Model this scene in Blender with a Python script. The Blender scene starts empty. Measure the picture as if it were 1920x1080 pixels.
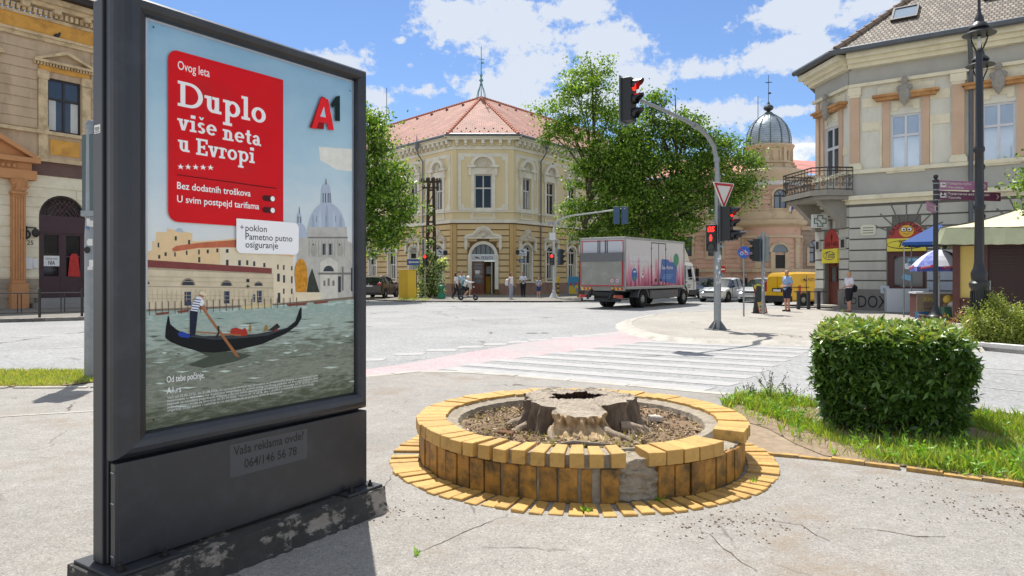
import bpy, bmesh, math, random
import numpy as np
from mathutils import Matrix, Vector
R=math.radians
random.seed(7);rng=np.random.default_rng(7)
SC=bpy.context.scene
COL=SC.collection
# ---------------------------------------------------------------- camera
F, CX, HY, HC=1330.0, 960.0, 516.0, 1.6
cam=bpy.data.cameras.new('camera');camo=bpy.data.objects.new('camera', cam);COL.objects.link(camo)
cam.sensor_width=36.0;cam.lens=F/1920*36.0;cam.shift_y=-(540-HY)/1920.0
cam.clip_start=0.05;cam.clip_end=3000
camo.location=(0, 0, HC);camo.rotation_euler=(R(90), 0, 0)
SC.camera=camo
# ---------------------------------------------------------------- light
SC.view_settings.view_transform='Standard';SC.view_settings.look='None'
SC.view_settings.exposure=1.12;SC.view_settings.gamma=1.0
SUN_EL, SUN_AZ=63.0, -14.5
sd=Vector((math.sin(R(SUN_AZ))*math.cos(R(SUN_EL)), math.cos(R(SUN_AZ))*math.cos(R(SUN_EL)), math.sin(R(SUN_EL))))
sl=bpy.data.lights.new('sun', 'SUN');sl.energy=3.25;sl.angle=R(0.5);sl.color=(1.0, 0.96, 0.9)
slo=bpy.data.objects.new('sun', sl);COL.objects.link(slo);slo.location=(0, 0, 50)
slo.rotation_euler=(-sd).to_track_quat('-Z', 'Y').to_euler()
world=bpy.data.worlds.new('World');SC.world=world;world.use_nodes=True
def build_world():
 nt=world.node_tree;N=nt.nodes;L=nt.links;N.clear()
 def mth(op, a, b=None, c=None, clamp=False):
  n=N.new('ShaderNodeMath');n.operation=op;n.use_clamp=clamp
  for i, x in enumerate((a, b, c)):
   if x is None:continue
   if isinstance(x, (int, float)):n.inputs[i].default_value=x
   else:L.new(x, n.inputs[i])
  return n.outputs[0]
 out=N.new('ShaderNodeOutputWorld');bg=N.new('ShaderNodeBackground')
 sky=N.new('ShaderNodeTexSky');sky.sky_type='NISHITA';sky.sun_disc=False
 sky.sun_elevation=R(SUN_EL);sky.sun_rotation=R(SUN_AZ)
 sky.air_density=1.0;sky.dust_density=0.25;sky.ozone_density=3.0;sky.altitude=100
 tc=N.new('ShaderNodeTexCoord');D=tc.outputs['Generated']
 sx=N.new('ShaderNodeSeparateXYZ');L.new(D, sx.inputs[0])
 x, y, z=sx.outputs
 az=mth('ARCTAN2', x, y)
 el=mth('ARCSINE', z)
 def fbm(scale, detail, rough, zs, off=(0, 0, 0)):
  mp=N.new('ShaderNodeMapping');mp.inputs['Scale'].default_value=(1, 1, zs);mp.inputs['Location'].default_value=off
  L.new(D, mp.inputs['Vector'])
  n=N.new('ShaderNodeTexNoise');n.inputs['Scale'].default_value=scale;n.inputs['Detail'].default_value=detail
  n.inputs['Roughness'].default_value=rough;L.new(mp.outputs[0], n.inputs['Vector']);return n.outputs['Fac']
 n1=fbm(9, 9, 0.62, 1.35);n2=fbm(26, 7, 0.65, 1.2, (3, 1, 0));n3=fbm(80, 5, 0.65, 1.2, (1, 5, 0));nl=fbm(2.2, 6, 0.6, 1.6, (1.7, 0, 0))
 blobs=[(860, 40, 95, 60), (945, 70, 120, 75), (1000, 130, 130, 60), (1140, 85, 115, 50), (1080, 18, 95, 34), (930, 165, 110, 40), (1305, 130, 95, 28), (1450, 98, 90, 36), (1530, 92, 80, 36), (1490, 25, 150, 40), (1640, 20, 120, 50), (1340, 213, 150, 30), (1470, 208, 80, 12), (790, 172, 68, 19), (700, 182, 60, 22), (752, 76, 20, 11), (765, 122, 18, 11), (785, 204, 26, 14), (975, 190, 70, 28), (1110, 190, 110, 45), (1190, 150, 70, 40), (1515, 278, 70, 24), (365, 22, 18, 7), (700, 215, 50, 20), (1100, 140, 90, 30), (620, 120, 90, 30), (300, 300, 160, 40)]
 dens=None;low=None
 for px, py, rx, ry in blobs:
  a0=math.atan((px-CX)/F);e0=math.atan((HY-py)/F*math.cos(a0))
  da=mth('DIVIDE', mth('SUBTRACT', az, a0), rx/F*1.14);de=mth('DIVIDE', mth('SUBTRACT', el, e0), ry/F*1.14)
  r=mth('SQRT', mth('ADD', mth('MULTIPLY', da, da), mth('MULTIPLY', de, de)))
  c=mth('SUBTRACT', 1.0, r)
  if rx<30:c=mth('MULTIPLY_ADD', c, 0.9, -0.32)
  sh=mth('MULTIPLY', c, mth('MULTIPLY_ADD', de, -0.7, 0.45))
  dens=c if dens is None else mth('MAXIMUM', dens, c)
  low=sh if low is None else mth('MAXIMUM', low, sh)
  # unseen clouds over the rest of the dome, thickened to brighten the shade
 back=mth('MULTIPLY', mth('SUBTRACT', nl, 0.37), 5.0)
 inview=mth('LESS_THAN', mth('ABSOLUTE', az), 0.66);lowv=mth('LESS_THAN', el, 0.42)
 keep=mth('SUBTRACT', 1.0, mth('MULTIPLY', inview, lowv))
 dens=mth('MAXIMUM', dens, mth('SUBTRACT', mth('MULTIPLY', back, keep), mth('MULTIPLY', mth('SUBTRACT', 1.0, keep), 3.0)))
 nz=mth('ADD', mth('MULTIPLY', mth('SUBTRACT', n1, 0.5), 2.3), mth('ADD', mth('MULTIPLY', mth('SUBTRACT', n2, 0.5), 1.5), mth('MULTIPLY', mth('SUBTRACT', n3, 0.5), 1.2)))
 dn=mth('ADD', dens, nz)
 mr=N.new('ShaderNodeMapRange');mr.interpolation_type='SMOOTHSTEP';mr.inputs[1].default_value=0.12;mr.inputs[2].default_value=0.56
 L.new(dn, mr.inputs[0]);mask=mth('MULTIPLY', mr.outputs[0], 0.97)
 shd=mth('MULTIPLY', mth('ADD', mth('MAXIMUM', low, 0.0), mth('MULTIPLY', mth('SUBTRACT', n2, 0.45), 1.4)), 1.0, clamp=True)
 cr=N.new('ShaderNodeValToRGB');L.new(shd, cr.inputs[0])
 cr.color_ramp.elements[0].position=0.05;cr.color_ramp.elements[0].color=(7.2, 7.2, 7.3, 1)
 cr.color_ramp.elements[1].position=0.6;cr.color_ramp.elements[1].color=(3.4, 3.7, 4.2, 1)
 mx=N.new('ShaderNodeMix');mx.data_type='RGBA'
 sat=N.new('ShaderNodeHueSaturation');sat.inputs['Saturation'].default_value=SKY_SAT;sat.inputs['Value'].default_value=SKY_VAL
 L.new(sky.outputs[0], sat.inputs['Color'])
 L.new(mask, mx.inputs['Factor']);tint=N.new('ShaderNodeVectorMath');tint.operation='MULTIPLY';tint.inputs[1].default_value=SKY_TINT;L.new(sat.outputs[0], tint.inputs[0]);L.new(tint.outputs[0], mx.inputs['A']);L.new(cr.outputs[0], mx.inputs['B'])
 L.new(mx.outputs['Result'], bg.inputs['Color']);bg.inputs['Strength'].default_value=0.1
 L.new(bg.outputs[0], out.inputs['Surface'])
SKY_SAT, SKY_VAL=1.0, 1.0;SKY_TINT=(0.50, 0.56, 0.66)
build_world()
# ---------------------------------------------------------------- helpers
def gp(px, py, z=0.0):
 Y=F*(HC-z)/(py-HY);return((px-CX)/F*Y, Y)
def gpz(px, py, z=0.0):
 a=gp(px, py, z);return(a[0], a[1], z)
def hexc(h):
 h=h.lstrip('#');c=[int(h[i:i+2], 16)/255 for i in(0, 2, 4)]
 return tuple(x/12.92 if x<=0.04045 else((x+0.055)/1.055)**2.4 for x in c)+(1, )
MATS={}
def mat(name, col, rough=0.8, var=0.12, vs=3.0, bump=0.0, bs=40.0, metal=0.0, spec=0.5, dirt=None, ds=1.5, dthr=(0.5, 0.75), island=0.0, emit=None, coat=0.0, trans=0.0, stretch=(1, 1, 1)):
 """procedural material: base colour with noise variation, optional second colour in patches, bump and per-piece variation"""
 if name in MATS:return MATS[name]
 m=bpy.data.materials.new(name);m.use_nodes=True;nt=m.node_tree;N=nt.nodes;L=nt.links
 b=N['Principled BSDF'];c=hexc(col)if isinstance(col, str)else tuple(col)+(1, )
 b.inputs['Roughness'].default_value=rough;b.inputs['Metallic'].default_value=metal
 b.inputs['Specular IOR Level'].default_value=spec;b.inputs['Coat Weight'].default_value=coat;b.inputs['Coat Roughness'].default_value=0.06
 tc=N.new('ShaderNodeTexCoord');mp=N.new('ShaderNodeMapping');mp.inputs['Scale'].default_value=stretch;L.new(tc.outputs['Object'], mp.inputs[0]);V=mp.outputs[0]
 rgb=N.new('ShaderNodeRGB');rgb.outputs[0].default_value=c;cur=rgb.outputs[0]
 def noise(scale, detail=6, rough=0.6):
  n=N.new('ShaderNodeTexNoise');n.inputs['Scale'].default_value=scale;n.inputs['Detail'].default_value=detail;n.inputs['Roughness'].default_value=rough
  L.new(V, n.inputs['Vector']);return n.outputs['Fac']
 if dirt:
  mr=N.new('ShaderNodeMapRange');mr.inputs[1].default_value, mr.inputs[2].default_value=dthr;L.new(noise(ds, 8, 0.68), mr.inputs[0])
  mx=N.new('ShaderNodeMix');mx.data_type='RGBA';L.new(mr.outputs[0], mx.inputs['Factor']);L.new(cur, mx.inputs['A']);mx.inputs['B'].default_value=hexc(dirt);cur=mx.outputs['Result']
 fac=None
 if var>0:
  mr=N.new('ShaderNodeMapRange');mr.inputs[1].default_value=0.25;mr.inputs[2].default_value=0.75;mr.inputs[3].default_value=1-var;mr.inputs[4].default_value=1+var
  L.new(noise(vs), mr.inputs[0]);fac=mr.outputs[0]
 if island>0:
  g=N.new('ShaderNodeNewGeometry');mr=N.new('ShaderNodeMapRange');mr.inputs[3].default_value=1-island;mr.inputs[4].default_value=1+island;L.new(g.outputs['Random Per Island'], mr.inputs[0])
  if fac is None:fac=mr.outputs[0]
  else:
   mm=N.new('ShaderNodeMath');mm.operation='MULTIPLY';L.new(fac, mm.inputs[0]);L.new(mr.outputs[0], mm.inputs[1]);fac=mm.outputs[0]
 if fac is not None:
  vm=N.new('ShaderNodeVectorMath');vm.operation='SCALE';L.new(cur, vm.inputs[0]);L.new(fac, vm.inputs['Scale']);cur=vm.outputs[0]
 L.new(cur, b.inputs['Base Color'])
 if bump>0:
  bp=N.new('ShaderNodeBump');bp.inputs['Strength'].default_value=min(1, bump);bp.inputs['Distance'].default_value=0.02;L.new(noise(bs, 8, 0.7), bp.inputs['Height']);L.new(bp.outputs[0], b.inputs['Normal'])
 if emit:
  b.inputs['Emission Color'].default_value=hexc(emit[0]);b.inputs['Emission Strength'].default_value=emit[1]
 if trans>0:b.inputs['Transmission Weight'].default_value=trans
 MATS[name]=m;return m
def tiles(name, col, col2, mortar, sx, sy, rough=0.75, bump=0.5, ms=0.02):
 """brick/tile pattern on the UVs of the part (metres)"""
 if name in MATS:return MATS[name]
 m=mat(name, col, rough, 0);nt=m.node_tree;N=nt.nodes;L=nt.links;b=N['Principled BSDF']
 uv=N.new('ShaderNodeUVMap');br=N.new('ShaderNodeTexBrick');L.new(uv.outputs[0], br.inputs['Vector'])
 br.inputs['Scale'].default_value=1.0;br.inputs['Brick Width'].default_value=sx;br.inputs['Row Height'].default_value=sy;br.inputs['Mortar Size'].default_value=ms;br.inputs['Mortar Smooth'].default_value=0.4
 br.inputs['Color1'].default_value=hexc(col);br.inputs['Color2'].default_value=hexc(col2);br.inputs['Mortar'].default_value=hexc(mortar)
 ns=N.new('ShaderNodeTexNoise');ns.inputs['Scale'].default_value=0.7;ns.inputs['Detail'].default_value=8;L.new(uv.outputs[0], ns.inputs['Vector'])
 mr=N.new('ShaderNodeMapRange');mr.inputs[1].default_value=.3;mr.inputs[2].default_value=.7;mr.inputs[3].default_value=.78;mr.inputs[4].default_value=1.18;L.new(ns.outputs['Fac'], mr.inputs[0])
 vm=N.new('ShaderNodeVectorMath');vm.operation='SCALE';L.new(br.outputs['Color'], vm.inputs[0]);L.new(mr.outputs[0], vm.inputs['Scale'])
 L.new(vm.outputs[0], b.inputs['Base Color'])
 bp=N.new('ShaderNodeBump');bp.invert=True;bp.inputs['Strength'].default_value=bump;bp.inputs['Distance'].default_value=0.03;L.new(br.outputs['Fac'], bp.inputs['Height']);L.new(bp.outputs[0], b.inputs['Normal'])
 return m
def glass(name, col='#20262b', rough=0.06, spec=0.6, coat=0.0):
 return mat(name, col, rough, 0.15, 1.5, spec=spec, coat=coat)
def tag(o, label=None, cat=None, group=None, kind=None):
 if label:o['label']=label
 if cat:o['category']=cat
 if group:o['group']=group
 if kind:o['kind']=kind
 return o
def thing(name, label, cat, loc=(0, 0, 0), rotz=0.0, group=None):
 o=bpy.data.objects.new(name, None);COL.objects.link(o);o.location=loc;o.rotation_euler=(0, 0, rotz);o.empty_display_size=0.2
 return tag(o, label, cat, group)
def dup(root, loc, rotz=None, label=None, group=None, parent=None):
 c=root.copy();COL.objects.link(c)
 if parent is not None:c.parent=parent
 else:
  c.location=loc
  if rotz is not None:c.rotation_euler=(0, 0, rotz)
 if label:c['label']=label
 if group:c['group']=group
 for ch in list(root.children):dup(ch, None, parent=c)
 return c
def frame(o, d):
 """local axes: x along the wall d, y into the wall (away from the street), z up"""
 d=Vector((d[0], d[1], 0)).normalized();o=Vector(o)if len(o)==3 else Vector((o[0], o[1], 0))
 return Matrix(((d.x, -d.y, 0, o.x), (d.y, d.x, 0, o.y), (0, 0, 1, o.z), (0, 0, 0, 1)))
I4=Matrix.Identity(4)
class MB:
 """collects shapes, then links them as one mesh object"""
 def __init__(s, M=None, world=False):
  s.v=[];s.f=[];s.mi=[];s.uv=[];s.M=M or I4;s.mats=[];s.world=world;s.cur=0;s.hasuv=False
 def mat(s, m):
  if m not in s.mats:s.mats.append(m)
  s.cur=s.mats.index(m);return s
 def add(s, vs, fs, uvs=None):
  b=len(s.v);M=s.M
  for p in vs:
   q=M@Vector(p);s.v.append((q.x, q.y, q.z))
  for i, f in enumerate(fs):
   s.f.append(tuple(b+k for k in f));s.mi.append(s.cur)
   s.uv.append(uvs[i]if uvs else None)
   if uvs:s.hasuv=True
  return s
 def box(s, x0, x1, y0, y1, z0, z1, skip=''):
  vs=[(x, y, z)for z in(z0, z1)for y in(y0, y1)for x in(x0, x1)]
  fs={'b':(0, 2, 3, 1), 't':(4, 5, 7, 6), 'f':(0, 1, 5, 4), 'k':(2, 6, 7, 3), 'l':(0, 4, 6, 2), 'r':(1, 3, 7, 5)}
  return s.add(vs, [f for k, f in fs.items()if k not in skip])
 def cbox(s, c, sz, rz=0.0, ry=0.0, rx=0.0):
  m=Matrix.Translation(c)@Matrix.Rotation(rz, 4, 'Z')@Matrix.Rotation(ry, 4, 'Y')@Matrix.Rotation(rx, 4, 'X')
  h=[k/2 for k in sz]
  vs=[m@Vector((x*h[0], y*h[1], z*h[2]))for z in(-1, 1)for y in(-1, 1)for x in(-1, 1)]
  return s.add(vs, [(0, 2, 3, 1), (4, 5, 7, 6), (0, 1, 5, 4), (2, 6, 7, 3), (0, 4, 6, 2), (1, 3, 7, 5)])
 def quad(s, a, b, c, d, uv=None):
  return s.add([a, b, c, d], [(0, 1, 2, 3)], [uv]if uv else None)
 def poly(s, pts, uv=None):
  return s.add(pts, [tuple(range(len(pts)))], [uv]if uv else None)
 def prism(s, pts, y0, y1, back=False):
  """polygon in local x,z (counter-clockwise seen from the front), extruded from y0 (front) to y1"""
  n=len(pts);vs=[(p[0], y0, p[1])for p in pts]+[(p[0], y1, p[1])for p in pts]
  fs=[tuple(range(n))]+[((i+1)%n, i, n+i, n+(i+1)%n)for i in range(n)]
  if back:fs.append(tuple(range(2*n-1, n-1, -1)))
  return s.add(vs, fs)
 def slab(s, pts, z0, z1, bottom=False):
  """polygon in x,y (counter-clockwise from above), extruded up from z0 to z1"""
  n=len(pts);vs=[(p[0], p[1], z1)for p in pts]+[(p[0], p[1], z0)for p in pts]
  fs=[tuple(range(n))]+[(i, n+i, n+(i+1)%n, (i+1)%n)for i in range(n)]
  if bottom:fs.append(tuple(range(2*n-1, n-1, -1)))
  return s.add(vs, fs)
 def tube(s, pts, r, n=8, caps=True):
  pts=[Vector(p)for p in pts];k=len(pts);rr=r if isinstance(r, (list, tuple))else[r]*k
  vs=[];up=Vector((0, 0, 1));t0=(pts[1]-pts[0]).normalized()
  u=t0 .cross(up if abs(t0 .z)<0.9 else Vector((1, 0, 0))).normalized()
  for i, p in enumerate(pts):
   t=(pts[min(i+1, k-1)]-pts[max(i-1, 0)]).normalized()
   u=(u-t*u.dot(t)).normalized();w=t.cross(u)
   for j in range(n):
    a=2*math.pi*j/n;vs.append(p+(u*math.cos(a)+w*math.sin(a))*rr[i])
  fs=[]
  for i in range(k-1):
   for j in range(n):
    a=i*n+j;b=i*n+(j+1)%n;fs.append((a, b, b+n, a+n))
  if caps:fs.append(tuple(range(n-1, -1, -1)));fs.append(tuple((k-1)*n+j for j in range(n)))
  return s.add(vs, fs)
 def lathe(s, prof, c=(0, 0, 0), n=16, a0=0.0, a1=2*math.pi, sq=None):
  """profile [(r,z)...] turned round the z axis at c"""
  full=abs(a1-a0-2*math.pi)<1e-6;cols=n if full else n+1
  vs=[];fs=[]
  for r, z in prof:
   for j in range(cols):
    a=a0+(a1-a0)*j/n;vs.append((c[0]+r*math.cos(a), c[1]+r*math.sin(a), c[2]+z))
  for i in range(len(prof)-1):
   for j in range(n):
    a=i*cols+j;b=i*cols+(j+1)%cols;fs.append((a, b, b+cols, a+cols))
  return s.add(vs, fs)
 def ball(s, c, r, n=10, m=7):
  rx, ry, rz=r if isinstance(r, (tuple, list))else(r, r, r)
  vs=[(c[0], c[1], c[2]-rz)]
  for i in range(1, m):
   t=math.pi*i/m-math.pi/2
   for j in range(n):
    a=2*math.pi*j/n;vs.append((c[0]+rx*math.cos(t)*math.cos(a), c[1]+ry*math.cos(t)*math.sin(a), c[2]+rz*math.sin(t)))
  vs.append((c[0], c[1], c[2]+rz));fs=[]
  for j in range(n):fs.append((0, 1+(j+1)%n, 1+j));fs.append((len(vs)-1, 1+(m-2)*n+j, 1+(m-2)*n+(j+1)%n))
  for i in range(m-2):
   for j in range(n):
    a=1+i*n+j;b=1+i*n+(j+1)%n;fs.append((a, b, b+n, a+n))
  return s.add(vs, fs)
 def disc(s, c, r, n=20, y=None):
  """disc in local x,z facing -y"""
  return s.poly([(c[0]+r*math.cos(2*math.pi*i/n), c[1], c[2]+r*math.sin(2*math.pi*i/n))for i in range(n)])
 def cyl(s, a, b, r, n=14):
  return s.tube([a, b], r, n)
 def text(s, body, x, z, size, y=0.0, off=0.0, sx=1.0, shear=0.0, align='LEFT', spacing=1.0, fit=None, ang=0.0):
  V, Fc=glyphs(body, off, spacing)
  if not V:return s
  w0=min(p[0]for p in V);w1=max(p[0]for p in V)
  k=size;kx=size*sx
  if fit:kx=fit/(w1-w0)
  dx={'LEFT':-w0 if fit else 0, 'CENTER':-(w0+w1)/2, 'RIGHT':-w1}[align]
  ca, sa=math.cos(ang), math.sin(ang);vs=[]
  for p in V:
   a=(p[0]+dx)*kx+p[1]*k*shear;b=p[1]*k
   vs.append((x+a*ca-b*sa, y, z+a*sa+b*ca))
  return s.add(vs, Fc)
 def build(s, name, parent=None, smooth=None, mats=None, bevel=0.0, **tags):
  vs=s.v
  if s.world and parent is not None:
   o=parent;off=Vector((0, 0, 0))
   while o is not None:off+=o.location;o=o.parent
   vs=[(p[0]-off.x, p[1]-off.y, p[2]-off.z)for p in vs]
  me=bpy.data.meshes.new(name);me.from_pydata(vs, [], s.f)
  for m in(mats or s.mats):me.materials.append(m)
  me.polygons.foreach_set('material_index', s.mi)
  if s.hasuv:
   ul=me.uv_layers.new(name='UVMap');k=0;fl=[0.0]*(2*len(me.loops))
   for i, f in enumerate(s.f):
    for j in range(len(f)):
     if s.uv[i]:fl[2*k], fl[2*k+1]=s.uv[i][j][0], s.uv[i][j][1]
     k+=1
   ul.data.foreach_set('uv', fl)
  if bevel>0:
   bm=bmesh.new();bm.from_mesh(me);bmesh.ops.remove_doubles(bm, verts=bm.verts, dist=1e-5)
   bmesh.ops.bevel(bm, geom=list(bm.edges), offset=bevel, segments=1, affect='EDGES', clamp_overlap=True);bm.to_mesh(me);bm.free()
  me.update()
  if smooth is not None:
   me.polygons.foreach_set('use_smooth', [True]*len(me.polygons));me.set_sharp_from_angle(angle=R(smooth))
  o=bpy.data.objects.new(name, me);COL.objects.link(o)
  if parent is not None:o.parent=parent
  tag(o, **tags);return o
GL={}
def glyphs(body, off=0.0, spacing=1.0):
 key=(body, off, spacing)
 if key not in GL:
  c=bpy.data.curves.new('t', 'FONT');c.body=body;c.size=1;c.offset=off;c.resolution_u=3;c.space_character=spacing
  o=bpy.data.objects.new('t', c);COL.objects.link(o);bpy.context.view_layer.update()
  me=bpy.data.meshes.new_from_object(o.evaluated_get(bpy.context.evaluated_depsgraph_get()))
  V=[tuple(v.co)for v in me.vertices];Fc=[tuple(p.vertices)for p in me.polygons]
  bpy.data.objects.remove(o);bpy.data.meshes.remove(me);bpy.data.curves.remove(c)
  # glyph faces look along -z of the curve; after x,y -> x,z they must face -y
  GL[key]=(V, Fc)
 return GL[key]
def rrect(x0, x1, z0, z1, r, n=5, corners='abcd'):
 """rounded rectangle, counter-clockwise from lower left; corners a=ll b=lr c=ur d=ul"""
 pts=[]
 for k, (cx, cz, a)in enumerate(((x0+r, z0+r, 180), (x1-r, z0+r, 270), (x1-r, z1-r, 0), (x0+r, z1-r, 90))):
  if 'abcd'[k]in corners:pts+=[(cx+r*math.cos(R(a+90*i/n)), cz+r*math.sin(R(a+90*i/n)))for i in range(n+1)]
  else:pts.append(((x0, x1, x1, x0)[k], (z0, z0, z1, z1)[k]))
 return pts
def arc(cx, cz, r, a0, a1, n=12, rz=None):
 rz=rz or r;return[(cx+r*math.cos(R(a0+(a1-a0)*i/n)), cz+rz*math.sin(R(a0+(a1-a0)*i/n)))for i in range(n+1)]
def leaves(name, P, S, m, parent=None, D=None, Nn=None, width=0.42, fold=0.25, up=0.4, **tags):
 """many small folded leaf faces in one mesh: base P, length S, direction D"""
 n=len(P);P=np.asarray(P, float);S=np.asarray(S, float).reshape(-1, 1)*np.ones((n, 1))
 if D is None:D=rng.normal(size=(n, 3));D[:, 2]-=0.15
 D=D/np.linalg.norm(D, axis=1, keepdims=True)
 if Nn is None:Nn=rng.normal(size=(n, 3));Nn[:, 2]+=up*2.5
 B=np.cross(D, Nn);B/=(np.linalg.norm(B, axis=1, keepdims=True)+1e-9);U=np.cross(B, D)
 w=width*S*0.5;mid=P+D*S*0.45+U*fold*w
 V=np.empty((n, 4, 3));V[:, 0]=P;V[:, 1]=mid+B*w;V[:, 2]=P+D*S;V[:, 3]=mid-B*w
 i=np.arange(n)*4
 T=np.empty((n, 2, 3), np.int32);T[:, 0]=np.stack((i, i+1, i+2), 1);T[:, 1]=np.stack((i, i+2, i+3), 1)
 return npmesh(name, V.reshape(-1, 3), T.reshape(-1, 3), m, parent, **tags)
def npmesh(name, V, T, m, parent=None, smooth=False, mi=None, **tags):
 me=bpy.data.meshes.new(name);nv, nf, k=len(V), len(T), T.shape[1]
 me.vertices.add(nv);me.vertices.foreach_set('co', np.ascontiguousarray(V, np.float32).ravel())
 me.loops.add(nf*k);me.loops.foreach_set('vertex_index', np.ascontiguousarray(T, np.int32).ravel())
 me.polygons.add(nf);me.polygons.foreach_set('loop_start', np.arange(0, nf*k, k, dtype=np.int32))
 try:me.polygons.foreach_set('loop_total', np.full(nf, k, np.int32))
 except Exception:pass
 for q in(m if isinstance(m, (list, tuple))else[m]):me.materials.append(q)
 if mi is not None:me.polygons.foreach_set('material_index', np.asarray(mi, np.int32))
 me.update(calc_edges=True);me.validate()
 if smooth:me.polygons.foreach_set('use_smooth', [True]*nf)
 o=bpy.data.objects.new(name, me);COL.objects.link(o)
 if parent is not None:o.parent=parent
 return tag(o, **tags)
def leafmat(name, c0, c1, c2, tr=0.35, rough=0.45):
 if name in MATS:return MATS[name]
 m=bpy.data.materials.new(name);m.use_nodes=True;nt=m.node_tree;N=nt.nodes;L=nt.links;b=N['Principled BSDF'];out=N['Material Output']
 g=N.new('ShaderNodeNewGeometry');cr=N.new('ShaderNodeValToRGB');L.new(g.outputs['Random Per Island'], cr.inputs[0])
 cr.color_ramp.elements[0].color=hexc(c0);cr.color_ramp.elements[1].color=hexc(c2);e=cr.color_ramp.elements.new(0.5);e.color=hexc(c1)
 L.new(cr.outputs[0], b.inputs['Base Color']);b.inputs['Roughness'].default_value=rough;b.inputs['Specular IOR Level'].default_value=0.4
 t=N.new('ShaderNodeBsdfTranslucent');vm=N.new('ShaderNodeVectorMath');vm.operation='MULTIPLY';vm.inputs[1].default_value=(1.5, 1.5, 0.5);L.new(cr.outputs[0], vm.inputs[0]);L.new(vm.outputs[0], t.inputs[0])
 mx=N.new('ShaderNodeMixShader');mx.inputs[0].default_value=tr;L.new(b.outputs[0], mx.inputs[1]);L.new(t.outputs[0], mx.inputs[2]);L.new(mx.outputs[0], out.inputs['Surface'])
 MATS[name]=m;return m
 # ---------------------------------------------------------------- ground, roads, pavements
def asphalt(name, base, speck, dark, sc=1.0, crack=0.0, dust=None, dust_s=0.6, dthr=(0.56, 0.72), bump=0.35):
 m=mat(name, base, 0.9, 0.0, spec=0.25);nt=m.node_tree;N=nt.nodes;L=nt.links;b=N['Principled BSDF']
 tc=N.new('ShaderNodeTexCoord');V=tc.outputs['Object']
 def noise(s, d=4, r=0.6):
  n=N.new('ShaderNodeTexNoise');n.inputs['Scale'].default_value=s;n.inputs['Detail'].default_value=d;n.inputs['Roughness'].default_value=r;L.new(V, n.inputs['Vector']);return n.outputs['Fac']
 def rng_(src, a, c, lo=0.0, hi=1.0):
  r=N.new('ShaderNodeMapRange');r.inputs[1].default_value=a;r.inputs[2].default_value=c;r.inputs[3].default_value=lo;r.inputs[4].default_value=hi;L.new(src, r.inputs[0]);return r.outputs[0]
 def mix(f, A, B):
  x=N.new('ShaderNodeMix');x.data_type='RGBA';L.new(f, x.inputs['Factor'])
  for k, q in(('A', A), ('B', B)):
   if isinstance(q, str):x.inputs[k].default_value=hexc(q)
   else:L.new(q, x.inputs[k])
  return x.outputs['Result']
 vo=N.new('ShaderNodeTexVoronoi');vo.inputs['Scale'].default_value=110*sc;L.new(V, vo.inputs['Vector'])
 cs=N.new('ShaderNodeSeparateColor');L.new(vo.outputs['Color'], cs.inputs[0])
 cur=mix(rng_(cs.outputs[0], 0.72, 0.95), base, speck)
 cur=mix(rng_(cs.outputs[1], 0.70, 0.98), cur, dark)
 big=noise(0.35, 7, 0.65);cur2=N.new('ShaderNodeVectorMath');cur2 .operation='SCALE';L.new(cur, cur2 .inputs[0]);L.new(rng_(big, 0.3, 0.7, 0.86, 1.12), cur2 .inputs['Scale']);cur=cur2 .outputs[0]
 med=noise(7, 5, 0.7);c3=N.new('ShaderNodeVectorMath');c3 .operation='SCALE';L.new(cur, c3 .inputs[0]);L.new(rng_(med, 0.3, 0.7, 0.9, 1.1), c3 .inputs['Scale']);cur=c3 .outputs[0]
 if dust:cur=mix(rng_(noise(dust_s, 8, 0.7), dthr[0], dthr[1], 0, 0.8), cur, dust)
 if crack>0:
  mp=N.new('ShaderNodeVectorMath');mp.operation='ADD';nn=N.new('ShaderNodeTexNoise');nn.inputs['Scale'].default_value=1.3;nn.inputs['Detail'].default_value=6;L.new(V, nn.inputs['Vector'])
  sc_=N.new('ShaderNodeVectorMath');sc_.operation='SCALE';sc_.inputs['Scale'].default_value=0.9;L.new(nn.outputs['Color'], sc_.inputs[0]);L.new(V, mp.inputs[0]);L.new(sc_.outputs[0], mp.inputs[1])
  v2=N.new('ShaderNodeTexVoronoi');v2 .feature='DISTANCE_TO_EDGE';v2 .inputs['Scale'].default_value=crack;L.new(mp.outputs[0], v2 .inputs['Vector'])
  f=N.new('ShaderNodeMath');f.operation='MULTIPLY';L.new(rng_(v2 .outputs['Distance'], 0.0, 0.009, 1, 0), f.inputs[0]);L.new(rng_(noise(0.8, 4), 0.5, 0.6), f.inputs[1])
  cur=mix(f.outputs[0], cur, '#4a443c')
 L.new(cur, b.inputs['Base Color'])
 if bump:
  bp=N.new('ShaderNodeBump');bp.inputs['Strength'].default_value=bump;bp.inputs['Distance'].default_value=0.01;L.new(vo.outputs['Distance'], bp.inputs['Height']);L.new(bp.outputs[0], b.inputs['Normal'])
 return m
ROAD=asphalt('road_asphalt', '#8f8f8e', '#a09f9e', '#7e7e7d', 0.25, 0.12, bump=0.1)
PAVE=asphalt('pavement_asphalt', '#8f8b85', '#a29e97', '#7a766f', 1.0, 0.42, '#83725e', 0.9, (0.53, 0.70), bump=0.4)
PAVF=asphalt('corner_pavement', '#9b968e', '#aea99f', '#87827a', 0.5, 0.3, '#8e857a', 0.3, (0.5, 0.75), bump=0.1)
PINK=asphalt('cycle_lane_asphalt', '#ad9798', '#b9a4a4', '#988788', 0.3, 0, '#9b9a98', 0.6, (0.42, 0.58), bump=0.1)
KERB=mat('kerb_stone', '#a8a399', 0.85, 0.18, 2.0, 0.3, 60, dirt='#857f74', ds=3)
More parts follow.
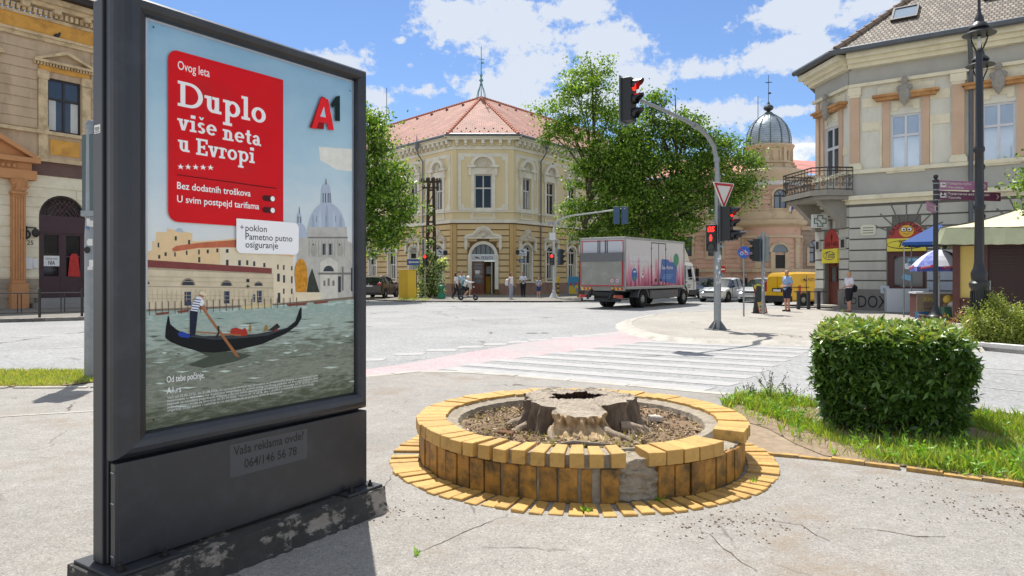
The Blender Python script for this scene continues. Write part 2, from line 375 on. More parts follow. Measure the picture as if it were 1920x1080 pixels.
PAINT=mat('road_paint', '#a19f9d', 0.8, 0.06, 2.0, 0.1, 60, dirt='#929190', ds=4, dthr=(0.44, 0.64))
SOILM=mat('soil_ground', '#8a7762', 0.95, 0.3, 9, 0.6, 50, dirt='#6b5a45', ds=4)
def sheet(name, pts, z, m, kind='structure', zb=None, **t):
 b=MB();b.mat(m)
 if zb is None:b.poly([(p[0], p[1], z)for p in pts])
 else:b.slab([(p[0], p[1])for p in pts], zb, z)
 return b.build(name, kind=kind, **t)
def ccw(pts):
 a=sum(p[0]*q[1]-q[0]*p[1]for p, q in zip(pts, pts[1:]+pts[:1]));return pts if a>0 else pts[::-1]
sheet('ground', [(-700, -60), (700, -60), (700, 1200), (-700, 1200)], -0.12, mat('far_ground', '#7f7d76', 0.95, 0.2, 0.02))
sheet('road', [(-120, -10), (90, -10), (90, 190), (-120, 190)], 0.0, ROAD)
ZP=0.1
kl=[(-60, 11.0), (-8, 10.97), (-6.5, 10.97), (-4.2, 10.75), (-3.0, 10.5), (-2.19, 10.42), (-1.75, 10.72), (-1.43, 11.0), (-0.9, 10.95), (0.02, 10.52), (1.54, 9.61), (2.67, 8.87), (5.19, 7.76), (9, 6.0), (20, 1.0), (40, -8)]
sheet('pavement', ccw(kl+[(40, -12), (-60, -12)]), ZP, PAVE, zb=-0.05)
def strip(line, w, z, m, name, zb=None, seg=None, side=1):
 """band of width w along a polyline, on its left (side=1)"""
 b=MB();b.mat(m);n=len(line);off=[]
 for i, p in enumerate(line):
  a=Vector(line[max(i-1, 0)]);c=Vector(line[min(i+1, n-1)]);t=(c-a).normalized();off.append((p[0]-t.y*w*side, p[1]+t.x*w*side))
 for i in range(n-1):
  q=ccw([line[i], line[i+1], off[i+1], off[i]])
  if zb is None:b.poly([(x, y, z)for x, y in q])
  else:
  # split long pieces into stones with thin joints
   A, B, C_, D_=[Vector(k)for k in(line[i], line[i+1], off[i+1], off[i])];k=max(1, round((B-A).length/(seg or 1.0)))
   for j in range(k):
    f0, f1=j/k+0.006, (j+1)/k-0.006;h=random.uniform(-.004, .004)
    b.slab(ccw([tuple(A.lerp(B, f0)), tuple(A.lerp(B, f1)), tuple(D_.lerp(C_, f1)), tuple(D_.lerp(C_, f0))]), zb, z+h)
 return b.build(name, kind='structure')
strip(kl[1:], 0.17, ZP+0.006, KERB, 'kerb', -0.05, 1.0, 1)
# far corner pavement, in front of the grey corner house
fc=[gp(x, y, 0.08)for x, y in((1920, 657), (1840, 650), (1527, 641), (1400, 638.5), (1300, 636), (1250, 632), (1227, 628), (1200, 622), (1180, 615), (1172, 609), (1173, 603), (1185, 597.5), (1210, 592), (1254, 586.5), (1338, 582), (1454, 577.5), (1530, 574.5))]
sheet('pavement', ccw(fc+[(30, 55.0), (60, 95.0), (90, 95), (90, -6), (40, -5.5), (22, 6.5)]), 0.08, PAVF, zb=-0.05)
strip(fc[2:], 0.2, 0.086, KERB, 'kerb', -0.05, 0.9, -1)
def ramp(line, w, z0, z1, m):
 b=MB();b.mat(m);n=len(line);off=[]
 for i, p in enumerate(line):
  t=(Vector(line[min(i+1, n-1)])-Vector(line[max(i-1, 0)])).normalized();off.append((p[0]-t.y*w, p[1]+t.x*w))
 for i in range(n-1):b.quad((*line[i], z1), (*line[i+1], z1), (*off[i+1], z0), (*off[i], z0))
 b.build('kerb_ramp', kind='structure')
ramp(fc[1:], 0.30, 0.001, 0.087, KERB)
strip([(40, -5.5), (22, 6.5)]+fc[:3], 0.28, 0.16, mat('kerb_white', '#cfccc4', 0.85, 0.12, 3, 0.3, 50), 'kerb', -0.05, 1.1, -1)
# post office corner pavement and the pavement on the left side of the crossing
pc=[(-40, 78), (-25, 62), (-9.3, 46.0), (-8.2, 44.2), (-6.5, 42.6), (-3, 41.8), (3, 41.8), (5.2, 43.2), (7.5, 46), (24, 69), (30, 78)]
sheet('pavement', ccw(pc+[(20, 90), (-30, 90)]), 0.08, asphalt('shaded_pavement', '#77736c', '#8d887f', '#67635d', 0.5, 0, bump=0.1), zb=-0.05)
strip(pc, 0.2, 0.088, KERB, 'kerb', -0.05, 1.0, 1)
lc=[(-60, 12), (-40, 19.5), (-17.2, 23.9), (-15.1, 25.1), (-13, 27.5), (-11.6, 31), (-14, 38), (-30, 56), (-50, 78)]
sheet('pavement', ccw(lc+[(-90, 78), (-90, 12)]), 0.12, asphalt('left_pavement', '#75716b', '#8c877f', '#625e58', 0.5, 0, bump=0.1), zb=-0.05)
strip(lc, 0.25, 0.127, KERB, 'kerb', -0.05, 1.0, 1)
sheet('pavement', ccw([(12, 64), (18, 58), (60, 56), (60, 100), (12, 100)]), 0.07, PAVF, zb=-0.05)
# cycle lane
sheet('cycle_lane', ccw([gp(*p)for p in((640, 700), (640, 722), (690, 710), (745, 704), (790, 700), (905, 681), (1000, 668), (1130, 652), (1240, 637), (1205, 627), (1170, 620), (1100, 628), (985, 642), (872, 662), (760, 682))]), 0.003, PINK)
# markings
def markings():
 b=MB();b.mat(PAINT);z=0.005
 A0=Vector((-0.887, 12.82));st=(Vector((3.61, 17.73))-A0)/8
 for i in range(-1, 9):
  a=A0+st*i;d=Vector((4.16, -2.44)).lerp(Vector((3.4, -1.62)), max(i, 0)/8)
  if i==-1:a=a+Vector((0.35, 0.0));d=d*0.93
  w=st*0.5
  b.poly([(p.x, p.y, z)for p in(a-w/2, a+d-w/2, a+d+w/2, a+w/2)])
  # squares beside the cycle lane
 for x0, x1, y in((801, 857, 657.2), (859, 906, 651), (908, 950, 646), (953, 990, 642), (993, 1031, 638), (1034, 1067, 634), (1074, 1107, 630.8), (1110, 1138, 628.3), (1141, 1170, 626)):
  p, q=Vector(gp(x0, y)), Vector(gp(x1, y-0.8));n=Vector((0.05, 0.46));b.poly([(k.x, k.y, z)for k in(p-n/2, q-n/2, q+n/2, p+n/2)])
 for x0, x1, y in((745, 795, 664.5), (676, 722, 675)):
  p, q=Vector(gp(x0, y)), Vector(gp(x1, y-0.8));n=Vector((0.05, 0.4));b.poly([(k.x, k.y, z)for k in(p-n/2, q-n/2, q+n/2, p+n/2)])
  # lane dashes
 for x0, y0, x1, y1 in((729, 611, 769.5, 609), (807, 606, 843.5, 604.2), (876, 601.8, 909, 599.6), (939, 597.8, 969, 596.4), (994.6, 594, 1021.7, 592.9), (1045, 592, 1071, 590.3), (765, 594.4, 803, 592.3), (834, 590.8, 865, 589.6), (894.6, 587.7, 922.7, 586.5), (946.7, 585.4, 971.7, 584.6), (680, 615.2, 698, 613.7), (22, 632.8, 96, 630.2), (102, 653.4, 157, 650), (0, 658.5, 18, 657), (990, 583.5, 1012, 582.6)):
  p, q=Vector(gp(x0, y0)), Vector(gp(x1, y1));n=Vector((0.0, 0.16));b.poly([(k.x, k.y, z)for k in(p-n/2, q-n/2, q+n/2, p+n/2)])
  # solid line along the near kerb on the right and a far crossing
 for x0, y0, x1, y1, w in((1845, 690, 1990, 699, 0.12), (1845, 726, 1990, 742, 0.12), (1050, 585, 1095, 584, 0.3), (1040, 575.6, 1090, 574.6, .5), (1000, 573, 1035, 572.5, .4), (960, 571.5, 990, 571, .4)):
  p, q=Vector(gp(x0, y0)), Vector(gp(x1, y1));n=Vector((0.0, w));b.poly([(k.x, k.y, z)for k in(p-n/2, q-n/2, q+n/2, p+n/2)])
 b.build('road_marking', kind='structure')
 # dark repair patch and drain slots in the junction
 b=MB();b.mat(mat('patch', '#58585a', 0.9, 0.2, 8))
 for x0, x1, y, w in((985, 1010, 624.8, .12), (1012, 1030, 624.4, .14)):
  p, q=gp(x0, y), gp(x1, y);b.poly([(p[0], p[1]-w, z), (q[0], q[1]-w, z), (q[0]-.1, q[1]+w, z), (p[0]+.1, p[1]+w, z)])
 b.build('road_patch', kind='structure')
markings()
# left verge: soil sheet
VERGE=[(-12, 9.35), (-6.1, 9.5), (-5.4, 10.6), (-6, 10.93), (-12, 10.93)]
sheet('verge', ccw(VERGE), ZP+0.012, SOILM)
strip([(-14, 9.22), (-5.6, 9.4), (-5.0, 10.75)], 0.09, ZP+0.02, KERB, 'kerb', 0.05, 1.0, 1)
strip([gp(-60, 786, ZP), gp(240, 768, ZP)], 0.06, ZP+0.004, KERB, 'kerb')
# lawn soil on the right of the planter
LAWN=[gp(x, y, ZP)for x, y in((1352, 768), (1392, 744), (1440, 741), (1530, 757), (1650, 769), (1840, 777), (1990, 795), (2040, 925), (1910, 909), (1760, 886), (1640, 868), (1545, 856), (1490, 833), (1440, 805), (1385, 788))]
BARE=[gp(x, y, ZP)for x, y in((1340, 790), (1352, 768), (1385, 760), (1480, 800), (1560, 830), (1640, 872), (1560, 862), (1445, 856), (1380, 830))]
sheet('bare_soil', ccw(BARE), ZP+0.004, mat('bare_soil', '#94826c', 0.95, 0.25, 9, 0.6, 60, dirt='#7c6a54', ds=5))
sheet('lawn', ccw(LAWN), ZP+0.010, SOILM)
def edging():
 b=MB();b.mat(mat('edging_brick', '#b08a45', 0.75, 0.25, 12, 0.3, 60, dirt='#7d6c50', ds=14, dthr=(.45, .65), island=0.15))
 L_=[Vector(gp(x, y, ZP))for x, y in((1440, 853), (1560, 864), (1700, 882), (1920, 912), (2050, 931))]
 for p, q in zip(L_, L_[1:]):
  t=(q-p).normalized();n=Vector((-t.y, t.x));d=0.0;tot=(q-p).length
  while d<tot-0.05:
   l=min(0.245, tot-d);a=p+t*d;c=p+t*(d+l-0.008);w=0.06;h=random.uniform(.004, .02)
   b.slab(ccw([tuple(a-n*w/2), tuple(c-n*w/2), tuple(c+n*w/2), tuple(a+n*w/2)]), ZP-0.02, ZP+0.012+h);d+=l
 b.build('brick_edging', kind='structure')
edging()
# cracks and crumbs on the near pavement
def cracks():
 b=MB();b.mat(mat('crack', '#595047', 1.0, 0.2, 20))
 def run(pts, w):
  P=[Vector(gp(x, y, ZP))for x, y in pts];Q=[]
  for p, q in zip(P, P[1:]):
   k=max(2, int((q-p).length/0.05))
   for j in range(k):Q.append(p.lerp(q, j/k)+Vector((random.uniform(-.014, .014), random.uniform(-.014, .014))))
  for i in range(len(Q)-1):
   t=(Q[i+1]-Q[i]).normalized();n=Vector((-t.y, t.x));f=math.sin(math.pi*(i+0.5)/len(Q));ww=w*0.55*(0.3+f)*random.uniform(.6, 1.3)
   b.poly([(k.x, k.y, ZP+0.003)for k in(Q[i]-n*ww, Q[i+1]-n*ww, Q[i+1]+n*ww, Q[i]+n*ww)])
 run([(1600, 992), (1645, 993), (1680, 998), (1720, 1006), (1790, 1005)], 0.006);run([(1430, 975), (1500, 985), (1545, 1010), (1570, 1018)], 0.004)
 run([(955, 965), (880, 995), (800, 1030), (760, 1040)], 0.004);run([(745, 870), (728, 905), (700, 940)], 0.003);run([(1300, 985), (1340, 1010), (1380, 1050), (1440, 1078)], 0.004)
 b.build('pavement_crack', kind='structure')
 n=420;b=MB();b.mat(mat('grit', '#6f5d49', 0.95, 0.3, 30, island=0.4))
 for k in range(n):
  x, y=random.choice(((1380, 990), (1700, 915), (1850, 950), (730, 960), (1330, 975), (1890, 960)));p=gp(x+random.gauss(0, 75), y+random.gauss(0, 14), ZP);s=random.uniform(.002, .007)
  if abs(math.hypot(p[0]-.57, p[1]-5.97))<1.62:continue
  b.cbox((p[0], p[1], ZP+s*.3), (s*2, s*1.4, s), random.uniform(0, 3), random.uniform(-.4, .4))
 b.build('grit', kind='stuff')
cracks()
# ---------------------------------------------------------------- advertising panel (poster plane from measured corners)
PD=Vector((0.556, 0.831, 0)).normalized();PO=Vector((-1.747, 3.372, 0));PZ0, PZ1, PW=0.861, 2.826, 1.337
def pp(px, py):
 """photo pixel -> poster plane (u, z)"""
 k=(px-CX)/F;u=(k*PO.y-PO.x)/(PD.x-k*PD.y);Y=PO.y+PD.y*u
 return(u, HC-(py-HY)*Y/F)
def panel():
 PM=frame((PO.x, PO.y, 0), PD)
 root=thing('advertising_panel', 'tall dark grey street advertising panel with a red and blue gondola poster', 'advertising panel', (0, 0, 0))
 root.matrix_world=PM
 dark=mat('panel_paint', '#22252b', 0.36, 0.10, 3, 0.03, 200, spec=0.6, dirt='#30343b', ds=6)
 dark2=mat('panel_side', '#2b2c30', 0.4, 0.10, 3, 0.03, 200, spec=0.6)
 alu=mat('panel_trim', '#b9bcc0', 0.4, 0.06, 8, metal=0.7)
 ox0, ox1, oz0, oz1=-0.16, 1.42, 0.752, 2.905
 # frame: rounded section swept round the poster with mitred corners
 b=MB();b.mat(dark);prof=((0, .03), (0, .0), (.03, -.022), (.10, -.038), (.25, -.050), (.45, -.055), (.7, -.05), (.9, -.035), (.97, -.02), (1, -.004))
 rings=[]
 for f, y in prof:
  rings.append([(ox0+(0-ox0)*f, y, oz0+(PZ0-oz0)*f), (ox1+(PW-ox1)*f, y, oz0+(PZ0-oz0)*f), (ox1+(PW-ox1)*f, y, oz1+(PZ1-oz1)*f), (ox0+(0-ox0)*f, y, oz1+(PZ1-oz1)*f)])
 for k in range(4):
  for r0, r1 in zip(rings, rings[1:]):b.quad(r0[k], r0[(k+1)%4], r1[(k+1)%4], r1[k])
 b.build('frame', root, 60)
 b=MB();b.mat(dark2);b.box(ox0+.004, ox1-.004, .03, .095, .27, oz1-.003);b.box(ox0-.012, ox0+.02, .045, .13, .27, oz1-.03)
 b.box(ox0+.03, ox1-.03, .095, .13, oz0, oz1-.02);b.build('body', root, bevel=.004)
 b=MB();b.mat(alu)
 t=.012
 b.box(0, PW, -.006, .0, PZ1-t, PZ1);b.box(0, PW, -.006, .0, PZ0, PZ0+t);b.box(0, t, -.006, .0, PZ0+t, PZ1-t);b.box(PW-t, PW, -.006, 0, PZ0+t, PZ1-t);b.build('trim', root)
 b=MB();b.mat(dark);b.box(ox0+.02, ox1-.006, -.042, .03, .272, oz0-.012);lp=b.build('lower_panel', root, bevel=.003)
 b=MB();b.mat(dark2)
 b.box(ox0+.002, ox0+.02, -.040, -.004, .272, oz0-.012);b.build('side_flange', root)
 b=MB();b.mat(alu)
 for z in(.32, .56, .70):
  for x in(-.030, -.016):b.cyl((ox0+.0015, x, z), (ox0-.003, x, z), .004, 8)
 b.build('screw', root)
 b=MB();b.mat(mat('lock_hole', '#0a0a0b', .6, 0));b.cyl((ox0+.06, -.030, 1.92), (ox0+.06, -.040, 1.92), .011, 14);b.mat(alu);b.lathe([(.011, -.0), (.014, 0)], n=4);b.build('lock', root)
 # stickers
 st=mat('sticker_grey', '#46474b', .5, .08, 9);ink=mat('ink_black', '#0c0c0d', .5, 0)
 y=-.0425
 def q2(px, py):return pp(px, py)
 u0, z0=pp(421, 886);u1, z1=pp(566, 868)
 b=MB();b.mat(st);b.poly([(.43, y, .54), (.935, y, .535), (.935, y, .708), (.43, y, .712)])
 b.mat(ink);b.text('Vaša reklama ovde?', .450, .652, .068, y-.0008, .012, fit=.46);b.text('064/146 56 78', .515, .573, .068, y-.0008, .012, fit=.345);b.build('sticker', lp)
 b=MB(I4);b.mat(mat('sticker_white', '#dedcd6', .5, .05));xs=ox0-.013
 b.quad((xs, .115, 2.255), (xs, .06, 2.255), (xs, .06, 2.295), (xs, .115, 2.295));b.mat(ink);b.M=Matrix.Translation((xs-.001, .115, 0))@Matrix.Rotation(R(-90), 4, 'Z');b.text('TECUP', .008, 2.268, .022, 0, .02, fit=.038);b.box(.008, .046, -.0003, 0, 2.260, 2.263);b.build('sticker', root)
 # base plates with bolts
 for u0, u1 in((-.215, .12), (1.18, 1.47)):
  b=MB();b.mat(mat('plate_steel', '#3d3e41', .5, .15, 8, .1, 80, metal=.4));b.box(u0, u1, -.125, .22, .254, .268);pl=b.build('base_plate', root, bevel=.002)
  for x in(u0+.06, u1-.07):
   b=MB();b.mat(mat('bolt_steel', '#2c2b2a', .5, .2, 20, metal=.5));b.lathe([(0, .268), (.026, .268), (.026, .272), (.015, .272), (.015, .288), (.008, .288), (.008, .305), (0, .305)], (x, -.085, 0), 8);b.build('bolt', pl)
   # poster --------------------------------------------------------------
 b=MB();D_=[0.0]
 def lift(c, k=1.30):q=[min(255, int(255*((int(c[i:i+2], 16)/255)**2.2*k)**(1/2.2)))for i in(1, 3, 5)];return '#%02x%02x%02x'%tuple(q)
 def P(*pts):return[pp(*p)for p in pts]
 def lay(m, pts, dz=None, hexm=None):
  D_[0]-=0.00012 if dz is None else dz;b.mat(m);b.poly([(p[0], D_[0], p[1])for p in pts])
 def flat(n, c, rough=.5, var=.11, vs=22, **k):return mat('print_'+n, lift(c), rough, var, vs, spec=.15, **k)
 # printed sky and water grade with height
 def grad(name, stops, z0, z1, ns, amt, stretch=(1, 1, 1)):
  m=mat('print_'+name, '#ffffff', .5, 0, spec=.15);stops=[(p, lift(c))for p, c in stops];nt=m.node_tree;N=nt.nodes;L=nt.links
  tc=N.new('ShaderNodeTexCoord');s_=N.new('ShaderNodeSeparateXYZ');L.new(tc.outputs['Object'], s_.inputs[0]);mr=N.new('ShaderNodeMapRange');mr.inputs[1].default_value=z0;mr.inputs[2].default_value=z1;L.new(s_.outputs[2], mr.inputs[0])
  mp=N.new('ShaderNodeMapping');mp.inputs['Scale'].default_value=stretch;L.new(tc.outputs['Object'], mp.inputs[0]);n=N.new('ShaderNodeTexNoise');n.inputs['Scale'].default_value=ns;n.inputs['Detail'].default_value=7;n.inputs['Roughness'].default_value=.62;L.new(mp.outputs[0], n.inputs['Vector'])
  ad=N.new('ShaderNodeMath');ad.operation='MULTIPLY_ADD';ad.inputs[1].default_value=amt;L.new(n.outputs['Fac'], ad.inputs[0]);sb=N.new('ShaderNodeMath');sb.operation='SUBTRACT';sb.inputs[1].default_value=amt/2;L.new(mr.outputs[0], ad.inputs[2]);L.new(ad.outputs[0], sb.inputs[0])
  cr=N.new('ShaderNodeValToRGB');L.new(sb.outputs[0], cr.inputs[0]);e=cr.color_ramp.elements
  for i, (p, c)in enumerate(stops):
   if i<2:e[i].position=p;e[i].color=hexc(c)
   else:q=e.new(p);q.color=hexc(c)
  L.new(cr.outputs[0], N['Principled BSDF'].inputs['Base Color']);return m
 sky=grad('sky', ((0, '#ded9cf'), (1, '#84a9bf'), (.25, '#cfd6d6'), (.6, '#a9c4cf')), 1.55, 2.85, 3.0, .45, (1, 1, 1.6))
 wat=grad('water', ((0, '#565b49'), (1, '#b6c4bb'), (.3, '#8d9082'), (.45, '#71786a'), (.7, '#a6b3a8'), (.85, '#90a59c')), .86, 1.50, 11, 1.1, (1, 1, 5.0))
 lay(sky, [(0, PZ0), (PW, PZ0), (PW, PZ1), (0, PZ1)], .002)
 lay(flat('cloud', '#d8d6cc', var=.1), P((597, 275), (662, 280), (662, 322), (630, 318), (600, 300)))
 stone=flat('stone', '#c9bda2', var=.14, vs=14);stone2=flat('stone_pale', '#d8cdb2', var=.1, vs=12);sand=flat('sand', '#d9bf95', var=.08);rf=flat('roof', '#b8694c', var=.15, vs=20);brick=flat('brick', '#7d4440', var=.15, vs=30)
 win=flat('dark', '#3b4149', var=.2);lead=flat('lead', '#a9b5c2', var=.08, vs=10);marble=flat('marble', '#b4b2aa', var=.14, vs=22);mdark=flat('marble_dark', '#77766f', var=.2, vs=25)
 # palace roofs on the left bank
 lay(sand, P((274, 560), (274, 472), (290, 468), (292, 435), (312, 435), (312, 428), (360, 437), (360, 452), (376, 452), (410, 450), (440, 447), (470, 452), (549, 472), (549, 560)))
 lay(sand, P((285, 452), (290, 452), (290, 470), (285, 470)))
 lay(lead, P((328, 432), (332, 428), (337, 427), (342, 430), (344, 436), (328, 434)))
 lay(rf, P((322, 466), (330, 461), (374, 455), (412, 452), (440, 450), (470, 452), (505, 461), (505, 472), (445, 466), (412, 464), (372, 465), (324, 472)))
 lay(stone2, P((412, 464), (445, 464), (549, 483), (549, 572), (412, 572)))
 for x, y, w, h in((295, 455, 3, 9), (327, 443, 4, 8), (352, 450, 4, 8), (296, 478, 4, 7), (308, 473, 4, 7), (326, 473, 3, 8), (348, 470, 3, 8), (371, 468, 3, 9), (387, 468, 4, 7), (405, 466, 4, 7), (423, 467, 5, 7), (371, 482, 4, 10), (423, 487, 5, 11), (446, 488, 5, 10), (461, 488, 4, 9), (474, 490, 4, 9), (493, 493, 4, 8), (519, 496, 3, 9), (530, 497, 3, 9), (545, 499, 3, 8), (519, 513, 5, 15), (530, 516, 4, 14), (545, 518, 3, 13), (530, 541, 3, 10), (545, 541, 3, 10), (520, 549, 5, 19)):
  lay(win, P((x, y), (x+w, y), (x+w, y+h), (x, y+h)), .00001)
 lay(stone, P((273, 585), (273, 498), (512, 512), (513, 572), (480, 574), (273, 588)))
 lay(brick, P((273, 501), (273, 487), (509, 503), (509, 513)))
 lay(flat('ledge', '#a89c84'), P((273, 505), (273, 501), (509, 513), (509, 515)))
 lay(flat('ledge', '#a89c84'), P((273, 538), (273, 536), (512, 539), (512, 541)), .00002)
 for x, y, r in((352, 535, 11), (424, 536, 9), (484, 536, 7), (273, 533, 6)):
  lay(flat('archring', '#8f8572'), [pp(*q)for q in arc(x, y, r*1.25, 0, -180, 10, None)], .00002)
  lay(win, [pp(*q)for q in arc(x, y, r, 0, -180, 10)], .00002)
 for x, y, w, h in((345, 547, 13, 26), (419, 546, 11, 23), (481, 545, 9, 22), (473, 552, 5, 14)):lay(flat('door', '#35445c'), P((x, y), (x+w, y), (x+w, y+h), (x, y+h)), .00002)
 lay(ink, P((461, 523), (467, 523), (467, 530), (461, 530)), .00002);lay(ink, P((463, 533), (465, 533), (465, 541), (463, 541)), .00002);lay(ink, P((460, 536), (468, 536), (468, 538), (460, 538)), .00002)
 # domed church on the right bank
 lay(marble, P((556, 575), (556, 445), (575, 440), (577, 425), (649, 425), (651, 452), (658, 455), (662, 470), (662, 575)))
 lay(lead, [pp(*q)for q in arc(612, 432, 35, 0, -180, 16, 52)])
 lay(lead, [pp(*q)for q in arc(561, 446, 15, 0, -180, 10, 28)])
 for k in range(5):lay(flat('lead_dark'+str(k%2), ('#98a5b4', '#b4bfca')[k%2], var=.08), [pp(*q)for q in arc(612-26+k*13, 430, 3.2, 0, -180, 8, 46-abs(k-2)*9)], .00002)
 for x in(592, 610, 628):lay(flat('lantern_dot', '#5b6672'), P((x, 416), (x, 405), (x+1, 405), (x+1, 416)), .00001)
 lay(marble, P((576, 433), (576, 426), (648, 426), (648, 433)));lay(mdark, P((576, 447), (576, 444), (651, 444), (651, 447)))
 lay(lead, P((600, 384), (602, 352), (618, 352), (622, 384)));lay(lead, [pp(*q)for q in arc(610.5, 354, 8, 0, -180, 8, 10)]);lay(mdark, P((609, 346), (609.8, 335), (610.8, 335), (612, 346)))
 for x in(604, 608.5, 613.5, 617):lay(win, P((x, 380), (x, 362), (x+1.6, 362), (x+1.6, 380)), .00002)
 lay(lead, P((555, 420), (557, 400), (563, 400), (565, 420)));lay(mdark, P((559.5, 400), (560.3, 388), (561, 388), (561.6, 400)))
 for x in(557, 562):lay(win, P((x, 418), (x, 406), (x+1.5, 406), (x+1.5, 418)), .00002)
 for x in(585, 604, 616, 634):lay(win, P((x, 478 if x in(604, 616)else 465), (x, 457), (x+(6 if x in(604, 616)else 3), 457), (x+(6 if x in(604, 616)else 3), 478 if x in(604, 616)else 465)), .00002)
 for x in range(578, 650, 6):lay(flat('pilaster_line', '#9b9a92'), P((x, 482), (x, 449), (x+1.1, 449), (x+1.1, 482)), .00001)
 for x in range(276, 510, 9):lay(flat('stone_joint', '#b3a78d'), P((x, 566), (x, 543), (x+.7, 543), (x+.7, 566)), .00001)
 for y in(518, 526, 552, 559):lay(flat('stone_joint', '#b3a78d'), P((273, y+.8), (273, y), (512, y+4), (512, y+4.8)), .00001)
 for x in(588, 637):lay(flat('scroll', '#a09e94'), [pp(*q)for q in arc(x, 470, 6, 0, 360, 12, 11)][:-1], .00002)
 lay(flat('pale_marble', '#c6c4b8', var=.12, vs=30), P((599, 492), (616, 482), (632, 492), (632, 566), (599, 566)));lay(win, [pp(*q)for q in arc(615, 509, 10, 0, -180, 8, 11)], .00002)
 lay(mdark, P((596, 515), (596, 511), (660, 511), (660, 515)), .00002)
 for x, y, w, h in((633, 518, 5, 30), (640, 500, 3, 45), (605, 526, 4, 10), (622, 526, 4, 10), (613, 522, 4, 14), (657, 502, 5, 44)):lay(mdark if w<5 else win, P((x, y), (x+w, y), (x+w, y+h), (x, y+h)), .00002)
 lay(flat('autumn', '#c28a2e', var=.35, vs=60), [pp(*q)for q in arc(563, 513, 12, 0, 360, 14, 28)][:-1]);lay(flat('autumn', '#c28a2e'), P((552, 520), (576, 520), (573, 548), (554, 548)))
 lay(flat('darktree', '#3c4138', var=.3, vs=50), P((574, 548), (578, 520), (584, 503), (590, 522), (598, 548)))
 lay(stone2, P((549, 576), (549, 548), (600, 548), (600, 576)));lay(flat('quay', '#7d6f60', var=.3, vs=40), P((273, 592), (273, 580), (400, 575), (520, 569), (662, 556), (662, 566), (560, 575), (400, 584)))
 # water
 lay(wat, [(0, PZ0)]+[(PW, PZ0)]+P((662, 561), (600, 566), (520, 572), (440, 577), (400, 579), (273, 584)))
 for k in range(70):
  x=random.uniform(276, 655);y=random.uniform(590, 770);l=random.uniform(8, 40);h=random.uniform(.6, 2.0)
  if y>806-(x-268)*.19-8:continue
  lay(flat('ripple_d', '#5d665a')if k%2 else flat('ripple_l', '#c3d0c6'), P((x, y), (x+l*.4, y-h), (x+l, y-l*.05), (x+l*.5, y+h)), .00001)
 lay(flat('boat', '#c9b98e'), P((449, 573), (510, 569), (508, 575), (455, 580)))
 for x, y, w in((330, 583, 24), (290, 587, 26), (535, 570, 40), (585, 566, 30)):lay(flat('boat_red', '#7d4a40', var=.3, vs=50), P((x, y), (x+w, y-3), (x+w-3, y+2), (x+3, y+4)), .00002)
 for x in range(278, 560, 12):lay(flat('pile', '#5a4c40'), P((x, 592-(x-273)*.06), (x+1.3, 592-(x-273)*.06), (x+1.3, 566-(x-273)*.03), (x, 566-(x-273)*.03)), .00001)
 # gondola
 lay(flat('wake', '#4c5348'), P((360, 655), (440, 660), (470, 666), (440, 678), (380, 690), (350, 684), (390, 668)))
 hull=flat('hull', '#14181c', .4)
 lay(hull, P((308, 633), (309, 615), (313, 592), (315, 592), (318, 608), (330, 618), (352, 629), (400, 634), (450, 631), (500, 626), (535, 616), (552, 602), (561, 577), (564, 576), (564, 596), (556, 610), (535, 625), (490, 645), (440, 657), (400, 661), (375, 660), (340, 650), (318, 641)))
 lay(flat('hull2', '#3a4043', .4), P((330, 622), (352, 631), (400, 637), (450, 634), (500, 629), (548, 611), (530, 616), (480, 626), (440, 628), (380, 630)))
 lay(flat('tarp', '#2b459c'), P((331, 625), (340, 621), (356, 629), (352, 634), (335, 631)))
 lay(flat('redseat', '#a8392c'), P((429, 626), (432, 616), (442, 614), (452, 618), (458, 614), (463, 624), (460, 630), (440, 630)));lay(flat('redseat', '#a8392c'), P((507, 617), (518, 613), (520, 619), (508, 621)))
 lay(ink, P((500, 620), (518, 606), (524, 613), (512, 620)));lay(flat('brass', '#9a7a3c'), P((464, 622), (466, 609), (469, 609), (470, 621)));lay(flat('brass', '#9a7a3c'), P((493, 620), (496, 609), (499, 609), (501, 619)))
 lay(flat('oar', '#9c6a45'), P((374, 575), (378, 574), (444, 664), (447, 670), (439, 667)));lay(flat('oar', '#9c6a45'), P((350, 622), (352, 620), (450, 627), (450, 630)))
 lay(ink, P((401, 634), (407, 622), (405, 612), (409, 611), (410, 623), (406, 634)))
 lay(flat('trouser', '#22283a'), P((354, 582), (369, 584), (367, 605), (364, 629), (354, 629), (354, 605)))
 lay(flat('shirt', '#d9dcdf'), P((355, 582), (360, 566), (367, 556), (374, 556), (381, 566), (379, 574), (372, 573), (369, 584)))
 for k in range(5):lay(flat('stripe', '#33406e'), P((356+k*1.4, 580-k*4.6), (370+k*1.2, 582-k*4.6), (370.4+k*1.2, 580.2-k*4.6), (356.4+k*1.4, 578.2-k*4.6)), .00002)
 lay(flat('skin', '#a5705c'), P((377, 574), (381, 570), (387, 584), (384, 586)));lay(flat('skin', '#a5705c'), [pp(*q)for q in arc(377, 553, 4.2, 0, 360, 10, 5)][:-1]);lay(flat('hat', '#d8cdb0'), P((371, 551), (374, 546), (382, 547), (385, 553), (383, 555)));
 # red card, with its printed soft edge left out
 red=flat('red', '#cd0f1a', .45, .06, 3, dirt='#c9282b', ds=5, dthr=(.5, .8));white=flat('white', '#e9e3e0', .5, .03)
 c0=pp(313, 93);c1=pp(529, 160);lo=pp(313, 413);ro=pp(528, 430)
 lay(red, rrect(c0[0], c1[0], lo[1]-.006, c0[1]+.006, .052, 6, 'ad'), .0004)
 rx0, rx1=c0[0], c1[0]
 yl=D_[0]-.0002
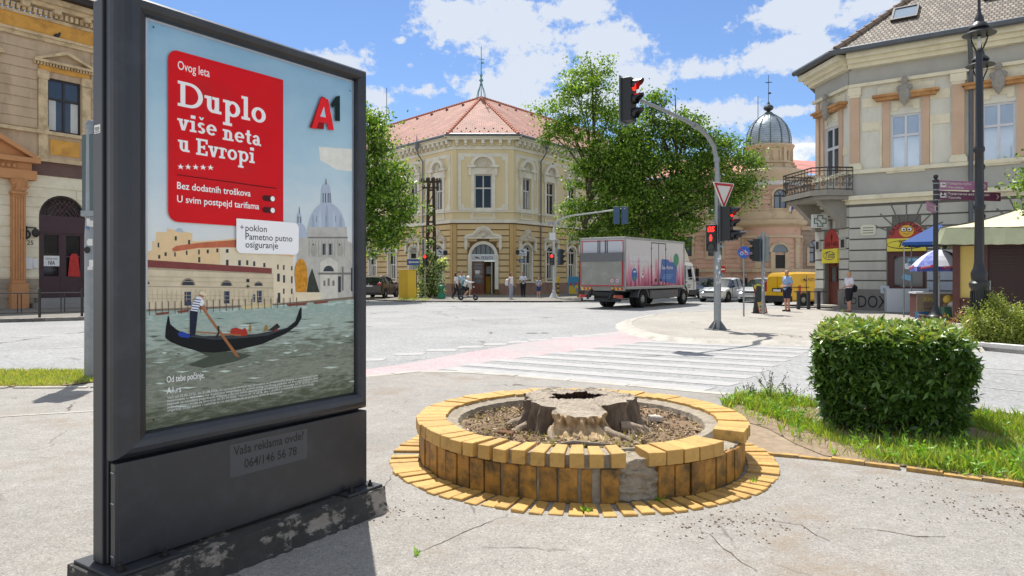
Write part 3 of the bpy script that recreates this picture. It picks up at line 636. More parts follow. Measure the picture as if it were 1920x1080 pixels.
 def T(body, px, py, px1=None, size=None, m=None, off=.0, **k):
  u, z=pp(px, py);b.mat(m or white);fit=pp(px1, py)[0]-u if px1 else None
  D_[0]-=.00015;b.text(body, u, z, size, D_[0], off, fit=fit, **k)
 T('Ovog leta', 331, 130, 391, .062, off=.007)
 # slab-serif headline from strokes
 def slab(s, px, py, px1, xh, cap, wt):
  u0, z0=pp(px, py);fit=pp(px1, py)[0]-u0;V_=[];x=0.0;t=wt;sw=wt*.62
  b.mat(white)
  G=[]
  def bar(a, c, d, e):G.append([(a, d), (c, d), (c, e), (a, e)])
  def ring(cx, cz, rx, rz, a0=0, a1=360, w=None):
   w=w or t;n=26
   for i in range(n):
    q0, q1=R(a0+(a1-a0)*i/n), R(a0+(a1-a0)*(i+1)/n)
    G.append([(cx+rx*math.cos(q0), cz+rz*math.sin(q0)), (cx+rx*math.cos(q1), cz+rz*math.sin(q1)), (cx+(rx-w)*math.cos(q1), cz+(rz-sw)*math.sin(q1)), (cx+(rx-w)*math.cos(q0), cz+(rz-sw)*math.sin(q0))])
  se=t*.55
  for ch in s:
   if ch==' ':x+=xh*.5;continue
   if ch=='D':
    bar(x+se, x+se+t, sw, cap-sw);bar(x, x+se+t+.02, 0, sw);bar(x, x+se+t+.02, cap-sw, cap);ring(x+se+t+.02, cap/2, cap*.56, cap/2, -90, 90);x+=se+t+.02+cap*.56
   elif ch=='E':
    bar(x+se, x+se+t, sw, cap-sw);w=cap*.78;bar(x, x+w, 0, sw);bar(x, x+w, cap-sw, cap);bar(x+se+t, x+w*.78, cap/2-sw/2, cap/2+sw/2);bar(x+w-t*.7, x+w, sw, sw*2.3);bar(x+w-t*.7, x+w, cap-sw*2.3, cap-sw);bar(x+w*.78-t*.6, x+w*.78, cap/2-sw, cap/2-sw/2);bar(x+w*.78-t*.6, x+w*.78, cap/2+sw/2, cap/2+sw);x+=w
   elif ch in 'un':
    w=xh*.78
    if ch=='u':
     bar(x, x+se, xh-sw, xh);bar(x+se, x+se+t, xh*.42, xh);ring(x+se+w/2, xh*.42, w/2, xh*.42, 180, 340);bar(x+se+w-t, x+se+w, 0, xh);bar(x+se+w-t-se, x+se+w-t, xh-sw, xh);bar(x+se+w, x+se*2+w, 0, sw)
    else:
     bar(x, x+se, xh-sw, xh);bar(x+se, x+se+t, sw, xh);ring(x+se+w/2, xh*.58, w/2, xh*.42, 0, 160);bar(x+se+w-t, x+se+w, sw, xh*.58);bar(x, x+se*2+t, 0, sw);bar(x+w-t, x+w+se*2, 0, sw)
    x+=w+se*2
   elif ch=='p':
    bar(x, x+se, xh-sw, xh);bar(x+se, x+se+t, -xh*.42, xh);ring(x+se+xh*.5, xh/2, xh*.5, xh/2, -150, 150);bar(x, x+se*2+t, -xh*.42-sw, -xh*.42);x+=se+xh
   elif ch=='l':bar(x, x+se, cap-sw, cap);bar(x+se, x+se+t, sw, cap);bar(x, x+se*2+t, 0, sw);x+=se*2+t
   elif ch=='i':bar(x, x+se, xh-sw, xh);bar(x+se, x+se+t, sw, xh);bar(x, x+se*2+t, 0, sw);bar(x+se-.004, x+se+t+.004, xh*1.2, xh*1.2+t);x+=se*2+t
   elif ch=='o':ring(x+xh*.52, xh/2, xh*.52, xh/2);x+=xh*1.04
   elif ch=='e':ring(x+xh*.5, xh/2, xh*.5, xh/2, 0, 318);bar(x+t*.9, x+xh-.002, xh*.44, xh*.44+sw*.8);x+=xh
   elif ch=='a':ring(x+xh*.38, xh*.30, xh*.38, xh*.30, 40, 330);ring(x+xh*.38, xh*.62, xh*.38, xh*.38, 10, 160);bar(x+xh*.76-t, x+xh*.76, sw*.2, xh*.66);bar(x+xh*.76, x+xh*.76+se, 0, sw);x+=xh*.76+se
   elif ch=='t':bar(x+se, x+se+t, xh*.28, xh*1.32);bar(x, x+xh*.62, xh-sw, xh);ring(x+se+xh*.3, xh*.3, xh*.3, xh*.3, 180, 320);x+=xh*.66
   elif ch=='r':bar(x, x+se, xh-sw, xh);bar(x+se, x+se+t, sw, xh);bar(x, x+se*2+t, 0, sw);ring(x+se+xh*.36, xh*.58, xh*.36, xh*.42, 60, 165);bar(x+se+xh*.48, x+se+xh*.48+t*.6, xh*.66, xh*.92);x+=se+xh*.62
   elif ch=='v':
    w=xh*.98;m_=w/2
    G.append([(x+se*.5, xh-sw), (x+se*.5+t*1.05, xh-sw), (x+m_+t*.45, 0), (x+m_-t*.5, 0)]);G.append([(x+w-se*.5-t*.95, xh-sw), (x+w-se*.5, xh-sw), (x+m_+t*.5, 0), (x+m_-t*.2, 0)])
    bar(x-se*.3, x+se+t, xh-sw, xh);bar(x+w-se-t*.9, x+w+se*.3, xh-sw, xh);x+=w
   elif ch=='š':
    ring(x+xh*.36, xh*.735, xh*.34, xh*.265, 20, 270);ring(x+xh*.36, xh*.275, xh*.36, xh*.275, -160, 90)
    G.append([(x+xh*.12, xh*1.48), (x+xh*.3, xh*1.48), (x+xh*.42, xh*1.22), (x+xh*.30, xh*1.22)]);G.append([(x+xh*.44, xh*1.48), (x+xh*.62, xh*1.48), (x+xh*.44, xh*1.22), (x+xh*.32, xh*1.22)]);x+=xh*.74
   x+=t*.34
  k=fit/(x-t*.34);D_[0]-=.0002
  for i, g in enumerate(G):b.poly([(u0+p[0]*k, D_[0]-.000012*(i%9), z0+p[1])for p in g])
  D_[0]-=.0002
 slab('Duplo', 331, 198.5, 496, .083, .125, .024);slab('više', 331, 243, 404, .056, .083, .0165);slab('neta', 415, 262, 487, .056, .083, .0165);slab('u', 331, 283, 353, .056, .083, .0165);slab('Evropi', 365, 290, 475, .056, .083, .0165)
 for k in range(5):T('★', 330+14*k, 317+.3*k*1.1, 330+14*k+12, .035)
 lay(flat('line', '#5d1014'), P((329, 327), (516, 353), (516, 354.6), (329, 328.6)), .0002)
 T('Bez dodatnih troškova', 329, 354, 467, .049, off=.012);T('U svim postpejd tarifama', 329, 379, 483, .049, off=.012)
 for y in(371, 393):
  u, z=pp(489, y);u1=pp(513, y)[0];lay(flat('switch', '#4a1c1e'), rrect(u, u1, z-.016, z+.016, .0158), .0002);lay(white, [(u1-.017+.0145*math.cos(a), z+.0145*math.sin(a))for a in[i*math.pi/8 for i in range(16)]], .0002)
 w0=pp(440, 409);w1=pp(557, 478)
 lay(flat('card_white', '#e6e4e2', .5, .02), rrect(w0[0], w1[0], w1[1], w0[1]-.002, .03, 5, 'abc'), .0004)
 dk=flat('card_ink', '#2a2726');T('+', 447, 432, 454, .05, dk);T('poklon', 457, 433, 497, .05, dk, .004);T('Pametno putno', 457, 449, 545, .05, dk, .004);T('osiguranje', 457, 464, 518, .05, dk, .004)
 # red A with black 1
 lay(flat('logo_deep', '#7d1014'), P((577, 240), (599, 181), (607, 184), (604, 243)));D_[0]-=.0002
 lay(flat('logo_red', '#d21f26', .35), P((581, 241), (599, 183), (612, 187), (623, 245), (612, 243.5), (609.5, 232), (594, 229.5), (590, 242)), .0002);lay(flat('sky_gap', '#a9bcc6'), P((597, 219), (604, 200), (607.5, 221)), .0002)
 lay(flat('logo_black', '#10201c', .35), P((617, 196), (626, 182), (634, 180), (634, 228), (625, 227), (625, 199), (619, 203)), .0002)
 T('Od tebe počinje.', 309, 717, 380, .044, off=.008);T('A1.rs', 309, 738, 336, .044, off=.006)
 tiny=flat('tiny', '#d9dcd6')
 for k, (s, w)in enumerate((('Važi od 25.06.2026. do 31.08.2026. uz ugovornu obavezu od 24 meseca na pretplatničke brojeve za sve postpejd tarife', 592), ('interneta u odnosu na količinu interneta iz odabranog tarifnog paketa za Evropu tokom leta', 593), ('naknada za navedene pogodnosti, internet u Evropi nakon iskorišćenja se naplaćuje po cenovniku do 31.10.2026. godine', 593), ('jednokratno i može se aktivirati do 31.10.2026. Nakon 31.10.2026. ako i ukoliko pretplatnik koristi ovu uslugu', 585), ('osiguranje ostaje aktivno i naplaćuje se sve dok pretplatnik ne podnese zahtev za deaktivaciju', 525))):
  T(s, 310, 747.5+k*5.9, w, .017, tiny)
 for x, y in((284, 52), (653, 171), (284, 786)):u, z=pp(x, y);lay(ink, [(u+.005*math.cos(a), z+.005*math.sin(a))for a in[i*math.pi/4 for i in range(8)]], .0001)
 b.build('poster', root)
 # glass sheet in front of the poster
 g=bpy.data.materials.new('poster_glass');g.use_nodes=True;N=g.node_tree.nodes;L=g.node_tree.links;bs=N['Principled BSDF'];N.remove(bs)
 tr=N.new('ShaderNodeBsdfTransparent');gl=N.new('ShaderNodeBsdfGlossy');gl.inputs['Roughness'].default_value=.02;fr=N.new('ShaderNodeFresnel');fr.inputs[0].default_value=1.12;mx=N.new('ShaderNodeMixShader');L.new(fr.outputs[0], mx.inputs[0]);L.new(tr.outputs[0], mx.inputs[1]);L.new(gl.outputs[0], mx.inputs[2]);L.new(mx.outputs[0], N['Material Output'].inputs['Surface'])
 b=MB();b.mat(g);b.quad((0, -.0125, PZ0), (PW, -.0125, PZ0), (PW, -.0125, PZ1), (0, -.0125, PZ1));b.build('glass', root)
 # concrete footing under the panel
 f=thing('concrete_footing', 'low concrete footing with flaking dark paint under the advertising panel', 'footing', (0, 0, 0));f.matrix_world=PM
 me=MB();me.mat(mat('footing_concrete', '#938b80', .92, .25, 10, .7, 45, dirt='#3b3a37', ds=5.5, dthr=(.41, .46), stretch=(.7, 1, 1.3)))
 nx=60
 def prof(i):
  x=-.235+(1.72)*i/nx;j=.012*math.sin(i*1.7)+.008*math.sin(i*4.1);return[(x, -.175-.02+j*.7, .06), (x, -.150+j*.5, .17), (x, -.138+j*.3, .252), (x, .235, .252), (x, .25, .06)]
 for i in range(nx):
  a, c=prof(i), prof(i+1)
  for k in range(4):me.quad(a[k], c[k], c[k+1], a[k+1])
 me.poly(prof(0)[::-1]);me.poly(prof(nx));me.build('footing_block', f, 50)
panel()
# ---------------------------------------------------------------- brick planter with the tree stump
PC=(0.57, 5.97)
def planter():
 root=thing('brick_planter', 'round planter of yellow bricks on the asphalt, its rim broken at the front right', 'planter', (PC[0], PC[1], ZP))
 ym=mat('yellow_brick', '#bd9550', 0.6, 0.18, 9, 0.25, 70, spec=0.4, dirt='#86693a', ds=9, dthr=(.48, .70), island=0.13)
 ys=mat('yellow_brick_face', '#a2732a', 0.5, 0.22, 10, 0.25, 70, spec=0.4, dirt='#4d3d20', ds=7, dthr=(.42, .64), island=0.2)
 mo=mat('mortar', '#9c917f', .95, .25, 14, .9, 40, dirt='#75695a', ds=9)
 def wedge(b, a0, a1, r0, r1, z0, z1, jit=0.004):
  ja=random.uniform(-jit, jit);jr=random.uniform(-jit, jit)*1.5;jz=random.uniform(-jit, jit);ti=random.uniform(-jit, jit)
  vs=[]
  for z in(z0, z1+jz):
   for r, a in((r0+jr, a0+ja), (r1+jr, a0+ja), (r1+jr, a1+ja), (r0+jr, a1+ja)):
    vs.append((r*math.sin(a), -r*math.cos(a), z+(ti if(a>a0+ja+1e-6 and z>z0+.001)else 0)))
  b.add(vs, [(4, 5, 6, 7), (3, 2, 1, 0), (0, 1, 5, 4), (1, 2, 6, 5), (2, 3, 7, 6), (3, 0, 4, 7)])
  # angle 0 = towards the camera, positive to the right
 H1, H2=0.232, 0.335
 gap0, gap1, low1=R(7.5), R(19.5), R(60)
 b=MB();b.mat(ys);n=62;st=2*math.pi/n
 for i in range(n):
  a=-math.pi+i*st;m=a+st/2
  if gap0-R(2)<m<gap1-R(2):continue
  if-R(13)<m<gap0 and i%3==0:wedge(b, a+.012, a+st-.035, 1.335-.11, 1.335-.012, .004, H1, .005);continue
  wedge(b, a+.005, a+st-.006, 1.335-.11, 1.335-random.uniform(0, .008), .004, H1, .005)
 b.build('lower_course', root, bevel=.0035)
 b=MB();b.mat(ym);n=63;st=2*math.pi/n
 for i in range(n):
  a=-math.pi+i*st;m=a+st/2
  if gap0-R(1)<m<gap1-R(3):continue
  if R(41)<m<R(62):continue
  g=.022 if-R(45)<m<gap0 else .004
  wedge(b, a+g*.3, a+st-g, 1.115, 1.35+random.uniform(-.006, .01), H1+.008, H2, .005)
 b.build('rim_bricks', root, bevel=.0035)
 b=MB();b.mat(ym);n=84;st=2*math.pi/n
 for i in range(n):
  a=-math.pi+i*st
  if random.random()<.03:continue
  wedge(b, a+.004, a+st-random.uniform(.008, .018), 1.345, 1.575+random.uniform(-.012, .012), -.03, .016+random.uniform(-.003, .004), .006)
 b.build('ground_ring', root, bevel=.004)
 # mortar body with a rough broken place
 b=MB();b.mat(mo);n=260
 def mz(a, r):
  z=H2-.018
  if gap0-R(1)<a<gap1-R(2):z=H1+.02+-.03
  if R(40.5)<a<R(62.5):z=H1+.012+.010*math.sin(a*90+r*40)
  return z+random.uniform(-.004, .004)
 cols=[]
 for i in range(n):
  a=-math.pi+2*math.pi*i/n;o=1.308
  if gap0-R(2)<a<gap1-R(2):o=1.27
  elif-R(45)<a<gap0:o=1.312
  cols.append([(r*math.sin(a), -r*math.cos(a), z)for r, z in((o, -.03), (o+random.uniform(-.006, .006), .08), (o+random.uniform(-.01, .006), .16), (o-.005, mz(a, o)), (1.22, mz(a, 1.22)), (1.13, mz(a, 1.13)), (1.10, H2-.03), (1.02+random.uniform(-.01, .01), H2-.045), (1.0+random.uniform(-.012, .012), H2-.13))])
 k=len(cols[0]);vs=[p for c in cols for p in c]
 b.add(vs, [(i*k+j, ((i+1)%n)*k+j, ((i+1)%n)*k+j+1, i*k+j+1)for i in range(n)for j in range(k-1)])
 b.build('mortar_core', root, 40)
 # crumbled masonry in the gap
 from mathutils import noise as mn
 b=MB();b.mat(mo);na, nz=64, 34;a0, a1=gap0-R(3.2), gap1-R(.5);G=[]
 for i in range(na+1):
  a=a0+(a1-a0)*i/na;col=[]
  for j in range(nz+1):
   if j<=22:z=.0+(H1+.03)*j/22;r=1.312
   else:z=H1+.03+.012*(j-22)/12;r=1.312-(j-22)/12*.22
   p=Vector((a*9, z*14, r*9));d=.022*mn.fractal(p, .8, 2.1, 5)+.020*mn.noise(p*.6);d+=.012*mn.noise(p*3.1)
   e=min(1, j/22)**6*.03 if j<=22 else .03
   rr=r+d-(e if j<=22 else .03);zz=z+(.9*d if j>16 else 0)+(.03*mn.noise(Vector((a*14, r*12, 3)))if j>20 else 0)
   col.append((rr*math.sin(a), -rr*math.cos(a), zz))
  G+=col
 k=nz+1;b.add(G, [(i*k+j, (i+1)*k+j, (i+1)*k+j+1, i*k+j+1)for i in range(na)for j in range(nz)]);b.build('broken_masonry', root, 30)
 # soil, humped towards the stump
 nr, na=26, 120;V=[];
 for i in range(nr+1):
  r=1.03*i/nr
  for j in range(na):
   a=2*math.pi*j/na;z=H2-.105-.02*max(0, 1-r/.95)+random.gauss(0, .011)+.02*math.sin(r*9+a*3)*math.cos(a*5)
   V.append((r*math.cos(a), r*math.sin(a), z))
 T=[(i*na+j, i*na+(j+1)%na, (i+1)*na+(j+1)%na, (i+1)*na+j)for i in range(nr)for j in range(na)]
 npmesh('soil', np.array(V), np.array(T)[:, ::-1], mat('planter_soil', '#7b654d', .95, .35, 14, .8, 60, dirt='#a08a6c', ds=10), root, smooth=False)
planter()
def mulch():
 b=MB();ms=[mat('chip_'+str(i), c, .95, .25, 25, island=.35)for i, c in enumerate(('#6e5741', '#9c8468', '#53412f', '#b5a384', '#84705a'))]
 for k in range(3200):
  r=1.0*math.sqrt(random.random());a=random.uniform(0, 2*math.pi);x, y=r*math.cos(a), r*math.sin(a)
  if math.hypot(x+.02, y-.02)<.42:continue
  z=.335-.105-.02*max(0, 1-r/.95)+.016+random.uniform(-.006, .016);l=random.expovariate(1/.012)+.007;l=min(l, .11);b.mat(random.choice(ms))
  b.cbox((PC[0]+x, PC[1]+y, ZP+z), (l, random.uniform(.004, .014), random.uniform(.003, .010)), random.uniform(0, 6.3), random.uniform(-.5, .5), random.uniform(-.5, .5))
 b.build('mulch', kind='stuff', label='dry brown mulch and wood chips inside the brick planter')
 P=[];
 for k in range(420):
  r=random.uniform(.5, 1.0);a=random.choice((random.gauss(-1.9, .5), random.gauss(-1.1, .5), random.gauss(2.6, .7)));P.append((PC[0]+r*math.cos(a)+random.gauss(0, .02), PC[1]+r*math.sin(a), ZP+.24))
 P=np.array(P);D=rng.normal(size=(len(P), 3))*.6;D[:, 2]=1
 leaves('dry_grass', P, rng.uniform(.03, .08, len(P)), leafmat('dry_blade', '#8b8a4a', '#a39a5c', '#6f7a35', .3), D=D, width=.12, kind='stuff')
 t=thing('rubble', 'small pale mortar chunk on the soil at the right of the stump', 'rubble', (PC[0]+.66, PC[1]+.12, ZP+.25));b=MB();b.mat(mat('rubble', '#b7b0a4', .9, .15, 20, .5, 60));b.cbox((0, 0, .02), (.13, .06, .05), .5, .15, .1);b.build('chunk', t, bevel=.008)
 t=thing('rubble', 'flat brown brick fragment lying in the left part of the planter', 'rubble', (PC[0]-.62, PC[1]-.38, ZP+.245));b=MB();b.mat(mat('rubble_b', '#6b4530', .9, .25, 20, .5, 60));b.cbox((0, 0, .01), (.12, .06, .03), -.2, .1, .1);b.build('fragment', t, bevel=.006)
 t=thing('stick', 'grey dry branch lying along the front of the stump', 'stick', (PC[0]-.02, PC[1]-.80, ZP+.262));b=MB();b.mat(mat('stick', '#7d7060', .9, .25, 30, .4, 60));b.tube([(-.22, .0, 0), (-.1, .02, .015), (.02, -.01, .01), (.17, .015, .0)], [.014, .018, .016, .008], 7);b.build('branch', t, 50)
mulch()
def stump():
 root=thing('tree_stump', 'wide grey hollow tree stump in the brick planter', 'tree stump', (PC[0]-.015, PC[1]+.0, ZP))
 bark=mat('stump_bark', '#7b6b5b', .95, .35, 9, 1.0, 30, dirt='#4e4236', ds=7, dthr=(.42, .68), stretch=(1.4, 1.4, .35))
 pale=mat('stump_wood', '#b79c77', .85, .25, 8, .8, 26, dirt='#7a5f43', ds=6, dthr=(.50, .68), stretch=(1.5, 1.5, .5))
 top=mat('stump_top', '#a39685', .9, .22, 12, .8, 45, dirt='#b9ad99', ds=4)
 nt=top.node_tree;N=nt.nodes;Lk=nt.links;bsd=N['Principled BSDF'];src=bsd.inputs['Base Color'].links[0].from_socket;tc=N.new('ShaderNodeTexCoord');wv=N.new('ShaderNodeTexWave');wv.wave_type='RINGS';wv.rings_direction='Z';wv.inputs['Scale'].default_value=9;wv.inputs['Distortion'].default_value=5;wv.inputs['Detail'].default_value=4;wv.inputs['Detail Scale'].default_value=1.5;Lk.new(tc.outputs['Object'], wv.inputs['Vector']);mr=N.new('ShaderNodeMapRange');mr.inputs[3].default_value=.80;mr.inputs[4].default_value=1.0;Lk.new(wv.outputs['Fac'], mr.inputs[0]);vm=N.new('ShaderNodeVectorMath');vm.operation='SCALE';Lk.new(src, vm.inputs[0]);Lk.new(mr.outputs[0], vm.inputs['Scale']);Lk.new(vm.outputs[0], bsd.inputs['Base Color'])
 hole=mat('stump_hollow', '#352519', 1, .5, 9, .9, 24, dirt='#6a3f22', ds=6)
 from mathutils import noise as mn
 NA=260;b=MB()
 def wob(a, s=1.0):return .022*math.sin(3*a+.6)+.014*math.sin(5*a+2.1)+.007*math.sin(11*a+1)+.010*math.sin(23*a)+.006*math.sin(47*a+.5)
 def topz(a):
  f=max(0, math.cos(a+math.pi/2))**3
  return .478-.085*f+.006*math.sin(7*a)
 def rad(a):
  g=0
  for c, w, d in((R(-128), R(4), .10), (R(-50), R(11), .13), (R(-20), R(6), .03), (R(-158), R(4), .03)):
   t=(a-c+math.pi)%(2*math.pi)-math.pi;g+=d*math.exp(-(t/w)**2)
  fr=max(0, math.cos(a+R(92)));return .455+wob(a)-g-.02*fr
 def isfront(a):t=(a-R(-90)+math.pi)%(2*math.pi)-math.pi;return R(-34)<t<R(38)
 rows=26;vs=[];
 for i in range(rows+1):
  q=i/rows
  for j in range(NA):
   a=-math.pi+2*math.pi*j/NA;zt=topz(a);z=.19+(zt-.19)*q;r=rad(a)
   fl=(1-q)**2.2
   r+=fl*(.05+.11*max(0, math.sin(4*a+1.2))+(.10 if isfront(a)else 0))+(0 if q>.97 else .008*math.sin(31*a+3*math.sin(q*4))+.006*math.sin(67*a+q*9))
   if isfront(a):
    r+=-.035*math.exp(-((q-.62)/.16)**2)*(1+.6*math.sin(13*a))+.012*math.sin(q*26+9*a)*(1-q)+.010*math.sin(29*a+q*14)
   if q<.985:w=Vector((math.cos(a)*2.2, math.sin(a)*2.2, z*.9));r+=.020*mn.fractal(w*2.2, .9, 2.1, 4)+.016*mn.fractal(Vector((math.cos(a)*14, math.sin(a)*14, z*3)), .8, 2.2, 3)*(1.3 if isfront(a)else 1)
   vs.append((r*math.cos(a), r*math.sin(a), z+(.010*mn.fractal(Vector((math.cos(a)*5, math.sin(a)*5, 1)), .8, 2.1, 4)if q>.98 else 0)))
 fs={0:[], 1:[]}
 for i in range(rows):
  for j in range(NA):
   a=-math.pi+2*math.pi*(j+.5)/NA;f=(i*NA+j, i*NA+(j+1)%NA, (i+1)*NA+(j+1)%NA, (i+1)*NA+j)
   fs[1 if isfront(a+.05*math.sin(i*.9))else 0].append(f)
 base=len(b.v);b.add(vs, []);
 for k, m in((0, bark), (1, pale)):
  b.mat(m)
  for f in fs[k]:b.f.append(f);b.mi.append(b.cur);b.uv.append(None)
  # top face in to the rim of the hollow, then down
 def holer(a):return(.235+.03*math.sin(2*a)+.028*math.sin(5*a+1)+.018*math.sin(9*a+2)+.012*math.sin(17*a))
 hc=(.0, .12);ringn=16;last=rows*NA
 idx=[[last+j for j in range(NA)]];o0=len(b.v)
 for i in range(1, ringn+1):
  t=i/ringn;row=[]
  for j in range(NA):
   a=-math.pi+2*math.pi*j/NA;p=Vector(vs[last+j]);h=Vector((hc[0]+holer(a)*math.cos(a)*.95, hc[1]+holer(a)*math.sin(a)*.72, .468));q=p.lerp(h, t)
   q.z+=-.012*math.sin(t*math.pi)+random.uniform(-.0025, .0025)+.004*math.sin(t*25+wob(a)*60)+.012*mn.fractal(q*7, .8, 2.1, 4);row.append(len(b.v));b.v.append(tuple(q))
  idx.append(row)
 b.mat(top)
 def ring(r0, r1):
  for j in range(NA):b.f.append((r0[j], r0[(j+1)%NA], r1[(j+1)%NA], r1[j]));b.mi.append(b.cur);b.uv.append(None)
 for r0, r1 in zip(idx, idx[1:]):ring(r0, r1)
 b.mat(hole);prev=idx[-1]
 for d, k in((.03, 1.02), (.08, 1.06), (.15, 1.0), (.24, .9)):
  row=[]
  for j in range(NA):
   a=-math.pi+2*math.pi*j/NA;rr=holer(a)*k+.012*math.sin(19*a+d*40);row.append(len(b.v));b.v.append((hc[0]+rr*math.cos(a)*.95, hc[1]+rr*math.sin(a)*.72, .468-d))
  ring(prev, row);prev=row
 b.f.append(tuple(prev));b.mi.append(b.cur);b.uv.append(None)
 b.build('stump_wood', root, 35)
 # surface roots and torn strips of wood
 b=MB();b.mat(mat('stump_root', '#958470', .9, .25, 14, .7, 40, dirt='#5e4c3b', ds=6))
 for a, l, r0 in((R(-62), .42, .05), (R(-112), .30, .045), (R(-30), .38, .05), (R(5), .4, .05), (R(-150), .3, .045), (R(185), .35, .05)):
  pts=[];rr=[]
  for i in range(8):
   t=i/7;rad_=.40+l*t;aa=a+.18*math.sin(t*3+a);pts.append((rad_*math.cos(aa), rad_*math.sin(aa), .27-.07*t+.015*math.sin(t*7)));rr.append(r0*(1-.75*t)+.006*math.sin(i*2.3))
  b=MB();b.mat(mat('stump_root', '#958470'));b.tube(pts, rr, 9);b.build('root', root, 60)
 b=MB();b.mat(mat('stump_root', '#958470'))
 for k in range(60):
  a=R(random.uniform(-74, -28))if k%3 else R(random.uniform(-140, 200));r=random.uniform(.47, .62);z=random.uniform(.20, .27);d=random.uniform(.01, .06);t=random.uniform(-.3, .3)
  b.tube([(r*math.cos(a), r*math.sin(a), z+d*.8), ((r+.02)*math.cos(a+t*.2), (r+.02)*math.sin(a+t*.2), z+d*.3), ((r+.06)*math.cos(a+t*.4), (r+.06)*math.sin(a+t*.4), z-.02)], [.003, .007, .003], 5)
 b.build('splinters', root, 60)
stump()
# ---------------------------------------------------------------- hedge, lawn, weeds, bush
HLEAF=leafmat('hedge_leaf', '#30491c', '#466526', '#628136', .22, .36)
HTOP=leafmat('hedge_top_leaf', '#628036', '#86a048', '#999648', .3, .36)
def hedge():
 hx, hy, h=.62, .72, .97
 root=thing('hedge', 'dense clipped green hedge block beside the crosswalk, in the weedy lawn', 'hedge', (3.77, 7.12, ZP), R(-26))
 Ps=[];Ds=[];Ss=[];Tp=[]
 def ros(c, n, size, k, top):
  n=n/np.linalg.norm(n);t=np.cross(n, rng.normal(size=3));t/=np.linalg.norm(t);s=np.cross(n, t);ph=random.uniform(0, 6)
  for i in range(k):
   a=ph+i*2*math.pi/k+random.uniform(-.3, .3);li=random.uniform(.15, .8);d=(t*math.cos(a)+s*math.sin(a))*math.cos(li)+n*math.sin(li);d[2]-=.12
   Ps.append(c);Ds.append(d);Ss.append(size*random.uniform(.7, 1.25));Tp.append(top)
 def bulge(x, y, z):return 1+.035*math.sin(x*7+z*5)+.03*math.sin(y*6+z*8+1)
 for k in range(2500):
  f=random.random()
  u, v=random.uniform(-1, 1), random.random()
  zlow=.10+.16*max(0, math.sin(u*5+1))*random.random()
  if f<.36:
   z=zlow+(h-zlow)*v**.9;c=np.array((u*hx, -hy*(1-.10*(1-v)), z));n=np.array((0.15*u, -1, .25))
   if z<.3 and random.random()<.45:continue
  elif f<.52:
   z=zlow+(h-zlow)*v**.9;c=np.array((-hx*(1-.08*(1-v)), u*hy, z));n=np.array((-1, 0, .25))
  elif f<.62:z=zlow+(h-zlow)*v;c=np.array((hx, u*hy, z));n=np.array((1, 0, .25))
  elif f<.66:z=zlow+(h-zlow)*v;c=np.array((u*hx, hy, z));n=np.array((0, 1, .25))
  else:c=np.array((u*hx, random.uniform(-1, 1)*hy, h));n=np.array((0.1*u, 0, 1))
  # round the upper edges
  g=np.abs(c/np.array((hx, hy, h)));over=max(0, g[0]-.86)+max(0, g[1]-.88)+0
  if g[2]>.86 and over>0:c[2]-=(over*h*.8)
  c[:2]*=bulge(c[0], c[1], c[2]);c+=rng.normal(size=3)*.022-n/np.linalg.norm(n)*random.uniform(-.015, .06)
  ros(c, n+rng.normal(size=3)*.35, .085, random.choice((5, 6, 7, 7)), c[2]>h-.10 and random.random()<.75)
 for k in range(1500):
  c=np.array((random.uniform(-.9, .9)*hx, random.uniform(-.9, .9)*hy, random.uniform(.1, .93)*h));ros(c, rng.normal(size=3), .085, 5, False)
 for k in range(26):
  x, y=random.uniform(-1, 1)*hx, random.uniform(-1, .6)*hy;l=random.uniform(.05, .16)
  for i in range(6):Ps.append(np.array((x, y, h-.02+l*i/5)));d=rng.normal(size=3)*.7;d[2]=.8;Ds.append(d);Ss.append(.05);Tp.append(True)
 Ps=np.array(Ps);Ds=np.array(Ds);Ss=np.array(Ss);Tp=np.array(Tp)
 Nn=np.zeros_like(Ds);Nn[:, 2]=1;Nn+=rng.normal(size=Ds.shape)*.4;Nn[:, 1]-=.4
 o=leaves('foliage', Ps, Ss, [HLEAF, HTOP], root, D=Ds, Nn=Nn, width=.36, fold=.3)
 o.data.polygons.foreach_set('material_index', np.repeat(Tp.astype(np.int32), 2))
 b=MB();b.mat(mat('twig', '#4d4030', .9, .2, 20))
 for k in range(60):
  x, y=random.uniform(-.85, .85)*hx, random.uniform(-.8, .8)*hy;b.tube([(x*.8, y*.8, -.02), (x, y, .3), (x*1.08+random.gauss(0, .05), y*1.05, .75)], [.012, .008, .004], 5)
 b.build('stems', root)
 # reddish shoots leaning out at the right end
 r2=leafmat('red_shoot', '#8a5a34', '#a5703c', '#8b7a3a', .3);P2=[];D2=[]
 b=MB();b.mat(mat('shoot_stem', '#7a5a3c', .9, .2, 20))
 for k in range(9):
  x, y=hx*random.uniform(.6, 1.0), hy*random.uniform(-.4, .9);d=Vector((random.uniform(.2, 1), random.uniform(-.3, .2), random.uniform(.5, 1))).normalized();l=random.uniform(.15, .3)
  b.tube([(x, y, h-.05), tuple(Vector((x, y, h-.05))+d*l)], [.004, .002], 4)
  for i in range(9):q=Vector((x, y, h-.05))+d*l*(i/8);P2 .append(tuple(q));D2 .append((random.gauss(0, 1), random.gauss(0, 1), .6))
 b.build('shoot_stem', root);leaves('shoot', P2, [.045]*len(P2), r2, root, D=np.array(D2), width=.35)
hedge()
def inpoly(x, y, P):
 r=False;n=len(P)
 for i in range(n):
  (xa, ya), (xb, yb)=P[i], P[(i+1)%n]
  if(ya>y)!=(yb>y)and x<(xb-xa)*(y-ya)/(yb-ya)+xa:r=not r
 return r
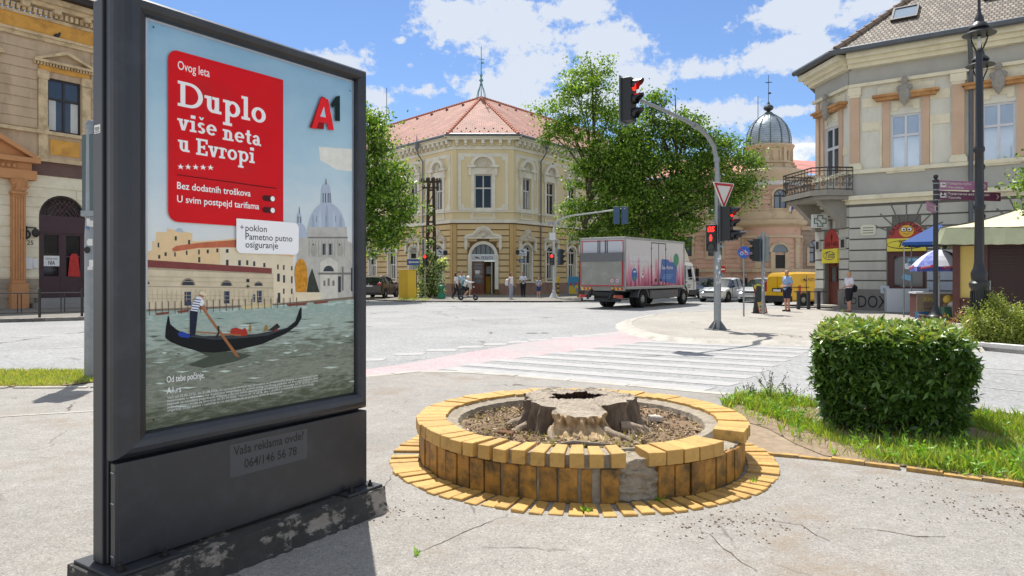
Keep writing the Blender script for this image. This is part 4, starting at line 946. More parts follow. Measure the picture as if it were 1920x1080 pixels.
def scatter(P, n, dens=None):
 xs=[p[0]for p in P];ys=[p[1]for p in P];o=[]
 while len(o)<n:
  x, y=random.uniform(min(xs), max(xs)), random.uniform(min(ys), max(ys))
  if inpoly(x, y, P)and(dens is None or random.random()<dens(x, y)):o.append((x, y))
 return o
def lawn():
 bare=lambda x, y:.06 if inpoly(x, y, BARE)else(.12 if abs(x-3.77)<.75 and abs(y-7.1)<.8 else 1.0)
 gm=leafmat('grass_blade', '#66862e', '#88a042', '#a8a660', .4, .5)
 pts=scatter(LAWN, 26000, lambda x, y:bare(x, y)*(1.0 if math.sin(x*4+y*3)+math.sin(y*7)>-1.2 else .35))
 P=np.array([(x, y, ZP+.008)for x, y in pts]);D=rng.normal(size=(len(P), 3))*.45;D[:, 2]=1
 near=np.array([1.0 if(y<5.6 or x<2.75)else .6 for x, y in pts]);S=rng.gamma(4, .018, len(P))*near+.02
 leaves('grass', P, S, gm, D=D, width=.10, fold=.3, up=0, kind='stuff', label='green weedy grass round the hedge')
 # broad weeds
 wm=leafmat('weed_leaf', '#5f8f2a', '#79a83a', '#93b651', .35, .45)
 Ps, Ds, Ss=[], [], []
 for x, y in scatter(LAWN, 420, lambda x, y:bare(x, y)*(1.0 if y<5.75 or x<2.75 else .25)):
  k=random.randint(5, 11);hh=random.uniform(.03, .14)
  for i in range(k):a=random.uniform(0, 6.3);Ps.append((x+random.gauss(0, .01), y+random.gauss(0, .01), ZP+hh*random.random()));Ds.append((math.cos(a), math.sin(a), random.uniform(.1, 1.2)));Ss.append(random.uniform(.03, .08))
 leaves('ground_cover', Ps, np.array(Ss), wm, D=np.array(Ds), width=.3, fold=.25, kind='stuff', label='broad leaved weeds in the lawn')
 # tall dry weeds at the left corner of the lawn
 for k, (px, py, top, lab)in enumerate(((1445, 752, 688, 'tall thin seeding weed, the tallest at the lawn corner near the crosswalk'), (1478, 754, 712, 'tall thin weed nearest the left side of the hedge'), (1402, 752, 716, 'short wispy weed at the left tip of the lawn'))):
  X, Y=gp(px, py, ZP);h=(py-top)*Y/F;t=thing('weed', lab, 'weed', (X, Y, ZP));b=MB();b.mat(mat('weed_stem', '#7d7f5a', .9, .2, 20));Q=[]
  for i in range(11):
   dx, dy, hh=random.gauss(0, .10), random.gauss(0, .06), h*random.uniform(.55, 1.0);pts=[(random.gauss(0, .03), 0, 0), (dx*.4, dy*.4, hh*.5), (dx, dy, hh)];b.tube(pts, [.003, .0025, .0015], 4)
   for j in range(5):f=random.uniform(.6, 1.0);q=(dx*f+random.gauss(0, .015), dy*f, hh*f+random.gauss(0, .02));b.tube([(dx*f*.9, dy*f*.9, hh*f-.03), q], .0014, 4);Q.append(q)
  b.build('stem', t)
  b=MB();b.mat(mat('seed_head', '#5f5a48', .9, .2, 20))
  for q in Q:b.ball(q, (.005, .005, .009), 5, 4)
  b.build('seed_head', t)
  P=[(random.gauss(0, .09), random.gauss(0, .07), random.uniform(0, h*.45))for i in range(160)];leaves('leaves', P, rng.uniform(.03, .07, 160), gm, t, width=.2)
  # left verge
 pts=scatter(VERGE[:], 17000, lambda x, y:1.0 if x>-9.2 else 0.2)
 P=np.array([(x, y, ZP+.01)for x, y in pts]);D=rng.normal(size=(len(P), 3))*.6;D[:, 2]=1
 leaves('grass', P, rng.uniform(.03, .10, len(P)), leafmat('verge_blade', '#7f9a3c', '#a3ad58', '#b3ab6a', .35, .6), D=D, width=.16, kind='stuff', label='dry mown grass of the left verge')
 # tufts in the pavement joints of the planter
 tm=leafmat('tuft', '#6c9a2c', '#86b03c', '#9cc04c', .4)
 for px, py, n, lab in((1238, 942, 26, 'tiny grass tuft at the foot of the broken brick'), (1098, 962, 18, 'tiny weed in a joint of the front ground ring'), (780, 1040, 14, 'flattened yellow green sprig on the asphalt'), (1415, 908, 12, 'tiny seedling between the right ring bricks')):
  X, Y=gp(px, py, ZP);t=thing('weed', lab, 'weed', (X, Y, ZP));P=rng.normal(size=(n, 3))*.012;P[:, 2]=np.abs(P[:, 2])*.3;D=rng.normal(size=(n, 3));D[:, 2]=np.abs(D[:, 2])+.2
  leaves('leaves', P, rng.uniform(.02, .06, n), tm, t, D=D, width=.3)
lawn()
def bush(name, lab, x, y, z, rx, ry, rz, n, size, lm, stems=8):
 t=thing(name, lab, 'bush', (x, y, z));P=[]
 cl=[(rng.normal(size=3))for _ in range(46)]
 for c in cl:
  c/=np.linalg.norm(c);c=c*np.array((rx, ry, rz))*random.uniform(.55, .98);c[2]=abs(c[2])*1.0+.05
  P.append(c+rng.normal(size=(n//46, 3))*np.array((rx, ry, rz))*.17)
 P=np.concatenate(P);P[:, 2]=np.maximum(P[:, 2], .02);leaves('foliage', P, rng.uniform(.7, 1.3, len(P))*size, lm, t, width=.5)
 b=MB();b.mat(mat('twig', '#4d4030'))
 for k in range(stems):a=random.uniform(0, 6.3);b.tube([(0, 0, 0), (.4*rx*math.cos(a), .4*ry*math.sin(a), rz*.5), (.8*rx*math.cos(a), .8*ry*math.sin(a), rz*.8)], [.02, .012, .005], 5)
 b.build('stems', t)
bush('bush', 'rounded yellow green bush by the far kerb, right of the lamp post', 10.75, 15.75, .1, .62, .56, .82, 26000, .055, leafmat('bush_leaf', '#6e8438', '#8c9a48', '#a9a95a', .3))
# ---------------------------------------------------------------- buildings
def wall(b, u0, u1, z0, z1, ops=(), depth=.22, y=0.0, rev=None):
 """wall sheet in the local x,z plane at y with real openings (a, b, c, d, arch) and their reveals"""
 us=sorted({u0, u1}|{o[0]for o in ops}|{o[1]for o in ops});
 def top(o):return o[3]+((o[1]-o[0])/2*(o[5]if len(o)>5 else 1)if o[4]else 0)
 zs=sorted({z0, z1}|{o[2]for o in ops}|{top(o)for o in ops})
 for ua, ub in zip(us, us[1:]):
  for za, zb in zip(zs, zs[1:]):
   cu, cz=(ua+ub)/2, (za+zb)/2
   if any(o[0]<cu<o[1]and o[2]<cz<top(o)for o in ops):continue
   b.quad((ua, y, za), (ub, y, za), (ub, y, zb), (ua, y, zb), uv=[(ua, za), (ub, za), (ub, zb), (ua, zb)])
 cm=b.cur
 for o in ops:
  a, c, lo, hi=o[:4];t=top(o);r=(c-a)/2;m=(a+c)/2
  if o[4]:
   ar=arc(m, hi, r, 180, 0, 14, t-hi)
   for p, q in zip(ar, ar[1:]):
    k=(a, t)if(p[0]+q[0])/2<m else(c, t)
    b.poly([(p[0], y, p[1]), (q[0], y, q[1]), (k[0], y, k[1])], uv=[p, q, k])
   b.poly([(m, y, t), (c, y, t), (a, y, t)][:3])
   if rev is not None:b.mat(rev)
   for p, q in zip(ar, ar[1:]):b.quad((p[0], y, p[1]), (p[0], y+depth, p[1]), (q[0], y+depth, q[1]), (q[0], y, q[1]))
  else:
   if rev is not None:b.mat(rev)
   b.quad((a, y, hi), (a, y+depth, hi), (c, y+depth, hi), (c, y, hi))
  b.quad((a, y, lo), (c, y, lo), (c, y+depth, lo), (a, y+depth, lo));b.quad((a, y, lo), (a, y+depth, lo), (a, y+depth, hi), (a, y, hi));b.quad((c, y, lo), (c, y, hi), (c, y+depth, hi), (c, y+depth, lo))
  b.cur=cm
def window(parent, M, o, fm, gm, y=.14, mull=1, trans=.66, fw=.07, curtain=None, world=True, bars=()):
 """framed window: frame mesh, with its panes as a sub-part"""
 a, c, lo, hi, archd=o[:5];m=(a+c)/2;r=(c-a)/2;rz=r*(o[5]if len(o)>5 else 1)
 b=MB(M, world);b.mat(fm)
 b.box(a, a+fw, y-.04, y+.04, lo, hi);b.box(c-fw, c, y-.04, y+.04, lo, hi);b.box(a+fw, c-fw, y-.04, y+.04, lo, lo+fw)
 if not archd:b.box(a+fw, c-fw, y-.04, y+.04, hi-fw, hi)
 zt=lo+(hi-lo)*trans
 if trans<1:b.box(a+fw, c-fw, y-.05, y+.04, zt-fw*.6, zt+fw*.6)
 for k in range(mull):x=a+(c-a)*(k+1)/(mull+1);b.box(x-fw*.55, x+fw*.55, y-.045, y+.04, lo+fw, zt-fw*.6);b.box(x-fw*.5, x+fw*.5, y-.045, y+.04, zt+fw*.6, (hi-fw)if not archd else hi)
 for zf in bars:z=lo+(hi-lo)*zf;b.box(a+fw, c-fw, y-.03, y+.03, z-.015, z+.015)
 if archd:
  for(p, q), (p2, q2)in zip(zip(arc(m, hi, r, 0, 180, 14, rz), arc(m, hi, r, 0, 180, 14, rz)[1:]), zip(arc(m, hi, r-fw, 0, 180, 14, rz-fw), arc(m, hi, r-fw, 0, 180, 14, rz-fw)[1:])):
   b.quad((p[0], y-.04, p[1]), (p2[0], y-.04, p2[1]), (q2[0], y-.04, q2[1]), (q[0], y-.04, q[1]));b.quad((p2[0], y-.04, p2[1]), (p2[0], y+.04, p2[1]), (q2[0], y+.04, q2[1]), (q2[0], y-.04, q2[1]))
  b.box(a+fw, c-fw, y-.045, y+.04, hi-fw*.6, hi+fw*.6)
  for an in(60, 120)if mull else():d=(math.cos(R(an)), math.sin(R(an)));b.prism([(m-.02, hi+.06), (m+.02, hi+.06), (m+d[0]*(r-fw)+.02, hi+d[1]*(rz-fw)), (m+d[0]*(r-fw)-.02, hi+d[1]*(rz-fw))], y-.03, y+.03)
 w=b.build('window', parent)
 b=MB(M, world);b.mat(gm)
 if archd:b.poly([(a, y, lo), (c, y, lo)]+[(p[0], y, p[1])for p in arc(m, hi, r, 0, 180, 14, rz)])
 else:b.quad((a, y, lo), (c, y, lo), (c, y, hi), (a, y, hi))
 b.build('pane', w)
 if curtain:
  b=MB(M, world);b.mat(curtain)
  for s0, s1 in((a, a+(c-a)*.28), (c-(c-a)*.28, c)):
   n=8
   for i in range(n):
    x0, x1=s0+(s1-s0)*i/n, s0+(s1-s0)*(i+1)/n;b.quad((x0, y-.004-.004*(i%2), lo+.05), (x1, y-.004-.004*((i+1)%2), lo+.05), (x1, y-.004-.004*((i+1)%2), zt-.05), (x0, y-.004-.004*(i%2), zt-.05))
  b.build('curtain', w)
 return w
def rows(b, u0, u1, z0, z1, h, ops=(), y=-.07, gap=.085, back=0.0):
 """rusticated courses: raised bands with open joints, cut round the openings"""
 n=max(1, round((z1-z0)/h));hh=(z1-z0)/n
 for i in range(n):
  za, zb=z0+i*hh, z0+(i+1)*hh-gap;segs=[(u0, u1)]
  for o in ops:
   r=(o[1]-o[0])/2;top=o[3]+(r*(o[5]if len(o)>5 else 1)if o[4]else 0)
   if o[2]<zb and top>za:
    e=0
    a, c=o[0]-.02, o[1]+.02
    if o[4]and za>o[3]:
     q=max(0.0, 1-((za-o[3])/(top-o[3]))**2);m=(o[0]+o[1])/2;a, c=m-r*math.sqrt(q)-.02, m+r*math.sqrt(q)+.02
    segs=[s for(p, q)in segs for s in((p, min(q, a)), (max(p, c), q))if s[1]-s[0]>.03]
  for p, q in segs:b.box(p, q, y, back-.001, za, zb, skip='k')
def cornice(b, u0, u1, steps, y=0.0, ends=True):
 """stacked mouldings [(z0, z1, projection)]"""
 for z0, z1, p in steps:b.box(u0-(p if ends else 0), u1+(p if ends else 0), y-p, y+.05, z0, z1)
def mirror_pts(pts):return[(-p[0], p[1])for p in pts][::-1]
def at(px, py, Y):return((px-CX)/F*Y, Y, HC-(py-HY)*Y/F)
def uz(px, py, O, d):
 """photo point -> (u, z) on the vertical wall through O along d"""
 k=(px-CX)/F;u=(k*O[1]-O[0])/(d[0]-k*d[1]);Y=O[1]+d[1]*u;return u, HC-(py-HY)*Y/F
 # ---------------------------------------------------------------- post office
def post_office():
 O1=Vector((-4.59, 55.0));O2=Vector((0.12, 55.0));dl=Vector((-.655, .755)).normalized();dr=Vector((.60, .80)).normalized();LL, LR=36.0, 21.0
 root=thing('post_office', 'cream and ochre two storey corner post office with a red tiled hip roof', 'building', (-2.3, 55, 0))
 W=mat('po_wall', '#d6bb8c', .9, .08, .8, .15, 30, stretch=(1.3, 1.3, .35), dirt='#c4a97a', ds=.35, dthr=(.52, .75));WL=mat('po_wall_upper', '#dfcda4', .9, .07, .8, .15, 30, stretch=(1.3, 1.3, .35), dirt='#cdb992', ds=.4);T=mat('po_trim', '#e2dccd', .85, .07, 1.2, .1, 30, dirt='#c6bca7', ds=.9, dthr=(.5, .8));PL=mat('po_plinth', '#977868', .9, .12, 1.5, .2, 30, dirt='#6d574a', ds=1.2);DK=mat('po_band', '#c8a771', .9, .08, 1)
 JT=mat('po_joint', '#7d6440', .95, .1, 2);orn=mat('po_ornament', '#cdc3af', .9, .15, 6, .6, 14);fm=mat('po_frame', '#cdc9bf', .6, .05);gm=glass('po_glass', '#1d2226', .05, .5);cur=mat('po_curtain', '#b9b7ae', .9, .1, 3)
 gut=mat('zinc', '#6f747a', .5, .12, 3, metal=.3)
 Z1, Z2, ZE=5.75, 6.55, 12.35
 def surround(b, m, w, zs, zt):
  """first floor window surround: jambs, consoles, segmental hood with a carved shell, and an apron below the sill"""
  b.mat(T);b.box(m-w/2-.26, m-w/2, -.07, -.001, zs, zt+.12);b.box(m+w/2, m+w/2+.26, -.07, -.001, zs, zt+.12);b.box(m-w/2-.001, m+w/2+.001, -.07, -.001, zt, zt+.12)
  b.box(m-w/2-.34, m+w/2+.34, -.16, -.001, zs-.12, zs-.002)
  b.mat(T);
  for s in(-1, 1):b.box(m+s*(w/2+.33)-.10, m+s*(w/2+.33)+.10, -.18, -.001, zt-.1, zt+.52)
  b.box(m-w/2-.23, m+w/2+.23, -.05, -.001, zt+.122, zt+.5)
  h0=zt+.5;b.box(m-w/2-.55, m-w/2+.12, -.28, -.001, h0+.02, h0+.2);b.box(m+w/2-.12, m+w/2+.55, -.28, -.001, h0+.02, h0+.2)
  r=w/2+.16;o_=arc(m, h0+.2, r+.14, 0, 180, 14, r+.02);i_=arc(m, h0+.2, r-.12, 180, 0, 14, r-.22);b.prism(o_+i_, -.26, -.002)
  b.mat(orn);b.prism([(m-r+.1, h0+.02), (m+r-.1, h0+.02)]+arc(m, h0+.2, r-.12, 0, 180, 12, r-.22), -.03, -.003)
  for k in range(-3, 4):a=R(90+k*24);c=(m+.30*math.cos(a)*r, -.06, h0+.12+.45*math.sin(a)*(r-.2));b.ball(c, (.11, .07, .16), 7, 5)
  b.ball((m, -.08, h0+.12), (.26, .10, .16), 8, 5);b.ball((m-.28, -.06, h0+.1), (.16, .07, .1), 7, 5);b.ball((m+.28, -.06, h0+.1), (.16, .07, .1), 7, 5)
  # apron
  b.mat(T);za, zb=Z1+.22, Z2-.08
  for q in([(m-w/2-.3, za), (m-w/2-.15, za), (m-w/2-.05, zb), (m-w/2-.2, zb)], [(m+w/2+.15, za), (m+w/2+.3, za), (m+w/2+.2, zb), (m+w/2+.05, zb)]):b.prism(q, -.07, -.002)
  b.box(m-w/2-.14, m+w/2+.14, -.06, -.002, za, za+.12);b.box(m-w/2-.04, m+w/2+.04, -.06, -.002, zb-.10, zb)
 def gable(b, m, w, z, big=False):
  """ground floor hood: broken curved pediment with a shell over a cornice on consoles"""
  b.mat(orn if not big else T);k=w/2+.38
  b.box(m-k, m+k, -.30, -.001, z, z+.14)
  pts=[(m-k, z+.142), (m+k, z+.142), (m+k*.92, z+.30), (m+k*.55, z+.42), (m+k*.30, z+.86), (m, z+1.0), (m-k*.30, z+.86), (m-k*.55, z+.42), (m-k*.92, z+.30)]
  b.prism(pts, -.20, -.002)
  pts2=[(m-k*.85, z+.15), (m+k*.85, z+.15), (m+k*.5, z+.32), (m+k*.24, z+.74), (m, z+.86), (m-k*.24, z+.74), (m-k*.5, z+.32)]
  b.mat(orn);b.prism(pts2, -.235, -.201)
  for i in range(7):a=R(30+i*20);b.ball((m+.34*k*.9*math.cos(a), -.26, z+.28+.42*math.sin(a)), (.13, .08, .15), 7, 5)
  b.ball((m, -.28, z+.24), (.22, .12, .2), 8, 5);b.ball((m-.5*k, -.24, z+.22), (.2, .07, .08), 7, 4);b.ball((m+.5*k, -.24, z+.22), (.2, .07, .08), 7, 4)
  b.mat(T)
  for s in(-1, 1):b.box(m+s*(k-.15)-.12, m+s*(k-.15)+.12, -.22, -.001, z-.75, z-.002);b.ball((m+s*(k-.15), -.2, z-.72), (.12, .1, .2), 7, 5)
 def panel_frame(b, u0, u1, z0, z1, t=.22, notch=.26):
  b.mat(T);b.box(u0, u0+t, -.035, -.001, z0, z1);b.box(u1-t, u1, -.035, -.001, z0, z1);b.box(u0+t, u1-t, -.035, -.001, z1-t*1.2, z1);b.box(u0+t, u1-t, -.035, -.001, z0, z0+t*.9)
  for x, s in((u0+t, 1), (u1-t, -1)):
   for z, q in((z0+t*.9, 1), (z1-t*1.2, -1)):b.box(min(x, x+s*notch), max(x, x+s*notch), -.034, -.001, min(z, z+q*notch), max(z, z+q*notch))
 def eaves(b, u0, u1, ext):
  e=ext
  for z0, z1, p in((ZE-1.0, ZE-.86, .10), (ZE-.30, ZE-.14, .45), (ZE-.14, ZE, .62)):b.box(u0-p*e[0], u1+p*e[1], -p, .05, z0, z1)
  n=int((u1-u0)/.62)
  for i in range(n):x=u0+(i+.5)*(u1-u0)/n;b.box(x-.12, x+.12, -.42, -.001, ZE-.58, ZE-.302);b.box(x-.10, x+.10, -.22, -.002, ZE-.72, ZE-.582)
  b.box(u0, u1, -.06, -.001, ZE-.859, ZE-.76)
 secs=[]
 # --- chamfer
 Mc=frame(O1, O2-O1);w=(O2-O1).length
 m=w/2;door=(m-.90, m+.90, .15, 3.1, True, 1.0);win=(m-.68, m+.68, 6.62, 9.42, False)
 b=MB(Mc, True);b.mat(WL);wall(b, 0, w, Z1-.1, ZE, [win], .3);b.mat(JT);wall(b, 0, w, 0, Z1-.1, [door], .3, rev=T);b.build('wall', root)
 b=MB(Mc, True);b.mat(W);rows(b, .34, w-.34, .95, Z1-.12, .46, [(door[0]-.32, door[1]+.32, 0, 3.1, True)]);b.mat(DK);rows(b, 0, .30, .95, Z1-.12, 5, []);rows(b, w-.30, w, .95, Z1-.12, 5, []);b.mat(WL);b.box(0, .3, -.08, -.001, Z2, ZE-1.01);b.box(w-.3, w, -.08, -.001, Z2, ZE-1.01);b.build('rustication', root)
 b=MB(Mc, True);b.mat(PL);rows(b, -.02, w+.02, .05, .93, 2, [(door[0]-.3, door[1]+.3, 0, 3.1, True)], y=-.09, gap=0);b.build('plinth', root)
 b=MB(Mc, True);b.mat(T);cornice(b, 0, w, ((Z1-.1, Z1+.08, .2), (Z1+.08, Z1+.16, .12), (Z2-.06, Z2+.03, .14)));eaves(b, 0, w, (1, 1));b.build('cornice', root)
 b=MB(Mc, True);panel_frame(b, .42, w-.42, Z2+.08, ZE-1.3);surround(b, m, 1.36, 6.62, 9.42);gable(b, m, 2.2, 4.42, True);b.mat(T);b.box(door[0]-.30, door[0]-.001, -.12, -.001, .5, 3.2);b.box(door[1]+.001, door[1]+.30, -.12, -.001, .5, 3.2)
 b.prism(arc(m, 3.1, 1.14, 0, 180, 16)+arc(m, 3.1, .905, 180, 0, 16), -.10, -.002);b.build('window_surround', root)
 window(root, Mc, win, fm, gm, .16, 1, .62, .09)
 # fanlight, sign board, doors, interior
 b=MB(Mc, True);b.mat(glass('fanlight', '#5d666b', .12));b.poly([(m-.9, .2, 3.2), (m+.9, .2, 3.2)]+[(p[0], .2, p[1])for p in arc(m, 3.2, .9, 0, 180, 14, .86)]);b.mat(mat('iron_dark', '#2a2624', .6, .1))
 for x in(-.54, -.18, .18, .54):b.box(m+x-.025, m+x+.025, .16, .2, 3.2, 3.2+math.sqrt(max(0, .81-x*x))-.03)
 fl=b.build('fanlight', root)
 b=MB(Mc, True);b.mat(mat('sign_pale', '#c9cdd2', .5, .04));b.box(m-.9, m+.9, .04, .12, 2.72, 3.18);b.mat(mat('sign_navy', '#1f2c52', .5, 0));b.text('ПОШТА', m-.18, 2.84, .30, .036, .02, fit=.92, shear=.25);b.mat(mat('sign_navy', '#1f2c52'));b.poly([(m-.70, .0362, 2.98), (m-.34, .0362, 2.88), (m-.24, .0362, 2.92), (m-.55, .0362, 3.06)]);b.mat(mat('sign_orange', '#c9863a', .5, 0));b.poly([(m-.66, .0359, 2.94), (m-.50, .0359, 2.86), (m-.44, .0359, 2.92), (m-.62, .0359, 3.0)]);b.build('post_sign', root)
 dm=mat('door_wood', '#6e3a26', .55, .15, 3, .1, 40, stretch=(4, 4, .6));b=MB(Mc, True);b.mat(dm);x0=m-.88
 b.box(x0, x0+.14, .06, .13, .16, 2.7);b.box(x0+.82, x0+.96, .06, .13, .16, 2.7);b.box(x0+.14, x0+.82, .06, .13, .16, .95);b.box(x0+.14, x0+.82, .06, .13, 2.55, 2.7)
 for z in(1.3, 1.66, 2.05, 2.3):b.box(x0+.14, x0+.82, .065, .125, z, z+.06)
 d=b.build('door', root);b=MB(Mc, True);b.mat(glass('door_glass', '#4a5459', .1));b.quad((x0+.14, .1, .95), (x0+.82, .1, .95), (x0+.82, .1, 2.55), (x0+.14, .1, 2.55));b.build('pane', d);b=MB(Mc, True);b.mat(mat('notice_paper', '#d9d9d6', .8, .03));b.quad((x0+.26, .09, 1.62), (x0+.60, .09, 1.62), (x0+.60, .09, 1.98), (x0+.26, .09, 1.98));b.build('notice', d)
 b=MB(Mc, True);b.mat(mat('hall', '#7a6a4a', .8, .2, 2));b.box(m-.2, m+.88, 1.6, 1.7, .15, 2.7);b.mat(mat('hall_yellow', '#b88a1a', .6, .1));b.box(m+.15, m+.55, 1.1, 1.3, .2, 1.5);b.mat(mat('hall_grey', '#a5a6a4', .5, .1));b.box(m+.62, m+.70, .1, .5, .16, 2.6);b.box(m+.2, m+.6, 1.0, 1.2, 1.7, 2.3);b.mat(mat('hall_floor', '#8d8578'));b.box(m-.9, m+.9, .3, 1.7, .10, .15);b.build('hall', root)
 # --- wings: risalit next to the corner, then plain bays
 def wing(O, d, L, flip):
 # local x must run left to right seen from the street
  if flip:Ofr=O+d*L;dd=-d
  else:Ofr=O;dd=d
  M=frame(Ofr, dd)
  def U(t):return L-t if flip else t
  def seg(t0, t1):return(min(U(t0), U(t1)), max(U(t0), U(t1)))
  wl={True:[2.0], False:[1.55]}[flip];pitch=3.35;rw=3.85 if flip else 3.45
  cs=[rw/2]+[rw+1.65+pitch*k for k in range(int((L-rw-1.2)/pitch))]
  gops=[];uops=[]
  for i, t in enumerate(cs):
   x=U(t);gops.append((x-.62, x+.62, 1.25, 3.55, True, .75));uops.append((x-.60, x+.60, 6.62, 9.3, False))
  b=MB(M, True);b.mat(WL);wall(b, 0, L, Z1-.1, ZE, uops, .28);b.mat(JT);wall(b, 0, L, 0, Z1-.1, gops, .28, rev=T);b.build('wall', root)
  b=MB(M, True);b.mat(W);pads=[(o[0]-.25, o[1]+.25, o[2]-.4, o[3], True, .75)for o in gops];s=seg(.28, L);rows(b, s[0], s[1], .95, Z1-.12, .46, pads);b.mat(DK);s=seg(0, .24);rows(b, s[0], s[1], .95, Z1-.12, 5);b.build('rustication', root)
  b=MB(M, True);b.mat(PL);rows(b, 0, L, .05, .93, 2, [], y=-.09, gap=0);b.build('plinth', root)
  b=MB(M, True);b.mat(T);cornice(b, 0, L, ((Z1-.1, Z1+.08, .2), (Z1+.08, Z1+.16, .12), (Z2-.06, Z2+.03, .14)), ends=False);eaves(b, 0, L, (0, 0));b.build('cornice', root)
  b=MB(M, True);s=seg(.30, rw-.1);panel_frame(b, s[0], s[1], Z2+.08, ZE-1.3)
  s=seg(rw+.05, L-.2);b.mat(T);b.box(s[0], s[1], -.03, -.001, ZE-1.55, ZE-1.35)
  for i, t in enumerate(cs):
   x=U(t);surround(b, x, 1.2, 6.62, 9.3);gable(b, x, 1.5, 4.30, False);b.mat(T);b.box(x-.82, x-.62, -.09, -.001, 1.0, 3.7);b.box(x+.62, x+.82, -.09, -.001, 1.0, 3.7);b.prism(arc(x, 3.55, .84, 0, 180, 14, .68)+arc(x, 3.55, .63, 180, 0, 14, .475), -.09, -.002);b.box(x-.85, x+.85, -.16, -.001, .98, 1.12)
  b.build('window_surround', root)
  for i, (g, u)in enumerate(zip(gops, uops)):
   if i>7:continue
   window(root, M, u, fm, gm, .16, 1, .62, .09, cur if i%2==0 else None);window(root, M, g, fm, gm, .16, 1, .55, .09, cur)
   # gutter with a hopper and downpipe
  b=MB(M, True);b.mat(gut);s=seg(0, L);b.cyl((s[0], -.70, ZE+.02), (s[1], -.70, ZE+.02), .10, 10);x=U(rw+.1);b.lathe([(.05, -.7), (.17, -.5), (.19, -.1), (.15, 0), (.05, .12), (.02, .5), (0, .7)], (x, -.72, ZE+.05), 10);b.tube([(x, -.72, ZE-.6), (x, -.6, ZE-.95), (x, -.14, ZE-1.5), (x, -.14, 1.0)], .06, 8);b.build('gutter', root)
 wing(O1, dl, LL, True);wing(O2, dr, LR, False)
 b=MB(Mc, True);b.mat(gut);b.cyl((-.55, -.70, ZE+.02), (w+.55, -.70, ZE+.02), .10, 10);b.build('gutter', root)
 # --- roof
 rt=tiles('po_tiles', '#936656', '#a67968', '#765045', .34, .26, bump=.7);rd=mat('ridge_tile', '#b06a52', .8, .15, 4, .2, 30)
 nl=Vector((-dl.y, dl.x))if Vector((-dl.y, dl.x)).y<0 else Vector((dl.y, -dl.x));nr=Vector((dr.y, -dr.x));ov=.78
 E1=O1+Vector((-.36, -ov));E2=O2+Vector((.36, -ov));zE=ZE+.06
 AP=Vector((-2.66, 61.3));za=16.95
 bl=E1+dl*LL;bR=E2+dr*LR;rl=AP+dl*LL;rr=AP+dr*LR
 b=MB(None, True);b.mat(rt)
 def rp(pts, e0, ed):
  e0=Vector((e0 .x, e0 .y, zE));ed=Vector((ed.x, ed.y, 0)).normalized();u_=[]
  P=[Vector(p)for p in pts];nn=(P[1]-P[0]).cross(P[2]-P[0]).normalized();up=nn.cross(ed);up=up if up.z>0 else-up
  b.poly([tuple(p)for p in P], uv=[((p-e0).dot(ed), (p-e0).dot(up))for p in P])
 rp([(E1 .x, E1 .y, zE), (E2 .x, E2 .y, zE), (AP.x, AP.y, za)], E1, E2-E1)
 rp([(bl.x, bl.y, zE), (E1 .x, E1 .y, zE), (AP.x, AP.y, za), (rl.x, rl.y, za)], E1, dl);rp([(E2 .x, E2 .y, zE), (bR.x, bR.y, zE), (rr.x, rr.y, za), (AP.x, AP.y, za)], E2, dr)
 bk=AP+Vector((0, 7));rp([(AP.x, AP.y, za), (rr.x, rr.y, za), (rr.x-5, rr.y+6, zE), (bk.x, bk.y, zE)], bk, dr);rp([(rl.x, rl.y, za), (AP.x, AP.y, za), (bk.x, bk.y, zE), (rl.x+5, rl.y+6, zE)], bk, dl)
 rf=b.build('roof', root)
 b=MB(None, True);b.mat(rd)
 for p, q in(((E1 .x, E1 .y, zE), (AP.x, AP.y, za)), ((E2 .x, E2 .y, zE), (AP.x, AP.y, za)), ((AP.x, AP.y, za), (rl.x, rl.y, za)), ((AP.x, AP.y, za), (rr.x, rr.y, za))):
  n=int((Vector(q)-Vector(p)).length/.38)
  for i in range(n):a=Vector(p).lerp(Vector(q), i/n);c=Vector(p).lerp(Vector(q), (i+1)/n);b.tube([a, c], [.15, .11], 7)
 b.build('ridge_tiles', rf)
 b=MB(None, True);b.mat(mat('snow_guard', '#5e3b31', .8, .1))
 for A, B, dd, L in((E1, AP, dl, LL), (E2, AP, dr, LR), (E1, AP, (E2-E1).normalized(), (E2-E1).length)):
  slope=Vector((AP.x-E1 .x, AP.y-E1 .y));
  for rI, off in enumerate((.35, .8)):
   for k in range(int(L/.7)):
    p=A+dd*(.35+k*.7+.35*rI);nn={0:nl}.get(0)
    inw=(-nl if dd is dl else(-nr if dd is dr else Vector((0, 1))));q=p+inw*off*1.15;z=zE+off*.74
    b.cbox((q.x, q.y, z), (.10, .10, .10))
 for t in(1.6, 4, 6.4, 8.8, 11.2, 13.6):
  for dd, nn in((dl, nl), (dr, nr)):p=AP+dd*t+nn*.75;b.cbox((p.x, p.y, za-.48), (.22, .22, .16))
 b.build('snow_guard', rf)
 b=MB(None, True);b.mat(mat('verdigris', '#5f8f97', .6, .15, 4));c=(AP.x, AP.y, za)
 for k in range(8):a=k*math.pi/4;b.tube([(c[0]+.42*math.cos(a), c[1]+.42*math.sin(a), za-.1), (c[0]+.30*math.cos(a), c[1]+.3*math.sin(a), za+.5), (c[0]+.08*math.cos(a), c[1]+.08*math.sin(a), za+1.1)], .028, 5)
 b.lathe([(.0, 1.0), (.14, 1.1), (.07, 1.3), (.2, 1.5), (.06, 1.7), (.13, 1.9), (.04, 2.1), (.03, 4.4), (0, 4.5)], c, 8);b.cbox((c[0], c[1], za+3.3), (.5, .04, .04));b.cbox((c[0], c[1], za+3.1), (.05, .3, .05));b.ball((c[0]+.1, c[1], za+3.0), (.16, .05, .08), 7, 5);b.build('finial', rf)
